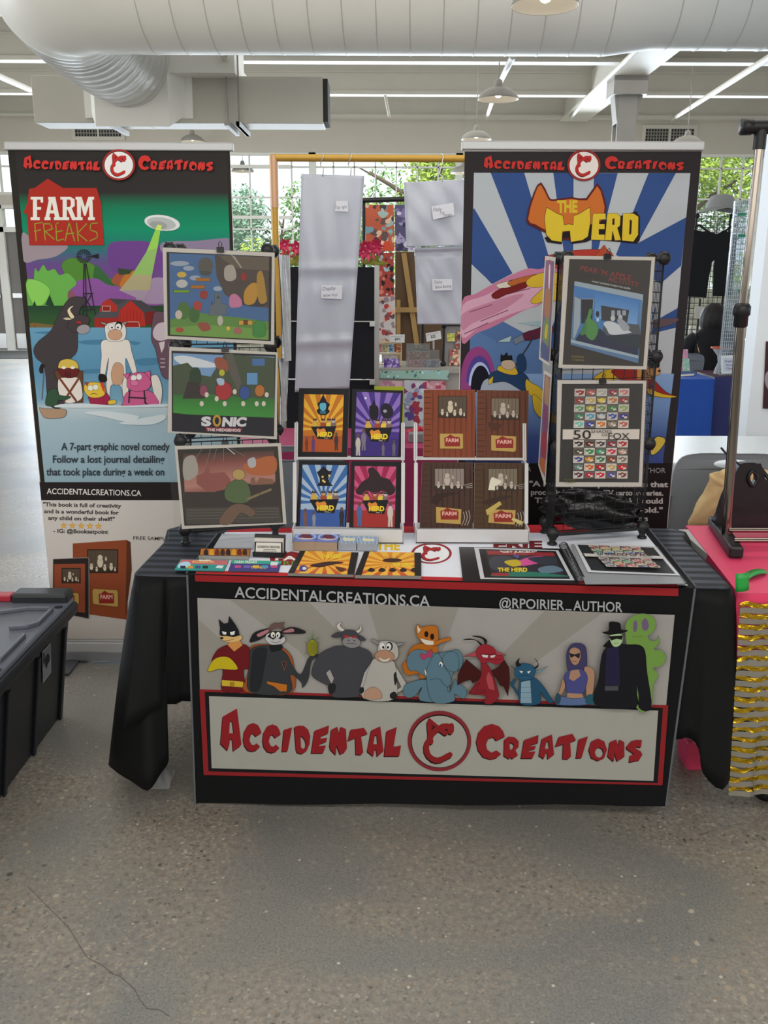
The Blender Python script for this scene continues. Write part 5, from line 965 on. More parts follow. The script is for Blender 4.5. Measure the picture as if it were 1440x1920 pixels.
for x, y, o, n, l in ((413, 468, oL, nL, 'black clip on top of the uppermost left print'), (422, 655, oL, nL, 'black clip on top of the green meadow print, middle of the left rack'), (422, 832, oL, nL, 'black clip on the tilted red print'), (1139, 481, oR, nR, 'black clip on top of the blue bedroom print'), (1130, 714, oR, nR, 'black clip on the fox faces print')): binder_clip(x, y, o, n, l)
# crumpled black bag lying inside the right rack
b = MB(); rn = random.Random(3)
def bag(u, v):
    th = u * 2 * pi; ph = v * pi; r = 1 + .16 * sin(5 * th + 3 * ph) * sin(ph) + .1 * sin(9 * th - 7 * ph) * sin(ph)
    return V((.70 + .15 * r * sin(ph) * cos(th), 2.955 + .055 * sin(ph) * sin(th), .835 + .068 * r * cos(ph) + .02 * (cos(th) * -1) * sin(ph)))
b.grid(bag, 40, 16); tag(b.build('plastic_bag', mat('shiny_black_plastic', '0d0e10', .22, bump=.5, scale=18)), 'crumpled shiny black plastic bag stuffed in the bottom of the right rack', 'bag')
# ------------------------------------------------------------------ book stands
ACR = clear('frosted_acrylic', 'eef0f4', .25, .45); WPL = mat('white_plastic', 'cfcfd0', .4, noise=.03)
tl = radians(13); nB = V((0, -cos(tl), sin(tl))); o1 = atZ(650, 989, .785); o2 = V((0, o1.y + .065, o1.z + .06))
def stand(label, x0, x1, xs):
    A, B = atZ(x0, 1019, .7525), atZ(x1, 1020, .7525); t = thing('book_stand', label, 'book stand', ((A.x + B.x) / 2, A.y + .12, .7525)); y0 = A.y
    b = MB(); b.box((A.x, y0, .7525), (B.x, y0 + .005, .80), bev=.001); b.build('front_lip', WPL, t)
    b = MB(); b.box((A.x, y0, .7525), (B.x, y0 + .24, .757)); b.build('base', WPL, t)
    top1, top2 = hit(650, 866, o1, nB), hit(650, 792, o2, nB)
    for x in (A.x, B.x - .004):
        b = MB(); b.prism([(x, y0, .757), (x, y0, .80), (x, o1.y - .012, o1.z + .02), (x, top1.y - .012, top1.z), (x, top1.y + .03, top1.z), (x, top2.y - .008, top2.z), (x, top2.y + .014, top2.z), (x, y0 + .2, .757)], (.004, 0, 0)); sp_ = b.build('side_panel', ACR, t)
        for pa, pb in (((o1.y - .014, o1.z + .02), (top1.y - .014, top1.z)), ((top1.y + .03, top1.z), (top2.y - .008, top2.z))):
            b = MB(); b.hexa([(x - .004, pa[0], pa[1]), (x + .008, pa[0], pa[1]), (x + .008, pb[0], pb[1]), (x - .004, pb[0], pb[1])], (0, .003, 0)); b.build('edge_rail', WPL, sp_)
    b = MB(); b.box((A.x + .004, o1.y - .012, .772), (B.x - .004, o1.y + .04, .776)); b.build('lower_shelf', WPL, t)
    zz_ = o2.z + (hit(650, 858, o2, nB).z - o2.z); yy = hit(650, 858, o2, nB).y
    b = MB(); b.box((A.x + .004, yy - .012, zz_ - .004), (B.x - .004, yy + .03, zz_)); b.box((A.x + .004, yy - .014, zz_ - .004), (B.x - .004, yy - .011, zz_ + .004)); b.build('upper_shelf', WPL, t)
    return t
stand('white book stand holding four sunburst comics, left of centre on the table', 548, 757, 0); stand('white book stand holding four brown wood-look journals, right of centre on the table', 779, 992, 0)
def comic(bg, ray_, ground, mid, figs):
    def art(a, cq, aq):
        a.T(520, 720, 5.538); a.poly(cq, '131316'); x0 = min(p[0] for p in aq); x1 = max(p[0] for p in aq); y0 = min(p[1] for p in aq); y1 = max(p[1] for p in aq); W, H = x1 - x0, y1 - y0
        k = a.t; old = a.cq; a.cq = [(k[0] + p[0] / k[2], k[1] + p[1] / k[2]) for p in aq]; a.poly(aq, bg)
        c = (x0 + W * .5, y0 + H * .6)
        for i in range(11):
            an = radians(180 + i * 18); a.poly([c, (c[0] + 900 * cos(an - .08), c[1] + 900 * sin(an - .08)), (c[0] + 900 * cos(an + .08), c[1] + 900 * sin(an + .08))], ray_)
        a.rect(x0 - 20, y0 + H * .72, x1 + 20, y1 + 20, ground); X = lambda u: x0 + W * u; Yv = lambda v: y0 + H * v
        mid(a, X, Yv, W, H)
        for u, cl_, s in ((.3, 'b5973a', .9), (.5, '8a3f2a', 1.1), (.64, 'c4b040', .9), (.75, '6f5a5a', .8)):
            a.ell(X(u), Yv(.53), W * .07, H * .055, cl_); a.ell(X(u), Yv(.46), W * .045, H * .035, 'b08a5a' if u < .7 else 'a9a0a0'); a.poly([(X(u - .045), Yv(.455)), (X(u - .04), Yv(.41)), (X(u), Yv(.435)), (X(u + .04), Yv(.41)), (X(u + .045), Yv(.455))], '2a2024')
        a.poly([(X(.2), Yv(.56)), (X(.82), Yv(.55)), (X(.72), Yv(.78)), (X(.36), Yv(.77))], '121216'); a.poly([(X(.33), Yv(.62)), (X(.37), Yv(.585)), (X(.42), Yv(.61)), (X(.52), Yv(.585)), (X(.56), Yv(.62)), (X(.55), Yv(.72)), (X(.4), Yv(.73))], 'c07a30'); a.text('HERD', X(.36), Yv(.73), H * .075, W * .36, 'd0b62e', .05)
        a.text('VOL. 1', X(.52), Yv(.765), H * .014, W * .14, 'c9c4b0', .02)
        for u, v, s, cl_ in figs:
            a.ell(X(u), Yv(v), W * .05 * s, H * .085 * s, cl_); a.ell(X(u), Yv(v - .11 * s), W * .03 * s, H * .03 * s, '5a4038'); a.poly([(X(u - .035 * s), Yv(v + .05)), (X(u - .04 * s), Yv(v + .17 * s)), (X(u - .01), Yv(v + .17 * s)), (X(u), Yv(v + .08)), (X(u + .01), Yv(v + .17 * s)), (X(u + .04 * s), Yv(v + .17 * s)), (X(u + .035 * s), Yv(v + .05))], cl_)
        a.cq = old
    return art
def m1(a, X, Y, W, H): a.poly([(X(.4), Y(.15)), (X(.5), Y(.0)), (X(.6), Y(.15))], '141318'); a.blob([(X(u), Y(v)) for u, v in ((.36, .16), (.5, .12), (.66, .17), (.62, .25), (.66, .3), (.56, .36), (.4, .35), (.34, .28), (.4, .24))], '141318'); a.blob([(X(u), Y(v)) for u, v in ((.42, .17), (.5, .15), (.57, .17), (.56, .26), (.5, .29), (.43, .26))], '4f9ab0'); a.poly([(X(.42), Y(.29)), (X(.57), Y(.29)), (X(.56), Y(.34)), (X(.43), Y(.34))], '2a5f70')
def m2(a, X, Y, W, H): a.blob([(X(u), Y(v)) for u, v in ((.32, .24), (.38, .2), (.42, .13), (.46, .2), (.52, .26), (.5, .42), (.36, .42))], '16131d'); a.blob([(X(u), Y(v)) for u, v in ((.56, .26), (.64, .18), (.76, .2), (.84, .3), (.78, .4), (.62, .4))], '1c1824'); a.ell(X(.66), Y(.3), W * .04, H * .025, '8a8a94'); a.ell(X(.24), Y(.1), W * .028, H * .018, 'c9c4dd')
def m3(a, X, Y, W, H):
    a.poly([(X(u), Y(v)) for u, v in ((.4, .1), (.5, .02), (.6, .1), (.68, .1), (.6, .22), (.62, .28), (.7, .34), (.36, .34), (.42, .28), (.42, .22), (.36, .12))], '131318')
    for u, v in ((.46, .18), (.47, .24), (.5, .26), (.6, .16)): a.rect(X(u), Y(v), X(u + .04), Y(v + .03), 'c9b45a')
def m4(a, X, Y, W, H): a.blob([(X(u), Y(v)) for u, v in ((.34, .06), (.44, .02), (.58, .1), (.66, .18), (.84, .22), (.98, .4), (.84, .48), (.7, .4), (.5, .44), (.3, .4), (.18, .47), (.05, .42), (.2, .26), (.36, .18))], '2a1c20')
COM = [('comic on orange sunburst with a blue face, upper left on the left book stand', '225,42 748,50 725,775 205,770', '278,105 690,112 670,708 262,703', o2, comic('a8641c', 'c9992e', '9a4a20', m1, ((.1, .85, .8, '6a2f1c'), (.26, .84, .9, '5a3468'), (.82, .8, 1, '3a2a2c'))), 'Ryan'),
 ('comic on violet sunburst, upper right on the left book stand', '778,50 1308,68 1280,785 762,772', '825,80 1282,95 1255,752 800,745', o2, comic('3f2a78', '7a62a8', '33256a', m2, ((.08, .8, 1.1, 'a9a498'), (.2, .72, 1.1, '6a6670'), (.62, .88, .7, '5f5a68'), (.85, .86, .8, '5a5560'))), ''),
 ('comic on blue sunburst with a dark tower, lower left on the left book stand', '228,795 752,800 715,1485 192,1478', '262,838 728,843 700,1485 232,1478', o1, comic('8fa3b8', '2f5a92', '33508f', m3, ((.12, .84, 1, '6a4a4a'), (.3, .86, .8, '7a7f86'), (.88, .82, 1, '24242c'))), ''),
 ('comic on crimson sunburst with a giant dark ape, lower right on the left book stand', '770,800 1290,808 1275,1500 745,1490', '803,852 1235,858 1218,1490 790,1485', o1, comic('b04a72', '8a1f44', '8f2a26', m4, ((.14, .76, 1.3, '3f5a8a'), (.86, .76, 1.35, 'b5aca4'))), '')]
for lab, cq, aq, o, art, _ in COM:
    c2, a2 = Q(cq), Q(aq); sheet('comic_book', lab, TQ(cq, 520, 720, 5.538), o, nB, lambda a, art=art, c2=c2, a2=a2: art(a, c2, a2), .014, cat='book', group='books on the two stands', base='b5b2ac')
def journal(wood, dark, fade, q, fq, tq, extra=''):
    def art(a):
        a.T(760, 720, 5.538); a.poly(Q(q), wood); x0 = Q(q)[0][0]; y0 = Q(q)[0][1]; x1 = Q(q)[2][0]
        for i in range(8): a.blob([(x0 + 90 + i * 58, y0), (x0 + 105 + i * 58, y0 + 200), (x0 + 92 + i * 58 + (i % 3) * 6, y0 + 480), (x0 + 100 + i * 58, y0 + 740), (x0 + 92 + i * 58, y0 + 740), (x0 + 84 + i * 58, y0 + 300)], dark)
        for i in range(13): a.rect(x0 - 20, y0 + 20 + i * 56, x0 + 75, y0 + 26 + i * 56, '3a1c12')
        if extra: a.blob(Q(extra), dark)
        X = Q(fq); group_photo(a, X[0][0], X[0][1], X[1][0], X[1][1], fade, 'b5aa96' if fade == '4d4136' else 'a59a90')
        T_ = Q(tq); ticket(a, T_, (T_[0][0] + 45, T_[0][1] + 8, (T_[1][0] - T_[0][0]) - 75, 125))
        if wood in ('3f2a22', '43301f'):
            b0 = T_[1][0]
            for i in range(3): a.line(smooth([(b0 + 20 + i * 28, T_[1][1] + 30 - i * 8), (b0 + 32 + i * 28, T_[1][1] + 90), (b0 + 5 + i * 28, T_[1][1] + 165)], 4, False), 7, 'a39a90')
            for i in range(3): a.line([(x1 - 90 + i * 12, X[1][1] - 10 + i * 14 - 40), (x1 - 5, X[1][1] - 70 + i * 22)], 5, '9a938a')
        if wood == '43301f': a.poly(Q('832,1310 980,1215 1000,1250 850,1365'), 'a89550'); a.poly(Q('1115,1385 1222,1430 1200,1465 1100,1410'), 'b5a468'); a.poly(Q('860,1100 880,1000 900,965 950,985 1000,1010 980,1040 930,1060 930,1105'), 'c4bfae')
    return art
JN = [('reddish brown wood-look journal, upper left on the right book stand', '192,60 725,58 722,778 188,775', '350,130 630,345', '358,515 598,515 600,660 590,672 360,670', '723922', '5f2d1a', '4d4136', o2, ''),
 ('weathered brown wood-look journal, upper right on the right book stand', '748,62 1280,70 1268,800 740,795', '895,150 1178,365', '890,532 1150,545 1148,690 1130,705 890,690', '5a3222', '45271b', '6a5d50', o2, '860,400 1000,420 960,470 900,480'),
 ('dark wood-look journal with claw marks, lower left on the right book stand', '175,810 705,810 700,1500 150,1495', '308,880 608,1100', '318,1275 582,1300 575,1455 320,1440', '3f2a22', '2d1c17', '7a6f68', o1, '270,1220 330,1140 560,1130 400,1180 330,1250'),
 ('dark wood-look journal patched with tape, lower right on the right book stand', '722,815 1265,822 1245,1510 712,1500', '865,880 1160,1105', '870,1300 1145,1310 1135,1460 860,1440', '43301f', '33231a', '6a6050', o1, '800,1220 1000,1160 1100,1170 860,1250')]
for lab, q, fq, tq_, w, d, f, o, ex in JN: sheet('journal_book', lab, TQ(q, 760, 720, 5.538), o, nB, journal(w, d, f, q, fq, tq_, ex), .018, cat='book', group='books on the two stands', base='8a7a68')
# ------------------------------------------------------------------ things lying on the booth table
ZT = .7535
def flat_item(name, label, quad, h, art, cat, group=None, base='b9b6b0', gain=1.25, bottom=False, z0=ZT):
    """low stack: quad of its top outline in the photo, h high"""
    q = [atZ(x, y, z0 + h) for x, y in quad]; c = sum(q, V()) / 4; t = thing(name, label, cat, (c.x, c.y, z0), group)
    b = MB(); b.hexa(q, (0, 0, -h)); b.build('stack' if h > .005 else 'sheet', mat('paper_edges_' + base, base, .6, noise=.08, scale=200), t)
    a = Art((0, 0, z0 + h + .0003), (0, 0, 1), gain, 4e-5); a.cq = list(quad)
    if a.cq and sum((a.cq[i][0] * a.cq[(i + 1) % 4][1] - a.cq[(i + 1) % 4][0] * a.cq[i][1]) for i in range(4)) < 0: a.cq = a.cq[::-1]
    art(a); a.cq = None; a.build('printed_top', PRINT, t); return t, q
def tq(st): return TQ(st, 300, 960, 2.88)
def cards(kind):
    def art(a):
        x = a.cq; cx, cy = sum(p[0] for p in x) / 4, sum(p[1] for p in x) / 4; a.poly(list(x), '5f6fae' if kind else '7f98b8')
        if kind:
            a.ell(cx, cy - 1, 20, 6.5, '8fa5d5'); a.ell(cx, cy - 1, 15, 5, '5060a5'); a.ell(cx, cy - 1, 11, 3.6, '9ab0d8'); a.poly([(cx - 12, cy), (cx - 6, cy - 6), (cx + 8, cy - 5), (cx + 13, cy + 1), (cx + 4, cy + 3)], '5a1f33'); a.poly([(cx - 14, cy + 2), (cx + 14, cy + 2), (cx + 13, cy + 4), (cx - 13, cy + 4)], 'c9a9a0'); a.rect(cx - 20, cy + 6, cx + 20, cy + 7, '7d8ac5')
        else:
            for i in range(5): a.line([(cx - 18 + i * 9, cy - 8), (cx - 12 + i * 7, cy + 8)], 1.2, 'a9bdd2')
            a.poly([(cx - 12, cy - 1), (cx - 8, cy - 4), (cx - 2, cy - 2), (cx + 12, cy - 2), (cx + 11, cy + 3), (cx - 9, cy + 3)], 'c9c6a8')
    return art
for st, k, base, lab in (('735,110 855,112 840,160 718,160', 1, 'a58e78', 'leftmost of the blue card decks, tan sided, before the left book stand'), ('860,112 972,115 955,165 840,162', 1, 'a58e78', 'tan sided blue card deck, second from the left'), ('980,130 1075,132 1060,165 962,163', 0, '9aa0a8', 'pale card deck with grey sides, third from the left'), ('1080,132 1180,135 1172,167 1065,165', 0, '9aa0a8', 'rightmost pale card deck with grey sides, beside the yellow lettering')):
    flat_item('card_deck', lab, tq(st), .03 if k else .027, cards(k), 'card deck', 'card decks before the left book stand', base)
def pc(a):
    a.poly(list(a.cq), '211c1a'); a.poly(tq('222,198 488,202 478,236 216,232'), 'b56a22')
    for i in range(8): x = 240 + i * 30; a.blob(tq('%d,205 %d,203 %d,232 %d,230' % (x, x + 16, x + 20, x - 4)), ('2a2020', 'c9962e', '6a2a1c', '3a2a20')[i % 4])
flat_item('postcard_stack', 'stack of orange and black postcards left of the card holder', tq('222,195 490,198 478,238 208,234'), .012, pc, 'postcards', base='8f8f8d')
flat_item('card_tray', 'pale grey board lying behind the orange postcards', tq('335,117 520,120 500,192 290,190'), .006, lambda a: a.poly(list(a.cq), 'a9adb3'), 'board', base='a5a9af')
def fl1(a):
    a.poly(list(a.cq), '2f8a86'); a.poly(tq('118,257 368,262 360,285 100,280'), 'b5636a'); a.blob(tq('110,275 150,268 165,290 120,305 95,295'), '9fc4d5'); a.text('ACCIDENTAL', 360, 1055, 4, 42, 'e0c050', .03)
    for i in range(4): a.rect(338 + i * 14, 1061, 348 + i * 14, 1066, ('20242c', 'c08a2a', '3a4a7a', '20242c')[i])
    a.poly(tq('310,288 345,290 335,305 300,303'), 'c4cfd0'); a.rect(373, 1049, 395, 1052, 'd9d2c8')
def fl2(a):
    a.poly(list(a.cq), '3f3a78'); a.poly(tq('390,260 655,265 652,282 388,278'), '2f9a86'); a.poly(tq('600,268 640,270 632,290 595,288'), 'c4cfd0'); a.text('FARM FREAKS', 440, 1056, 4.5, 42, 'c9d6c4', .03); a.text('THE HERD', 470, 1066, 4, 30, 'c9b02e', .03)
    for i in range(5): a.rect(440 + i * 17, 1060, 452 + i * 17, 1065, ('b0487a', '6a5aa8', 'c9a23a', '4a8ab0', 'b0487a')[i])
flat_item('flyer_stack', 'teal and pink flyers at the front left corner of the runner', tq('112,255 372,260 345,318 78,312'), .003, fl1, 'flyers', 'flyer stacks', '2f6a68')
flat_item('flyer_stack', 'purple and teal flyers beside the teal and pink ones', tq('388,260 656,265 640,320 368,317'), .003, fl2, 'flyers', 'flyer stacks', '3a5a70')
def bk(title):
    def art(a):
        q = list(a.cq); a.poly(q, '1c1714'); L = lambda p, r, t: tuple(p[k] + (r[k] - p[k]) * t for k in (0, 1))
        A, B = L(q[0], q[1], .1), L(q[0], q[1], .88); D, C = L(q[3], q[2], .1), L(q[3], q[2], .9); old = a.cq; a.cq = [A, B, C, D]; a.grad([A, B, C, D], [(0, 'c9862a'), (.6, 'c9742a'), (1, 'b5482a')]); c = tuple((A[k] + B[k] + C[k] + D[k]) / 4 for k in (0, 1))
        for i in range(14): an = 2 * pi * i / 14; a.poly([c, (c[0] + 200 * cos(an - .13), c[1] + 80 * sin(an - .13)), (c[0] + 200 * cos(an + .13), c[1] + 80 * sin(an + .13))], 'd9a83c')
        a.text('THE HERD', c[0] - 6 if title else c[0] + 4, c[1] + (-9 if title else 5), 6, 38, 'd8c030', .05); 
        if title:
            a.blob([(c[0] - 28, c[1] + 5), (c[0] + 8, c[1] - 2), (c[0] + 36, c[1] + 0), (c[0] + 10, c[1] + 5), (c[0] - 10, c[1] + 9)], '3a2420'); a.ell(c[0] - 40, c[1] + 11, 8, 6, '3a3a78'); a.ell(c[0] - 38, c[1] + 11, 4, 3, 'c9c4d0'); a.blob([(c[0] + 20, c[1] + 8), (c[0] + 40, c[1] + 12), (c[0] + 30, c[1] + 18)], '5a3020')
        else:
            for i in range(5): a.blob([(c[0] - 42 + i * 20, c[1] + 13), (c[0] - 36 + i * 20, c[1] + 8), (c[0] - 28 + i * 20, c[1] + 12), (c[0] - 34 + i * 20, c[1] + 16)], '241815')
            a.ell(c[0] + 4, c[1] - 6, 18, 4, '3a2018'); a.text('.. .. ..', c[0] - 10, c[1] - 12, 3, 26, '3a2018', .03)
        a.cq = old
    return art
flat_item('picture_book', 'orange sunburst book lying flat, left of the pair at the table front', tq('755,210 1072,218 1046,338 690,330'), .008, bk(1), 'book', 'orange books lying flat', '8a8580')
flat_item('picture_book', 'orange sunburst book lying flat, right of the pair at the table front', tq('1102,213 1410,220 1411,345 1052,340'), .01, bk(0), 'book', 'orange books lying flat', '8a8580')
# business card holder
A = V((0, 0, 0)); hq = [atZ(*p, ZT) for p in tq('500,242 666,248 664,205 520,200')]
c = (hq[0] + hq[1]) / 2; t = thing('card_holder', 'black card holder with white business cards before the left rack', 'card holder', c + V((0, .02, 0)))
u = (hq[1] - hq[0]); Lc = u.length; u.normalize(); bk_ = V((-u.y, u.x, 0)); M = Matrix(((u.x, bk_.x, 0, hq[0].x), (u.y, bk_.y, 0, hq[0].y), (0, 0, 1, ZT), (0, 0, 0, 1)))
b = MB(); b.box((0, 0, 0), (Lc, .05, .006)); b.box((0, 0, .006), (Lc, .004, .016)); b.prism([(0, .02, .006), (0, .03, .006), (0, .044, .062), (0, .034, .062)], (Lc, 0, 0)); b.xf(M); b.build('holder', BLK, t)
b = MB(); b.prism([(.003, .008, .008), (.003, .018, .008), (.003, .03, .054), (.003, .02, .054)], (Lc - .006, 0, 0)); b.xf(M); b.build('business_cards', mat('white_card', 'cfcac2', .6), t)
nC = (M.to_3x3() @ V((0, -.048, .012))).normalized(); oC = M @ V((0, .008, .008))
a = Art(oC + nC * .0005, nC, 1.3); P0 = tq('512,160 662,163 662,238 508,234'); a.poly(P0, '1c1c1e'); a.poly(tq('520,164 654,167 653,232 515,228'), 'c4c0b9'); a.poly(tq('524,178 650,181 650,196 523,193'), 'b5b0a8'); a.text('ACCIDENTAL CREATIONS', 482.5, 1027, 3.6, 42, '2a2626', .03, rise=.02)
for i in range(3): a.line(tq('%d,%d %d,%d' % (560 - i * 5, 203 + i * 8, 625 + i * 5, 204 + i * 8)), .9, '55504c')
a.build('printed_card', PRINT, t)
# open portfolio
def pq(st): return TQ(st, 760, 960, 2.483)
t = thing('portfolio', 'open black spiral portfolio showing two prints, front right of the table', 'portfolio', atZ(1075, 1060, ZT))
Bk = mat('portfolio_page', '17181a', .35, noise=.1)
q = [atZ(*p, ZT + .004) for p in pq('250,162 722,170 808,328 268,320')]; b = MB(); b.hexa(q, (0, 0, -.004)); b.build('left_pages', Bk, t)
for i in range(6):
    z = ZT + .005 + i * .0032; q = [atZ(*p, z) for p in pq('%d,150 1172,%d %d,332 838,334' % (772, 160, 1312 - i * 2))]; b = MB(); b.hexa(q, (0, 0, -.0022)); b.build('page', clear('page_sleeve', 'dfe3e6', .15, .85) if i == 5 else Bk, t)
a = Art((0, 0, ZT + .0046), (0, 0, 1), 1.25); a.T(760, 960, 2.483); a.poly(Q('320,165 712,178 788,318 350,312'), 'b9bcc0'); a.poly(Q('342,172 700,182 768,312 368,306'), '1d1d20'); a.poly(Q('375,178 690,188 745,306 402,300'), '2d2a30'); a.poly(Q('378,180 690,190 698,205 385,198'), '8a2a2e'); a.text('"GET JUICED!"', 440, 190, 9, 172, 'd6d2cc', .03)
for st, c_ in (('395,215 470,205 520,240 450,270 400,262', '3a3f4a'), ('490,250 560,215 640,205 650,230 560,250', 'c04a8a'), ('570,215 690,208 700,240 640,245', '30343f'), ('620,262 690,250 735,275 640,285', '5a6f80'), ('460,232 520,222 540,245 500,255', 'b5a02e'), ('430,290 560,278 735,295 740,302 420,300', '2a6a5a'), ('500,200 530,205 520,216', '4a4f90'), ('410,285 470,285 480,298 405,296', '8a2f34')): a.blob(Q(st), c_)
a.text('THE HERD', 430, 278, 17, 138, 'c9b62e', .05); a.build('left_print', GLOSSY, t)
a = Art((0, 0, ZT + .0232), (0, 0, 1), 1.25); a.T(760, 960, 2.483); a.poly(Q('785,146 1165,160 1280,296 850,280'), 'b9bcc0'); a.poly(Q('800,152 1155,166 1258,288 866,272'), '232527'); foxgrid(a, FOXY, Q('850,154 1092,163 1128,212 882,204')); a.poly(Q('828,200 1190,212 1205,226 838,214'), 'b9b6b0'); foxgrid(a, FOXZ, Q('895,218 1140,226 1190,274 935,268')); a.text('50 SHADES OF FOX', 890, 214, 11, 260, '2a2828', .02, rise=.03); a.build('right_print', GLOSSY, t)
r0, r1 = atZ(*pq('735,158')[0], ZT + .012), atZ(*pq('818,322')[0], ZT + .012); b = MB(); rr_ = [r0.lerp(r1, i / 300) + V((cos(i * .63) * .014, 0, sin(i * .63) * .012 + .002)) for i in range(301)]; b.tube(rr_, .0012, 5); b.build('spiral', mat('black_coil', '1a1a1d', .3, .2), t)
# ------------------------------------------------------------------ black storage tote
TOTE = mat('tote_plastic', '23262b', .45, noise=.08, scale=25); LID = mat('tote_lid', '5d626d', .38, noise=.06, scale=25)  # lid paler than the body: window reflection put into its colour
tt = thing('storage_tote', 'large black lidded storage tote at the lower left', 'storage box', (-1.55, 2.55, 0))
X0, X1, Y0, Y1 = -2.02, -1.20, 2.0, 3.10
b = MB(); zt = .40
lo = [V((X0 + .05, Y0 + .05, 0)), V((X1 - .005, Y0 + .05, 0)), V((X1 - .005, Y1 - .01, 0)), V((X0 + .05, Y1 - .01, 0))]; hi = [V((X0, Y0, zt)), V((X1 + .05, Y0, zt)), V((X1 + .05, Y1 + .02, zt)), V((X0, Y1 + .02, zt))]
b.add(lo + hi, [(0, 3, 2, 1), (0, 1, 5, 4), (1, 2, 6, 5), (2, 3, 7, 6), (3, 0, 4, 7), (4, 5, 6, 7)])
def side(y, z, off=0): return V((X1 - .005 + .055 * z / zt + off, y, z))
for y in (2.28, 2.55, 2.8, 3.06):
    b.add([side(y - .006, .0, .001), side(y + .006, 0, .001), side(y + .006, .36, .001), side(y - .006, .36, .001), side(y - .014, .0, .012), side(y + .014, 0, .012), side(y + .014, .36, .012), side(y - .014, .36, .012)], [(4, 5, 6, 7), (0, 4, 7, 3), (5, 1, 2, 6)])
b.build('body', TOTE, tt, bevel=.006)
b = MB(); b.box((X0 - .03, Y0 - .03, .39), (X1 + .075, Y1 + .05, .435)); rim_ = b.build('rim', TOTE, tt, bevel=.012) 
b = MB(); b.box((X0 - .02, Y0 - .02, .43), (X1 + .065, Y1 + .04, .452)); b.build('lid', LID, tt, bevel=.01)
def ridge(pts, h=.014, w=.012):
    b = MB()
    for p, q_ in zip(pts, pts[1:]):
        p, q_ = V((*p, .452)), V((*q_, .452)); d = (q_ - p).normalized(); n_ = V((-d.y, d.x, 0)) * w / 2; b.hexa([p - n_ - d * w / 2, p + n_ - d * w / 2, p + n_ - d * w / 2 + V((0, 0, h)), p - n_ - d * w / 2 + V((0, 0, h))], q_ - p + d * w)
    b.build('lid_ridge', LID, tt, bevel=.003)
ridge([(-1.165, 2.99), (-1.165, 2.86), (-1.19, 2.83), (-1.24, 2.82)]); ridge([(-1.17, 2.75), (-1.17, 2.56), (-1.2, 2.53), (-1.3, 2.52)]); ridge([(-1.17, 2.46), (-1.17, 2.25), (-1.2, 2.22), (-1.3, 2.21)])
ridge([(-2.0, 2.95), (-1.36, 2.95), (-1.25, 3.0), (-1.18, 3.0)]); ridge([(-1.34, 2.86), (-1.34, 2.6)])
for y in (3.03, 2.50):
    b = MB(); b.lathe([(.0001, .0005), (.011, .0005), (.013, .002), (.015, .001)], (-1.155, y, .452), seg=14); b.build('rivet_hole', BLK, tt)
b = MB(); b.box((-1.34, 3.07, .44), (-1.14, 3.155, .485)); b.build('latch', TOTE, rim_, bevel=.012)
b = MB(); b.box((-1.75, 3.08, .452), (-1.345, 3.13, .476)); b.build('handle', mat('red_plastic', 'a8283a', .4, noise=.05), rim_, 'red handle', bevel=.005)
nT = V((1, 0, -.055 / .4)).normalized(); a = Art(side(0, 0, .004), nT, 1.3); a.T(0, 1100, 4.8); SQ = Q('380,585 455,503 462,770 387,872'); a.poly(SQ, '8a8d93'); a.poly(Q('385,600 450,525 455,640 388,735'), '6f7278'); a.blob(Q('405,640 435,600 448,660 430,700 415,740 405,700'), '1c1d20'); a.poly(Q('387,605 400,590 402,680 388,700'), '2a2b30')
for y in (770, 790, 810, 830): a.line([(391, y), (455, y - 78)], 3, '55585e')
a.build('label', PRINT, tt, 'white printed label')
# ------------------------------------------------------------------ floor bits
p = atZ(305, 1462, .0); b = MB(); b.grid(lambda u, v: p + V(((u - .5) * .07, (v - .5) * .12, .003 + .02 * abs(sin(u * 7 + v * 5)) * sin(pi * v))), 10, 10); tag(b.build('plastic_scrap', clear('clear_wrap', 'eef0f2', .2, .75)), 'small crumpled clear plastic scrap on the floor under the cloth corner', 'plastic scrap')
# ------------------------------------------------------------------ neighbouring booth on the right
PINK = mat('pink_plastic_cloth', 'ec4872', .42, noise=.06, scale=9, bump=.08)
nt_ = thing('folding_table', 'neighbouring table under a shiny pink cover', 'table', (1.95, 2.8, 0))
b = MB(); b.box((1.06, 2.5, .69), (2.9, 3.14, .718)); b.build('tabletop', mat('grey_plastic_top'), nt_)
for x, y in ((1.215, 2.56), (2.7, 2.6), (1.3, 3.05), (2.7, 3.05)):
    b = MB(); b.tube([(x, y, .69), (x, y, .03)], .014, 8); b.lathe([(.0001, 0), (.03, 0), (.034, .02), (.03, .09), (.016, .1)], (x, y, 0), seg=16); b.build('leg', BLK, nt_)
E_ = [atZ(1289, 988, .72), atZ(1384, 1112, .72)]; E_ = [E_[0] + V((0, .02, 0)), E_[1]]
b = MB()
b.add([E_[1], (2.95, 2.44, .722), (2.95, 3.17, .722), E_[0]], [(0, 1, 2, 3)])
def fall(u, v):
    P = [E_[0] + V((.5, .0, 0)), E_[0], E_[0].lerp(E_[1], .5), E_[1], E_[1] + V((.5, -.01, 0)), V((2.95, 2.44, .722))]
    Bm = [E_[0] + V((.5, .03, -.2)), E_[0] + V((-.03, .03, -.2)), E_[0].lerp(E_[1], .5) + V((-.012, 0, -.22)), E_[1] + V((-.012, -.004, -.2)), E_[1] + V((.5, -.02, -.12)), V((2.95, 2.42, .6))]
    s = u * 5; i = min(4, int(s)); f = s - i; p, q_ = P[i].lerp(P[i + 1], f), Bm[i].lerp(Bm[i + 1], f); return p.lerp(q_, v) + V((0, .004 * sin(u * 60) * v, 0))
b.grid(fall, 40, 5)
pc_ = tag(b.build('pink_table_cover', PINK, None), 'shiny pink plastic table cover on the neighbouring table', 'tablecloth')
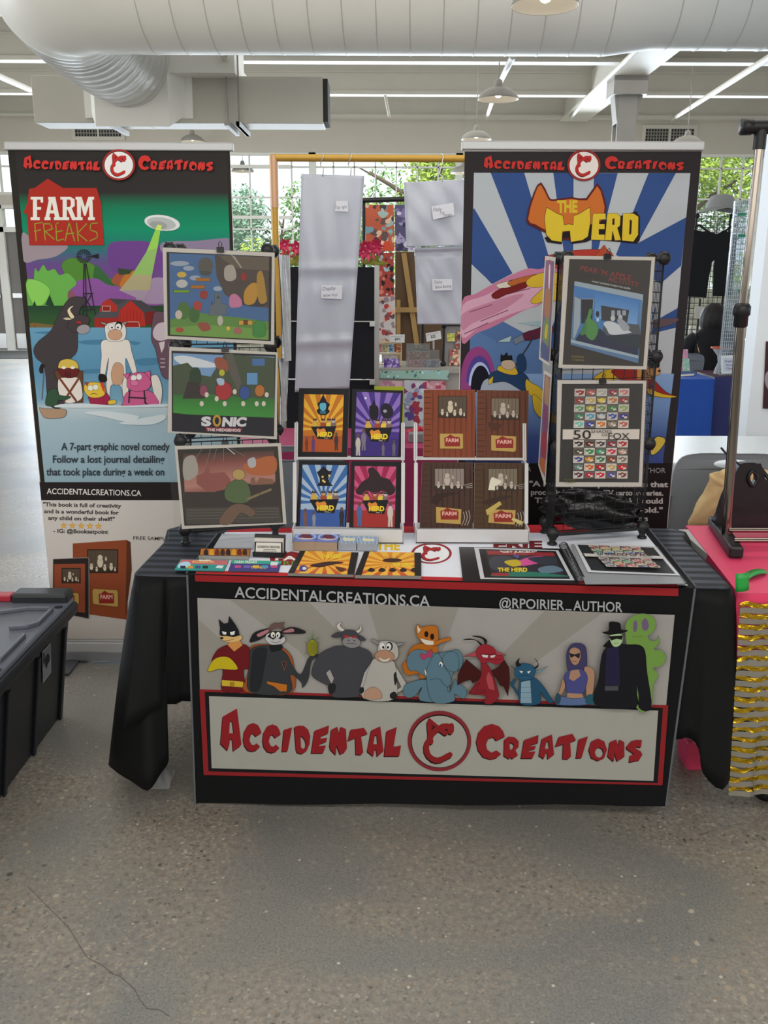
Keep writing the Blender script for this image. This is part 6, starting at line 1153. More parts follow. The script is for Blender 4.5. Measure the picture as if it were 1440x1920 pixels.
# tinsel skirt: see-through film with gold foil bands
GOLD = mat('gold_foil', 'c9a42a', .18, .95, bump=.5, scale=45, noise=.25); FILM = clear('smoky_film', '9a968a', .3, .35)
sk = thing('foil_skirt', 'gold foil striped film skirt hanging from the pink table', 'table skirt', (1.9, 2.45, .1))
top = atZ(1377, 1098, .705); x0 = 1.015
def skp(x, z): k = (.705 - z) / .6; return V((x + .02 * k * (x < 1.1), 2.432 - .02 * k + .008 * sin(x * 40) * k, z))
for i in range(19):
    z1 = .70 - i * .0318; zb = z1 - .0318; zm = z1 - .015
    for nm, m_, a_, c_, am in (('foil_band', GOLD, z1, zm, .007), ('film_band', FILM, zm, zb, .002)):
        b = MB(); b.grid(lambda u, v: skp(x0 + u * 1.6, a_ + (c_ - a_) * v) + V((0, am * sin(u * 190 + i * 2 + v * 6) * .5 + am * sin(u * 83 + i) * .5, am * .6 * sin(u * 120 + i))), 90, 3); b.build(nm, m_, sk)
rt = thing('green_ribbon', 'green ribbon tied at the corner of the gold skirt', 'ribbon', atY(1392, 1108, 2.42)); GRN = mat('green_ribbon', '2aa044', .35, noise=.05)
b = MB(); b.grid(lambda u, v: atY(1379 + 25 * u, 1076 + 34 * v - 4 * u, 2.42) + V((0, -.006 * sin(pi * u), 0)), 4, 3); b.build('band', GRN, rt, solid=.002)
b = MB(); b.grid(lambda u, v: atZ(1398 + 38 * u + 2 * v, 1074 - 5 * u + 14 * v * (1 - .55 * u), .727) + V((0, 0, .008 * sin(pi * u))), 8, 2); b.build('tail', GRN, rt, solid=.002)
b = MB()
q0 = [atY(*p_, 2.72) for p_ in ((1290, 1392), (1300, 1390), (1314, 1402), (1318, 1440), (1314, 1456), (1290, 1456), (1286, 1425))]; b.prism(q0[::-1], (0, .1, 0)); tag(b.build('pink_sack', PINK, None, bevel=.01), 'bit of pink plastic hanging under the neighbouring table, seen past the cloth', 'plastic cover')
# garment rack standing on the pink table
CHR = mat('chrome', '8f867c', .16, 1.0)
gr = thing('garment_rack', 'chrome garment rack with black fittings standing on the pink table', 'garment rack', (1.2, 2.85, .724))
fa, fb = atZ(1380, 1047, .724), atZ(1338, 985, .724); d = (fb - fa); n_ = V((d.y, -d.x, 0)).normalized() * -.022
b = MB(); b.prism([fa + n_, fa - n_, fb - n_, fb + n_], (0, 0, .036)); b.build('foot', BLK, gr, bevel=.006)
pb_ = fa.lerp(fb, .5); pole_b = atZ(1361, 1000, .76); pole_t = hit(1424, 270, (0, pole_b.y, 0), V((0, 1, 0)))
J = pole_b.lerp(pole_t, .55); jm = hit(1390, 590, (0, pole_b.y, 0), V((0, 1, 0)))
b = MB(); b.tube([pole_b, jm], .0165, 14); lp_ = b.build('lower_pole', CHR, gr); b = MB(); b.tube([jm, pole_t], .0125, 14); up_ = b.build('upper_pole', CHR, gr)
dz = V((0, 0, 1)); b = MB(); b.lathe([(.017, -.04), (.022, -.035), (.022, -.005), (.027, 0), (.027, .025), (.02, .035), (.014, .036)], jm, seg=16); b.build('clamp', BLK, lp_)
b = MB(); b.tube([pole_t + V((0, 0, -.015)), pole_t + V((0, 0, .045))], .019, 14); b.tube([pole_t + V((-.055, 0, .048)), pole_t + V((.09, 0, .05))], [.021, .021], 16); b.lathe([(.0001, -.001), (.024, 0), (.024, .03), (.021, .032)], pole_t + V((-.06, 0, .048)), (1, 0, 0), 16); b.build('tee_joint', BLK, up_)
for p_ in ((1366, 994), (1376, 1013)):
    q_ = atZ(*p_, .775); b = MB(); b.tube([q_, q_ + V((1.3, 0, 0))], .0085, 10); b.build('base_bar', CHR, gr)
b = MB(); q_ = pole_t + V((.09, 0, .05)); b.tube([q_, q_ + V((1.2, 0, 0))], .012, 10); b.build('top_bar', CHR, gr)
# black handbag on the pink table
HB = mat('black_leather', '16171b', .38, noise=.15, bump=.1, scale=40)
hb = thing('handbag', 'black soft handbag with cut-out handle on the pink table', 'bag', (1.45, 3.1, .724))
o_ = V((0, 3.06, 0)); nn = V((0, -1, 0)); out = smooth(Q('1344,985 1347,965 1358,930 1374,897 1388,872 1400,868 1420,869 1432,880 1436,900 1460,905 1500,960 1502,990 1420,992'), 4); hole = smooth(Q('1403,893 1409,884 1418,890 1418,902 1410,911 1404,903'), 4)
b = MB(); F = [hit(*p_, o_, nn) for p_ in out]; H = [hit(*p_, o_, nn) for p_ in hole]; tr = tessellate_polygon([[V((p_[0], p_[1], 0)) for p_ in out], [V((p_[0], p_[1], 0)) for p_ in hole]]); A_ = F + H; dd = V((0, .03, 0)); N_ = len(A_); nF = len(F); nH = len(H)
b.add(A_ + [p_ + dd for p_ in A_], [list(t_) for t_ in tr] + [[i + N_ for i in t_] for t_ in tr] + [(i, (i + 1) % nF, (i + 1) % nF + N_, i + N_) for i in range(nF)] + [(nF + i, nF + (i + 1) % nH, nF + (i + 1) % nH + N_, nF + i + N_) for i in range(nH)]); b.build('body', HB, hb, bevel=.004)
b = MB(); b.tube([hit(*p_, o_, nn) + V((0, -.004, 0)) for p_ in hole], .006, 8, closed=True); b.build('handle_rim', HB, hb)
b = MB(); b.tube([hit(1388, 872, o_, nn), hit(1380, 862, o_, nn) + V((0, .08, 0)), hit(1376, 852, o_, nn) + V((0, .12, 0))], .004, 6); b.tube([hit(1424, 872, o_, nn), hit(1434, 884, o_, nn) + V((0, .03, 0)), hit(1444, 900, o_, nn)], .007, 8); b.build('strap', HB, hb)
# grey plastic chair with a jacket, white folding table behind
GR = mat('grey_chair_plastic', '868c93', .45, noise=.05); WT = mat('white_table_plastic', 'cfd6da', .35, noise=.03)
wt = thing('folding_table', 'white plastic folding table beside the right banner behind the grey chair', 'table', (2.35, 4.6, 0))
b = MB(); b.box((1.30, 4.22, .70), (3.4, 4.98, .742), bev=.01); b.build('tabletop', WT, wt)
for x in (1.5, 3.2):
    for y in (4.35, 4.85): b = MB(); b.tube([(x, y, .7), (x + .05, y, 0)], .014, 8); b.build('leg', mat('dark_leg', '4a4c50', .4, .6), wt)
def chair(label, x, y, rz, holes, name='plastic_chair', group='grey plastic chairs'):
    """seat centre at x, y; backrest on the -Y side before turning"""
    t = thing(name, label, 'chair', (x, y, 0), group); M = Matrix.Translation((x, y, 0)) @ Matrix.Rotation(rz, 4, 'Z'); W = .235
    out = smooth([(-W, .5), (-W * .98, .7), (-W * .95, .84), (-W * .7, .885), (0, .89), (W * .7, .885), (W * .95, .84), (W * .98, .7), (W, .5), (W * .6, .47), (-W * .6, .47)], 4); hl = [(.075 * cos(i * pi / 8), .845 - 0 + .02 * sin(i * pi / 8)) for i in range(16)]
    tr = tessellate_polygon([[V((p[0], p[1], 0)) for p in out], [V((p[0], p[1], 0)) for p in hl]]); P = out + hl; f = lambda p, o: V((p[0], -.2 - (p[1] - .47) * .25 + .25 * p[0] ** 2 + o, p[1])); N_ = len(P); n1 = len(out); n2 = len(hl); b = MB()
    b.add([f(p, 0) for p in P] + [f(p, .01) for p in P], [list(q) for q in tr] + [[i + N_ for i in q][::-1] for q in tr] + [(i, (i + 1) % n1, (i + 1) % n1 + N_, i + N_) for i in range(n1)] + [(n1 + i, n1 + (i + 1) % n2, n1 + (i + 1) % n2 + N_, n1 + i + N_) for i in range(n2)]); b.xf(M); b.build('backrest', GR, t)
    b = MB(); b.grid(lambda u, v: V(((u - .5) * .46, -.19 + v * .42, .45 - .02 * sin(pi * u) + .05 * (1 - v) ** 6 - .03 * v ** 5)), 12, 10); b.xf(M); b.build('seat', GR, t, solid=.01)
    for s in (-1, 1):
        b = MB(); b.tube([M @ V(p) for p in ((s * .225, .2, 0), (s * .215, .17, .43), (s * .22, -.18, .45), (s * .235, -.215, .5), (s * .235, -.26, .7))], .011, 8); b.build('front_leg', mat('chair_tube', '8a8d90', .35, .7), t)
        b = MB(); b.tube([M @ V(p) for p in ((s * .225, -.3, 0), (s * .215, -.1, .43), (s * .2, .1, .44))], .011, 8); b.build('rear_leg', mat('chair_tube'), t)
    return t
chair('grey plastic chair with oval hand hole and a tan jacket, behind the pink table', 1.455, 3.99, radians(-2), 1)
JK = mat('tan_cotton', 'cbb080', .85, noise=.08, bump=.1, scale=25)
o_ = V((0, 3.56, 0)); b = MB(); FQ = smooth(Q('1290,985 1302,955 1318,925 1330,898 1332,889 1345,884 1362,880 1400,878 1440,882 1470,900 1470,985 1380,990 1330,986'), 3); P_ = [hit(*p_, o_, nn) for p_ in FQ]
cj = sum(P_, V()) / len(P_); rings = [[cj.lerp(p_, k / 5) + V((0, -.03 * (1 - (k / 5) ** 2) + .007 * sin(i * .9 + k * 2), 0)) for i, p_ in enumerate(P_)] for k in range(6)]; n1 = len(P_); b.add([p_ for r_ in rings for p_ in r_], [(k * n1 + i, k * n1 + (i + 1) % n1, (k + 1) * n1 + (i + 1) % n1, (k + 1) * n1 + i) for k in range(5) for i in range(n1)], 0, None, True); tag(b.build('jacket', JK, None, solid=.012), 'tan cotton jacket draped over the grey chair back', 'jacket')
# white painted partition at the right edge with a poster
b = MB(); b.box((2.255, 5.6, 0), (4.2, 5.76, 5.3)); struct(b.build('wall_right', mat('white_wall_paint', 'e4ebf1', .7, noise=.05, scale=4, bump=.15)))
sheet('wall_poster', 'dark poster on the white partition at the right edge', [(1436, 640), (1470, 640), (1470, 768), (1430, 766)], (0, 5.59, 0), (0, -1, 0), lambda a: (a.rect(1430, 640, 1470, 770, '3a2026'), a.blob([(1436, 700), (1470, 680), (1470, 740), (1440, 730)], '8a8088')), cat='poster')
# ------------------------------------------------------------------ behind the booth: chairs, magenta table, hanging sleeves
chair('grey plastic chair behind the left book stand', -.42, 4.12, radians(3), 1); chair('grey plastic chair behind the right print rack', .72, 4.1, radians(-6), 1)
MG = mat('magenta_cloth', '8f2450', .8, noise=.1, scale=6)
mt = thing('folding_table', 'table under a magenta cloth in the aisle behind the booth', 'table', (.1, 4.85, 0))
b = MB(); b.box((-.8, 4.6, .705), (.98, 5.15, .735)); b.build('tabletop', mat('grey_plastic_top'), mt)
for x in (-.7, .88):
    for y in (4.68, 5.08): b = MB(); b.tube([(x, y, .7), (x, y, 0)], .014, 8); b.build('leg', mat('dark_leg'), mt)
b = MB(); b.box((-.83, 4.57, .737), (1.01, 5.18, .742)); 
def mdrop(u, v): x = -.83 + 1.84 * u; return V((x, 4.568 - .03 * v + .012 * sin(x * 34) * v, .742 - .62 * v))
b.grid(mdrop, 70, 6); tag(b.build('magenta_tablecloth', MG), 'magenta cloth hanging over the table between the two book stands', 'tablecloth')
YF = 5.3
def rod(name, pts, r, m, par, seg=10): b = MB(); b.tube(pts, r, seg); return b.build(name, m, par)
YEL = mat('yellow_pipe', 'b8903a', .4, .25, noise=.06)
a_ = atY(513, 296, YF); c_ = atY(872, 306, YF); XL, ZF = a_.x, a_.z
gf = thing('pipe_stand', 'yellow pipe frame holding hung white sleeves behind the booth', 'hanging stand', (0, YF, 0))
rod('top_bar', [(XL - .015, YF, ZF), (.68, YF, ZF)], .02, YEL, gf)
for x in (XL, .66):
    rod('post', [(x, YF, .03), (x, YF, ZF)], .02, YEL, gf); b = MB(); b.box((x - .03, YF - .25, 0), (x + .03, YF + .25, .03)); b.build('foot', BLK, gf)
rod('joint', [(XL, YF, ZF - .26), (XL, YF, ZF + .012)], .0235, mat('copper_joint', 'c39a78', .4, .3), gf)
SLV = mat('white_plastic_sleeve', 'b2b7c4', .3, noise=.03, scale=5, bump=.12, coat=.2)
def sleeve(label, q, Y, folds, card, lines, hooks):
    P = [atY(*p, Y) for p in q]; t = thing('poster_sleeve', label, 'poster sleeve', (sum(p.x for p in P) / 4, Y, min(p.z for p in P)), 'white sleeves on the yellow frame')
    H = P[0].z - P[3].z
    def f(u, v):
        p = P[0].lerp(P[1], u).lerp(P[3].lerp(P[2], u), v); o = .004 * sin(7 * u + 5 * v) + .003 * sin(19 * u - 13 * v)
        for fv in folds: o -= .012 * math.exp(-((v - fv) / .018) ** 2) - .006 * math.exp(-((v - fv - .05) / .04) ** 2)
        return p + V((0, o, 0))
    b = MB(); b.grid(f, 16, 60); b.build('sheet', SLV, t, solid=.006)
    c = [(sum(p[0] for p in q) / 4, 0)]; n = V((0, -1, 0))
    for cd, ls in zip(card, lines):
        a = Art((0, Y - .022, 0), n, 1.25, 2e-4); a.poly(cd, 'c3c5cc')
        for tx, x, y, h, w in ls: a.text(tx, x, y, h, w, '2a2a33', -.008, shear=.2, ang=-4)
        a.build('card', PRINT, t, 'white card with handwriting')
    for x in hooks:
        p = atY(x, q[0][1] + 1, Y); b = MB(); b.tube(smooth([(p.x, Y, p.z - .01), (p.x + .004, Y - .012, p.z + .03), (p.x - .012, Y - .01, p.z + .05), (p.x + .006, YF - .028, ZF), (p.x, YF, ZF + .027), (p.x - .004, YF + .027, ZF)], 3, False), .003, 6); b.build('hook', mat('brushed_steel'), t)
sleeve('tall white plastic sleeve marked Top right, hung on the left of the yellow frame', [(565, 326), (683, 330), (655, 728), (553, 735)], YF, [.42, .765], [Q('630,377 652,377 653,397 628,396'), Q('603,534 642,535 641,561 602,559')], [[('Top right', 628, 392, 6, 22)], [('Display', 605, 545, 7, 24), ('below Vinyl', 606, 557, 6, 26)]], (605, 657))
sleeve('wide white sleeve marked Top center, upper right on the yellow frame', [(757, 342), (890, 335), (884, 460), (762, 463)], YF - .03, [], [Q('809,387 850,380 852,403 812,412')], [[('Display', 812, 396, 6.5, 16), ('Top', 824, 402, 6, 9), ('center', 831, 406, 5.5, 16)]], (828,))
sleeve('white sleeve marked Below Bunting, lower right on the yellow frame', [(777, 465), (884, 461), (882, 608), (783, 608)], YF, [.02], [Q('810,523 848,523 848,544 811,545')], [[('Display', 814, 532, 6, 15), ('Below Bunting', 816, 541, 5.5, 30)]], ())
# black panelled screen with flowers
YS = 5.75; a_, c_ = atY(530, 499, YS), atY(702, 499, YS); XA, XB, ZS = a_.x, c_.x, a_.z
ds = thing('display_screen', 'black cloth display screen with a silver edge behind the tall sleeve', 'screen', ((XA + XB) / 2, YS, 0))
zs = [.05, atY(700, 712, YS).z, atY(700, 603, YS).z, ZS]
for z0, z1 in zip(zs, zs[1:]): b = MB(); b.box((XA, YS, z0 + .004), (XB, YS + .03, z1 - .004)); b.build('panel', mat('black_screen_cloth', '15161d', .85, noise=.1), ds)
b = MB(); b.box((XB, YS - .008, 0), (XB + .03, YS + .035, ZS + .008)); b.build('edge_post', mat('silver_edge', 'a9a9a6', .35, .6), ds); b = MB(); b.box((XA - .02, YS - .005, 0), (XA, YS + .035, ZS + .006)); b.build('edge_post', mat('silver_edge'), ds)
for z in zs[1:3]: rod('cross_rod', [(XA, YS - .008, z), (XB, YS - .008, z)], .004, mat('brushed_steel'), ds, 6); b = MB(); b.box((XB - .03, YS - .03, z - .03), (XB + .005, YS - .008, z + .005), bev=.003); b.build('clamp', mat('brushed_steel'), ds)
PET, PEC, LEAF = mat('pink_petal', 'd23a62', .5, noise=.2, scale=30), mat('pale_petal', 'e58aa0', .5), mat('yellow_green_leaf', 'a3a548', .5, noise=.2, scale=20)
def flowers(label, px, py, n, Y=YS + .02, sc=1.0):
    p = atY(px, py, Y); p = V((p.x, p.y, p.z)); rn = random.Random(px); t = thing('flower_bunch', label, 'flowers', p, 'flowers on the black screen')
    b1, b2, b3 = MB(), MB(), MB()
    def petal(b, o, d, L, w):
        d = d.normalized(); s_ = d.cross(V((0, 1, .3))).normalized(); b.add([o, o + d * L * .4 + s_ * w, o + d * L + V((0, -.01, -.01)), o + d * L * .4 - s_ * w, o + d * L * .5 + V((0, -.012, 0))], [(0, 1, 4), (1, 2, 4), (2, 3, 4), (3, 0, 4)], 0, None, True)
    for i in range(n):
        o = p + V((rn.uniform(-.06, .06) * sc, rn.uniform(-.03, .02), rn.uniform(.045, .13) * sc))
        for k in range(7): a = k * 2 * pi / 7; petal(b1, o, V((cos(a), -.7 + .3 * rn.random(), sin(a))), .06 * sc, .014 * sc)
        b2 = MB(); b2.ball(o + V((0, -.012, 0)), .008 * sc); b2.build('flower_centre', PEC, t)
    for i in range(9): a = rn.uniform(-.3, 3.4); petal(b3, p + V((rn.uniform(-.05, .05), 0, .012)), V((cos(a), -.5, abs(sin(a)) * .8)), .09 * sc, .02 * sc)
    b1.build('petals', PET, t); b3.build('leaves', LEAF, t)
flowers('pink silk lilies at the left end of the black screen', 545, 497, 4); flowers('pink silk lilies at the right end of the black screen', 692, 499, 5); p = atY(718, 512, YS - .02)
# posters on a black rod
YP = 6.3
def plain(label, q, Y, cols, name='wall_poster', cat='poster', group='posters behind the screen', th=.004, base='b9b6b0', gain=1.3):
    def art(a):
        a.poly(list(q), cols[0]); rn = random.Random(int(q[0][0] * 7 + q[0][1])); x0 = min(p[0] for p in q); x1 = max(p[0] for p in q); y0 = min(p[1] for p in q); y1 = max(p[1] for p in q); W, H = x1 - x0, y1 - y0
        for i in range(34):
            cx, cy = x0 + W * rn.random(), y0 + H * rn.random(); r = rn.uniform(.06, .17) * min(W, H); k = rn.randint(4, 7); ph = rn.random() * 6
            a.blob([(cx + r * rn.uniform(.5, 1.5) * cos(ph + j * 6.283 / k), cy + r * rn.uniform(.5, 1.5) * sin(ph + j * 6.283 / k)) for j in range(k)], cols[1 + i % (len(cols) - 1)], n=3)
    return sheet(name, label, q, (0, Y, 0), (0, -1, 0), art, th, None, cat, group, base, gain)
pr_ = thing('poster_rail', 'black rail carrying the red and violet posters behind the booth', 'rail', (0, YP + .02, 0)); zr = atY(700, 375, YP + .02).z
rod('rail', [atY(678, 376, YP + .02), atY(800, 372, YP + .02)], .016, BLK, pr_)
for x in (atY(682, 376, YP).x, atY(796, 372, YP).x): rod('upright', [(x, YP + .04, 0), (x, YP + .04, zr)], .012, BLK, pr_)
plain('orange red poster of tangled figures under the black rail', [(685, 384), (738, 384), (740, 471), (686, 470)], YP, ['a8543c', '8fa5a0', 'c9a890', '5a4a48', 'b5452f', '6f8f98', '3f3638', 'd0b8a0'])
plain('violet poster beside the orange red one, half hidden by a sleeve', [(740, 384), (775, 384), (777, 471), (741, 471)], YP, ['4f4a68', '8f8aa8', '35324a', '6f6890', 'b5b0c4'])
plain('red and black poster below the orange red poster', [(708, 474), (738, 474), (739, 556), (709, 556)], YP - .02, ['9a4038', '8fb0b8', '2a2426', 'c07868', '5a2a2a'])
plain('white and red character poster above the wooden card shelf', [(710, 557), (741, 556), (742, 645), (711, 645)], YP - .05, ['b9b4b4', 'a03a40', '8a7a80', 'c9a08a', '5a4a50'])
# brown board on a wooden easel
WOOD = mat('pine_wood', 'a88652', .6, noise=.15, scale=9); BRN = mat('brown_board', '5f4a36', .8, noise=.1)
YE = 6.75; ez = thing('easel', 'pale wooden easel with a large brown board behind the price signs', 'easel', (.25, YE, 0))
q = [atY(*p_, YE) for p_ in ((741, 472), (880, 472), (880, 690), (741, 690))]; b = MB(); b.hexa(q, (0, .02, 0)); b.build('board', BRN, ez)
def strip(p0, p1, w, Y): A, B = atY(*p0, Y), atY(*p1, Y); d_ = (B - A).normalized(); n_ = V((-d_.z, 0, d_.x)) * w / 2; b = MB(); b.hexa([A - n_, B - n_, B + n_, A + n_], (0, .02, 0)); b.build('strut', WOOD, ez)
strip((757, 474), (788, 690), .036, YE - .025); strip((747, 562), (747, 690), .03, YE - .03); strip((741, 581), (782, 581), .035, YE - .045)
rod('leg', [atY(757, 474, YE + .03), (.32, YE + .5, 0)], .015, WOOD, ez); rod('leg', [(.0, YE + .06, 0), atY(747, 560, YE + .03)], .015, WOOD, ez)
rod('leg', [(.45, YE + .06, 0), atY(788, 690, YE + .03)], .015, WOOD, ez)
# art stall counter
YC = 6.0; zc_ = atY(760, 691, YC).z
a_, c_ = atY(703, 691, YC), atY(905, 691, YC); cn = thing('stall_counter', 'grey stall counter covered with art behind the booth', 'counter', ((a_.x + c_.x) / 2, YC + .25, 0))
b = MB(); b.box((a_.x, YC, zc_ - .03), (c_.x, YC + .55, zc_)); b.build('counter_top', mat('grey_counter', 'a5a29c', .6, noise=.05), cn); b = MB(); b.box((a_.x + .02, YC + .02, 0), (c_.x - .02, YC + .53, zc_ - .03)); b.build('body', mat('grey_counter'), cn)
plain('long green and blue landscape print lying along the counter edge', [(711, 696), (842, 694), (841, 712), (712, 709)], YC - .03, ['8fb0a8', '5fa070', '8fc0dd', '4a8a5a', 'b9d0c8', '3f6a78'], 'art_mat', 'art mat', 'art mats on the counter front')
plain('pink character mat hanging at the left of the counter front', [(708, 713), (758, 714), (757, 800), (708, 800)], YC - .02, ['c49aa8', 'b58098', 'd0b0b8', '9a6a80'], 'art_mat', 'art mat', 'art mats on the counter front')
plain('pale mat with a violet and red figure in the middle of the counter front', [(758, 713), (800, 714), (800, 800), (757, 800)], YC - .035, ['b5b8c4', '7a3a6a', 'a03a4a', '8a90b5', 'c4c8d0', '5a4a8a'], 'art_mat', 'art mat', 'art mats on the counter front')
plain('pink mat at the right end of the counter front', [(800, 714), (836, 714), (836, 800), (800, 800)], YC - .02, ['c490a0', 'a84a5a', 'd0b0b8', 'b57a90'], 'art_mat', 'art mat', 'art mats on the counter front')
pq_ = [atY(*p_, 5.6) for p_ in ((702, 725), (758, 725), (757, 800), (702, 800))]; fo = thing('folder', 'lime yellow folder standing behind the violet comic', 'folder', (pq_[3].x, 5.6, pq_[3].z)); b = MB(); b.hexa(pq_, (0, .012, 0)); b.build('cover', mat('lime_plastic', 'b8c92e', .5, noise=.03), fo)
rod('support', [(pq_[0].x + .08, 5.62, pq_[3].z + .02), (pq_[0].x + .08, 5.62, .0)], .01, BLK, fo)
# wooden card shelf, bins and price signs on the counter
ys = YC + .08; sx0, sx1 = atY(709, 640, ys).x, atY(754, 640, ys).x; sh = thing('card_shelf', 'small pale wooden shelf of cards on the stall counter', 'shelf', ((sx0 + sx1) / 2, ys, zc_))
for y_ in (642, 662, 683): z = atY(720, y_, ys).z; b = MB(); b.box((sx0, ys, z - .008), (sx1, ys + .1, z)); b.build('shelf_board', mat('pale_wood', 'c9b48f', .6, noise=.08), sh)
for x in (sx0, sx1 - .008): b = MB(); b.box((x, ys + .01, zc_), (x + .008, ys + .1, atY(720, 641, ys).z)); b.build('side_board', mat('pale_wood'), sh)
for i, (x0, x1, cs) in enumerate(((710, 716, 'b8607a d0a0a8'), (717, 727, 'a8a07a c4bb90 7a7a5a'), (729, 739, '6f8fb5 a9bcd0 4a5f80'), (742, 752, 'b06a48 d0a080 7a3a30'))): plain('card with %s on the upper board of the wooden shelf' % ('pink art', 'olive art', 'blue art', 'orange art')[i], [(x0, 646), (x1, 646), (x1, 660.5), (x0, 660.5)], ys + .015, cs.split(), 'trading_card', 'card', 'cards on the wooden shelf', .003)
plain('violet art card leaning on the lower board of the wooden shelf', [(720, 672), (748, 672), (750, 689), (720, 689)], ys - .02, ['6a5098', 'a090c4', '4a3878', 'b5a8d0'], 'trading_card', 'card', 'cards on the wooden shelf', .003)
plain('plain white card behind the violet one on the wooden shelf', [(716, 664.5), (745, 664.5), (745, 681), (716, 681)], ys + .03, ['b9b9be', 'c4c4c8'], 'trading_card', 'card', 'cards on the wooden shelf', .003)
def price(label, q, txt, x, y, h, w, ang, Y, stem):
    t = sheet('price_sign', label, q, (0, Y, 0), (0, -1, 0), lambda a: (a.poly(list(q), 'c4c6c6'), a.text(txt, x, y, h, w, '2a2a2e', .03, ang=ang), a.line([(q[0][0] + 3, q[0][1] + 3.5), (q[1][0] - 3, q[1][1] + 3.5)], 1, '8a8d92')), .002, None, 'price sign', 'price signs on the counter', 'c9c9c9', 1.35)
    A, B = atY(*stem[0], Y + .004), atY(*stem[1], Y + .004); rod('stem', [A, B], .006, mat('clear_stem', 'b5b8ba', .2, noise=.02), t, 8)
price('white price sign reading $41 above the wooden card shelf', [(730, 627.5), (759, 627), (758.5, 642.5), (731, 642)], '$41', 740, 638, 5, 10, 0, ys - .01, ((745, 642), (745, 643)))
price('tilted white price sign reading $25 over the clear bins', [(798, 625), (826, 620), (828, 635), (800, 641)], '$25', 808, 634, 5, 9, -9, ys - .01, ((813, 638), (813, 655)))
CB = clear('bin_acrylic', 'e6e9ea', .1, .86)
bx0, bx1 = atY(762, 690, ys).x, atY(825, 690, ys).x; bn = thing('card_bin', 'tiered clear acrylic bin of cards on the stall counter', 'bin', ((bx0 + bx1) / 2, ys, zc_))
zt_ = [atY(790, y_, ys).z for y_ in (690, 673, 658, 645)]
for i in range(3): b = MB(); b.box((bx0, ys + .03 * i, zc_ if i == 0 else zt_[i]), (bx1 if i < 1 else bx0 + (bx1 - bx0) * .7, ys + .03 * i + .003, zt_[i + 1])); b.build('tier_front', CB, bn)
b = MB(); b.box((bx0, ys + .1, zc_), (bx1, ys + .103, zt_[2])); b.build('back_wall', CB, bn)
for q_, dy, cs, lb in (([(763, 675), (793, 675), (793, 689), (763, 689)], .01, 'b06a6a d09a90 8a3a40 c4b0a8', 'red art cards at the front left of the clear bin'), ([(794, 675), (823, 675), (823, 689), (794, 689)], .01, '6a6880 9a98a8 4a4860 b0a8b0', 'grey violet cards at the front right of the clear bin'), ([(764, 660), (803, 660), (803, 673), (764, 673)], .04, 'a06a58 c99a8a 7a3a30 b5a090', 'brownish red cards in the middle tier of the clear bin'), ([(764, 647), (803, 647), (803, 657), (764, 657)], .07, '6a625c a89a8a 3f3a3a b5a58a', 'grey brown cards in the top tier of the clear bin')):
    plain(lb, q_, ys + dy, cs.split(), 'trading_cards', 'cards', 'cards in the clear bin', .004)
ap0, ap1 = atY(832, 610, ys + .1), atY(905, 691, ys + .1); ap = thing('card_board', 'grey display board with notes on the counter beside the right banner', 'board', ((ap0.x + ap1.x) / 2, ys + .1, zc_)); b = MB(); b.box((ap0.x, ys + .1, zc_), (ap1.x, ys + .112, ap0.z)); b.build('board', mat('grey_board', '8d8d8c', .5, noise=.04), ap)
rod('post', [(ap0.x, ys + .085, zc_), (ap0.x, ys + .085, ap0.z)], .008, BLK, ap); rod('top_rail', [(ap0.x, ys + .09, ap0.z), (ap1.x, ys + .09, ap0.z)], .005, BLK, ap)
for z in (ap0.z, zc_ + .015): b = MB(); b.ball((ap0.x, ys + .085, z), .02); b.build('joint', BLK, ap)
plain('yellow note with writing pinned on the grey board', [(838, 625), (853, 625), (853, 640), (838, 640)], ys + .09, ['c4c468', 'a9a94a', 'd0d088'], 'note', 'note', None, .002)
plain('small character picture under the yellow note', [(843, 655), (868, 655), (868, 685), (842, 685)], ys + .085, ['a05a58', 'd0b8a0', '5a2a2e', 'c9a58a', '7a8a70'], 'picture_card', 'picture', 'pictures on the grey board', .003)
plain('character picture beside the yellow note', [(857, 620), (872, 620), (872, 652), (852, 652)], ys + .088, ['8a4a4a', 'c9a060', '9a98b0', '5a3a48'], 'picture_card', 'picture', 'pictures on the grey board', .003)
rf = atY(778, 797, 4.85); t = thing('flower_bunch', 'red silk rose on the magenta table between the book stands', 'flowers', (rf.x, 4.85, .742)); b = MB()
for i in range(14): a = i * 2.4; r_ = .012 + .002 * i; b.ball((rf.x + r_ * cos(a), 4.85 + r_ * .6 * sin(a), .79 + .012 * sin(a * 1.7)), .014, sc=(1, .7, .8), seg=8)
b.build('petals', mat('red_petal', 'b8283a', .5, noise=.2), t); rod('stem', [(rf.x, 4.85, .743), (rf.x, 4.85, .79)], .006, LEAF, t, 6)
bx = atY(777, 815, 4.75); b = MB(); b.box((bx.x - .03, 4.72, .7425), (bx.x + .05, 4.80, .79), bev=.004); tag(b.build('grey_box', mat('grey_box_paint', '76757a', .6)), 'small grey box on the magenta table under the red rose', 'box')
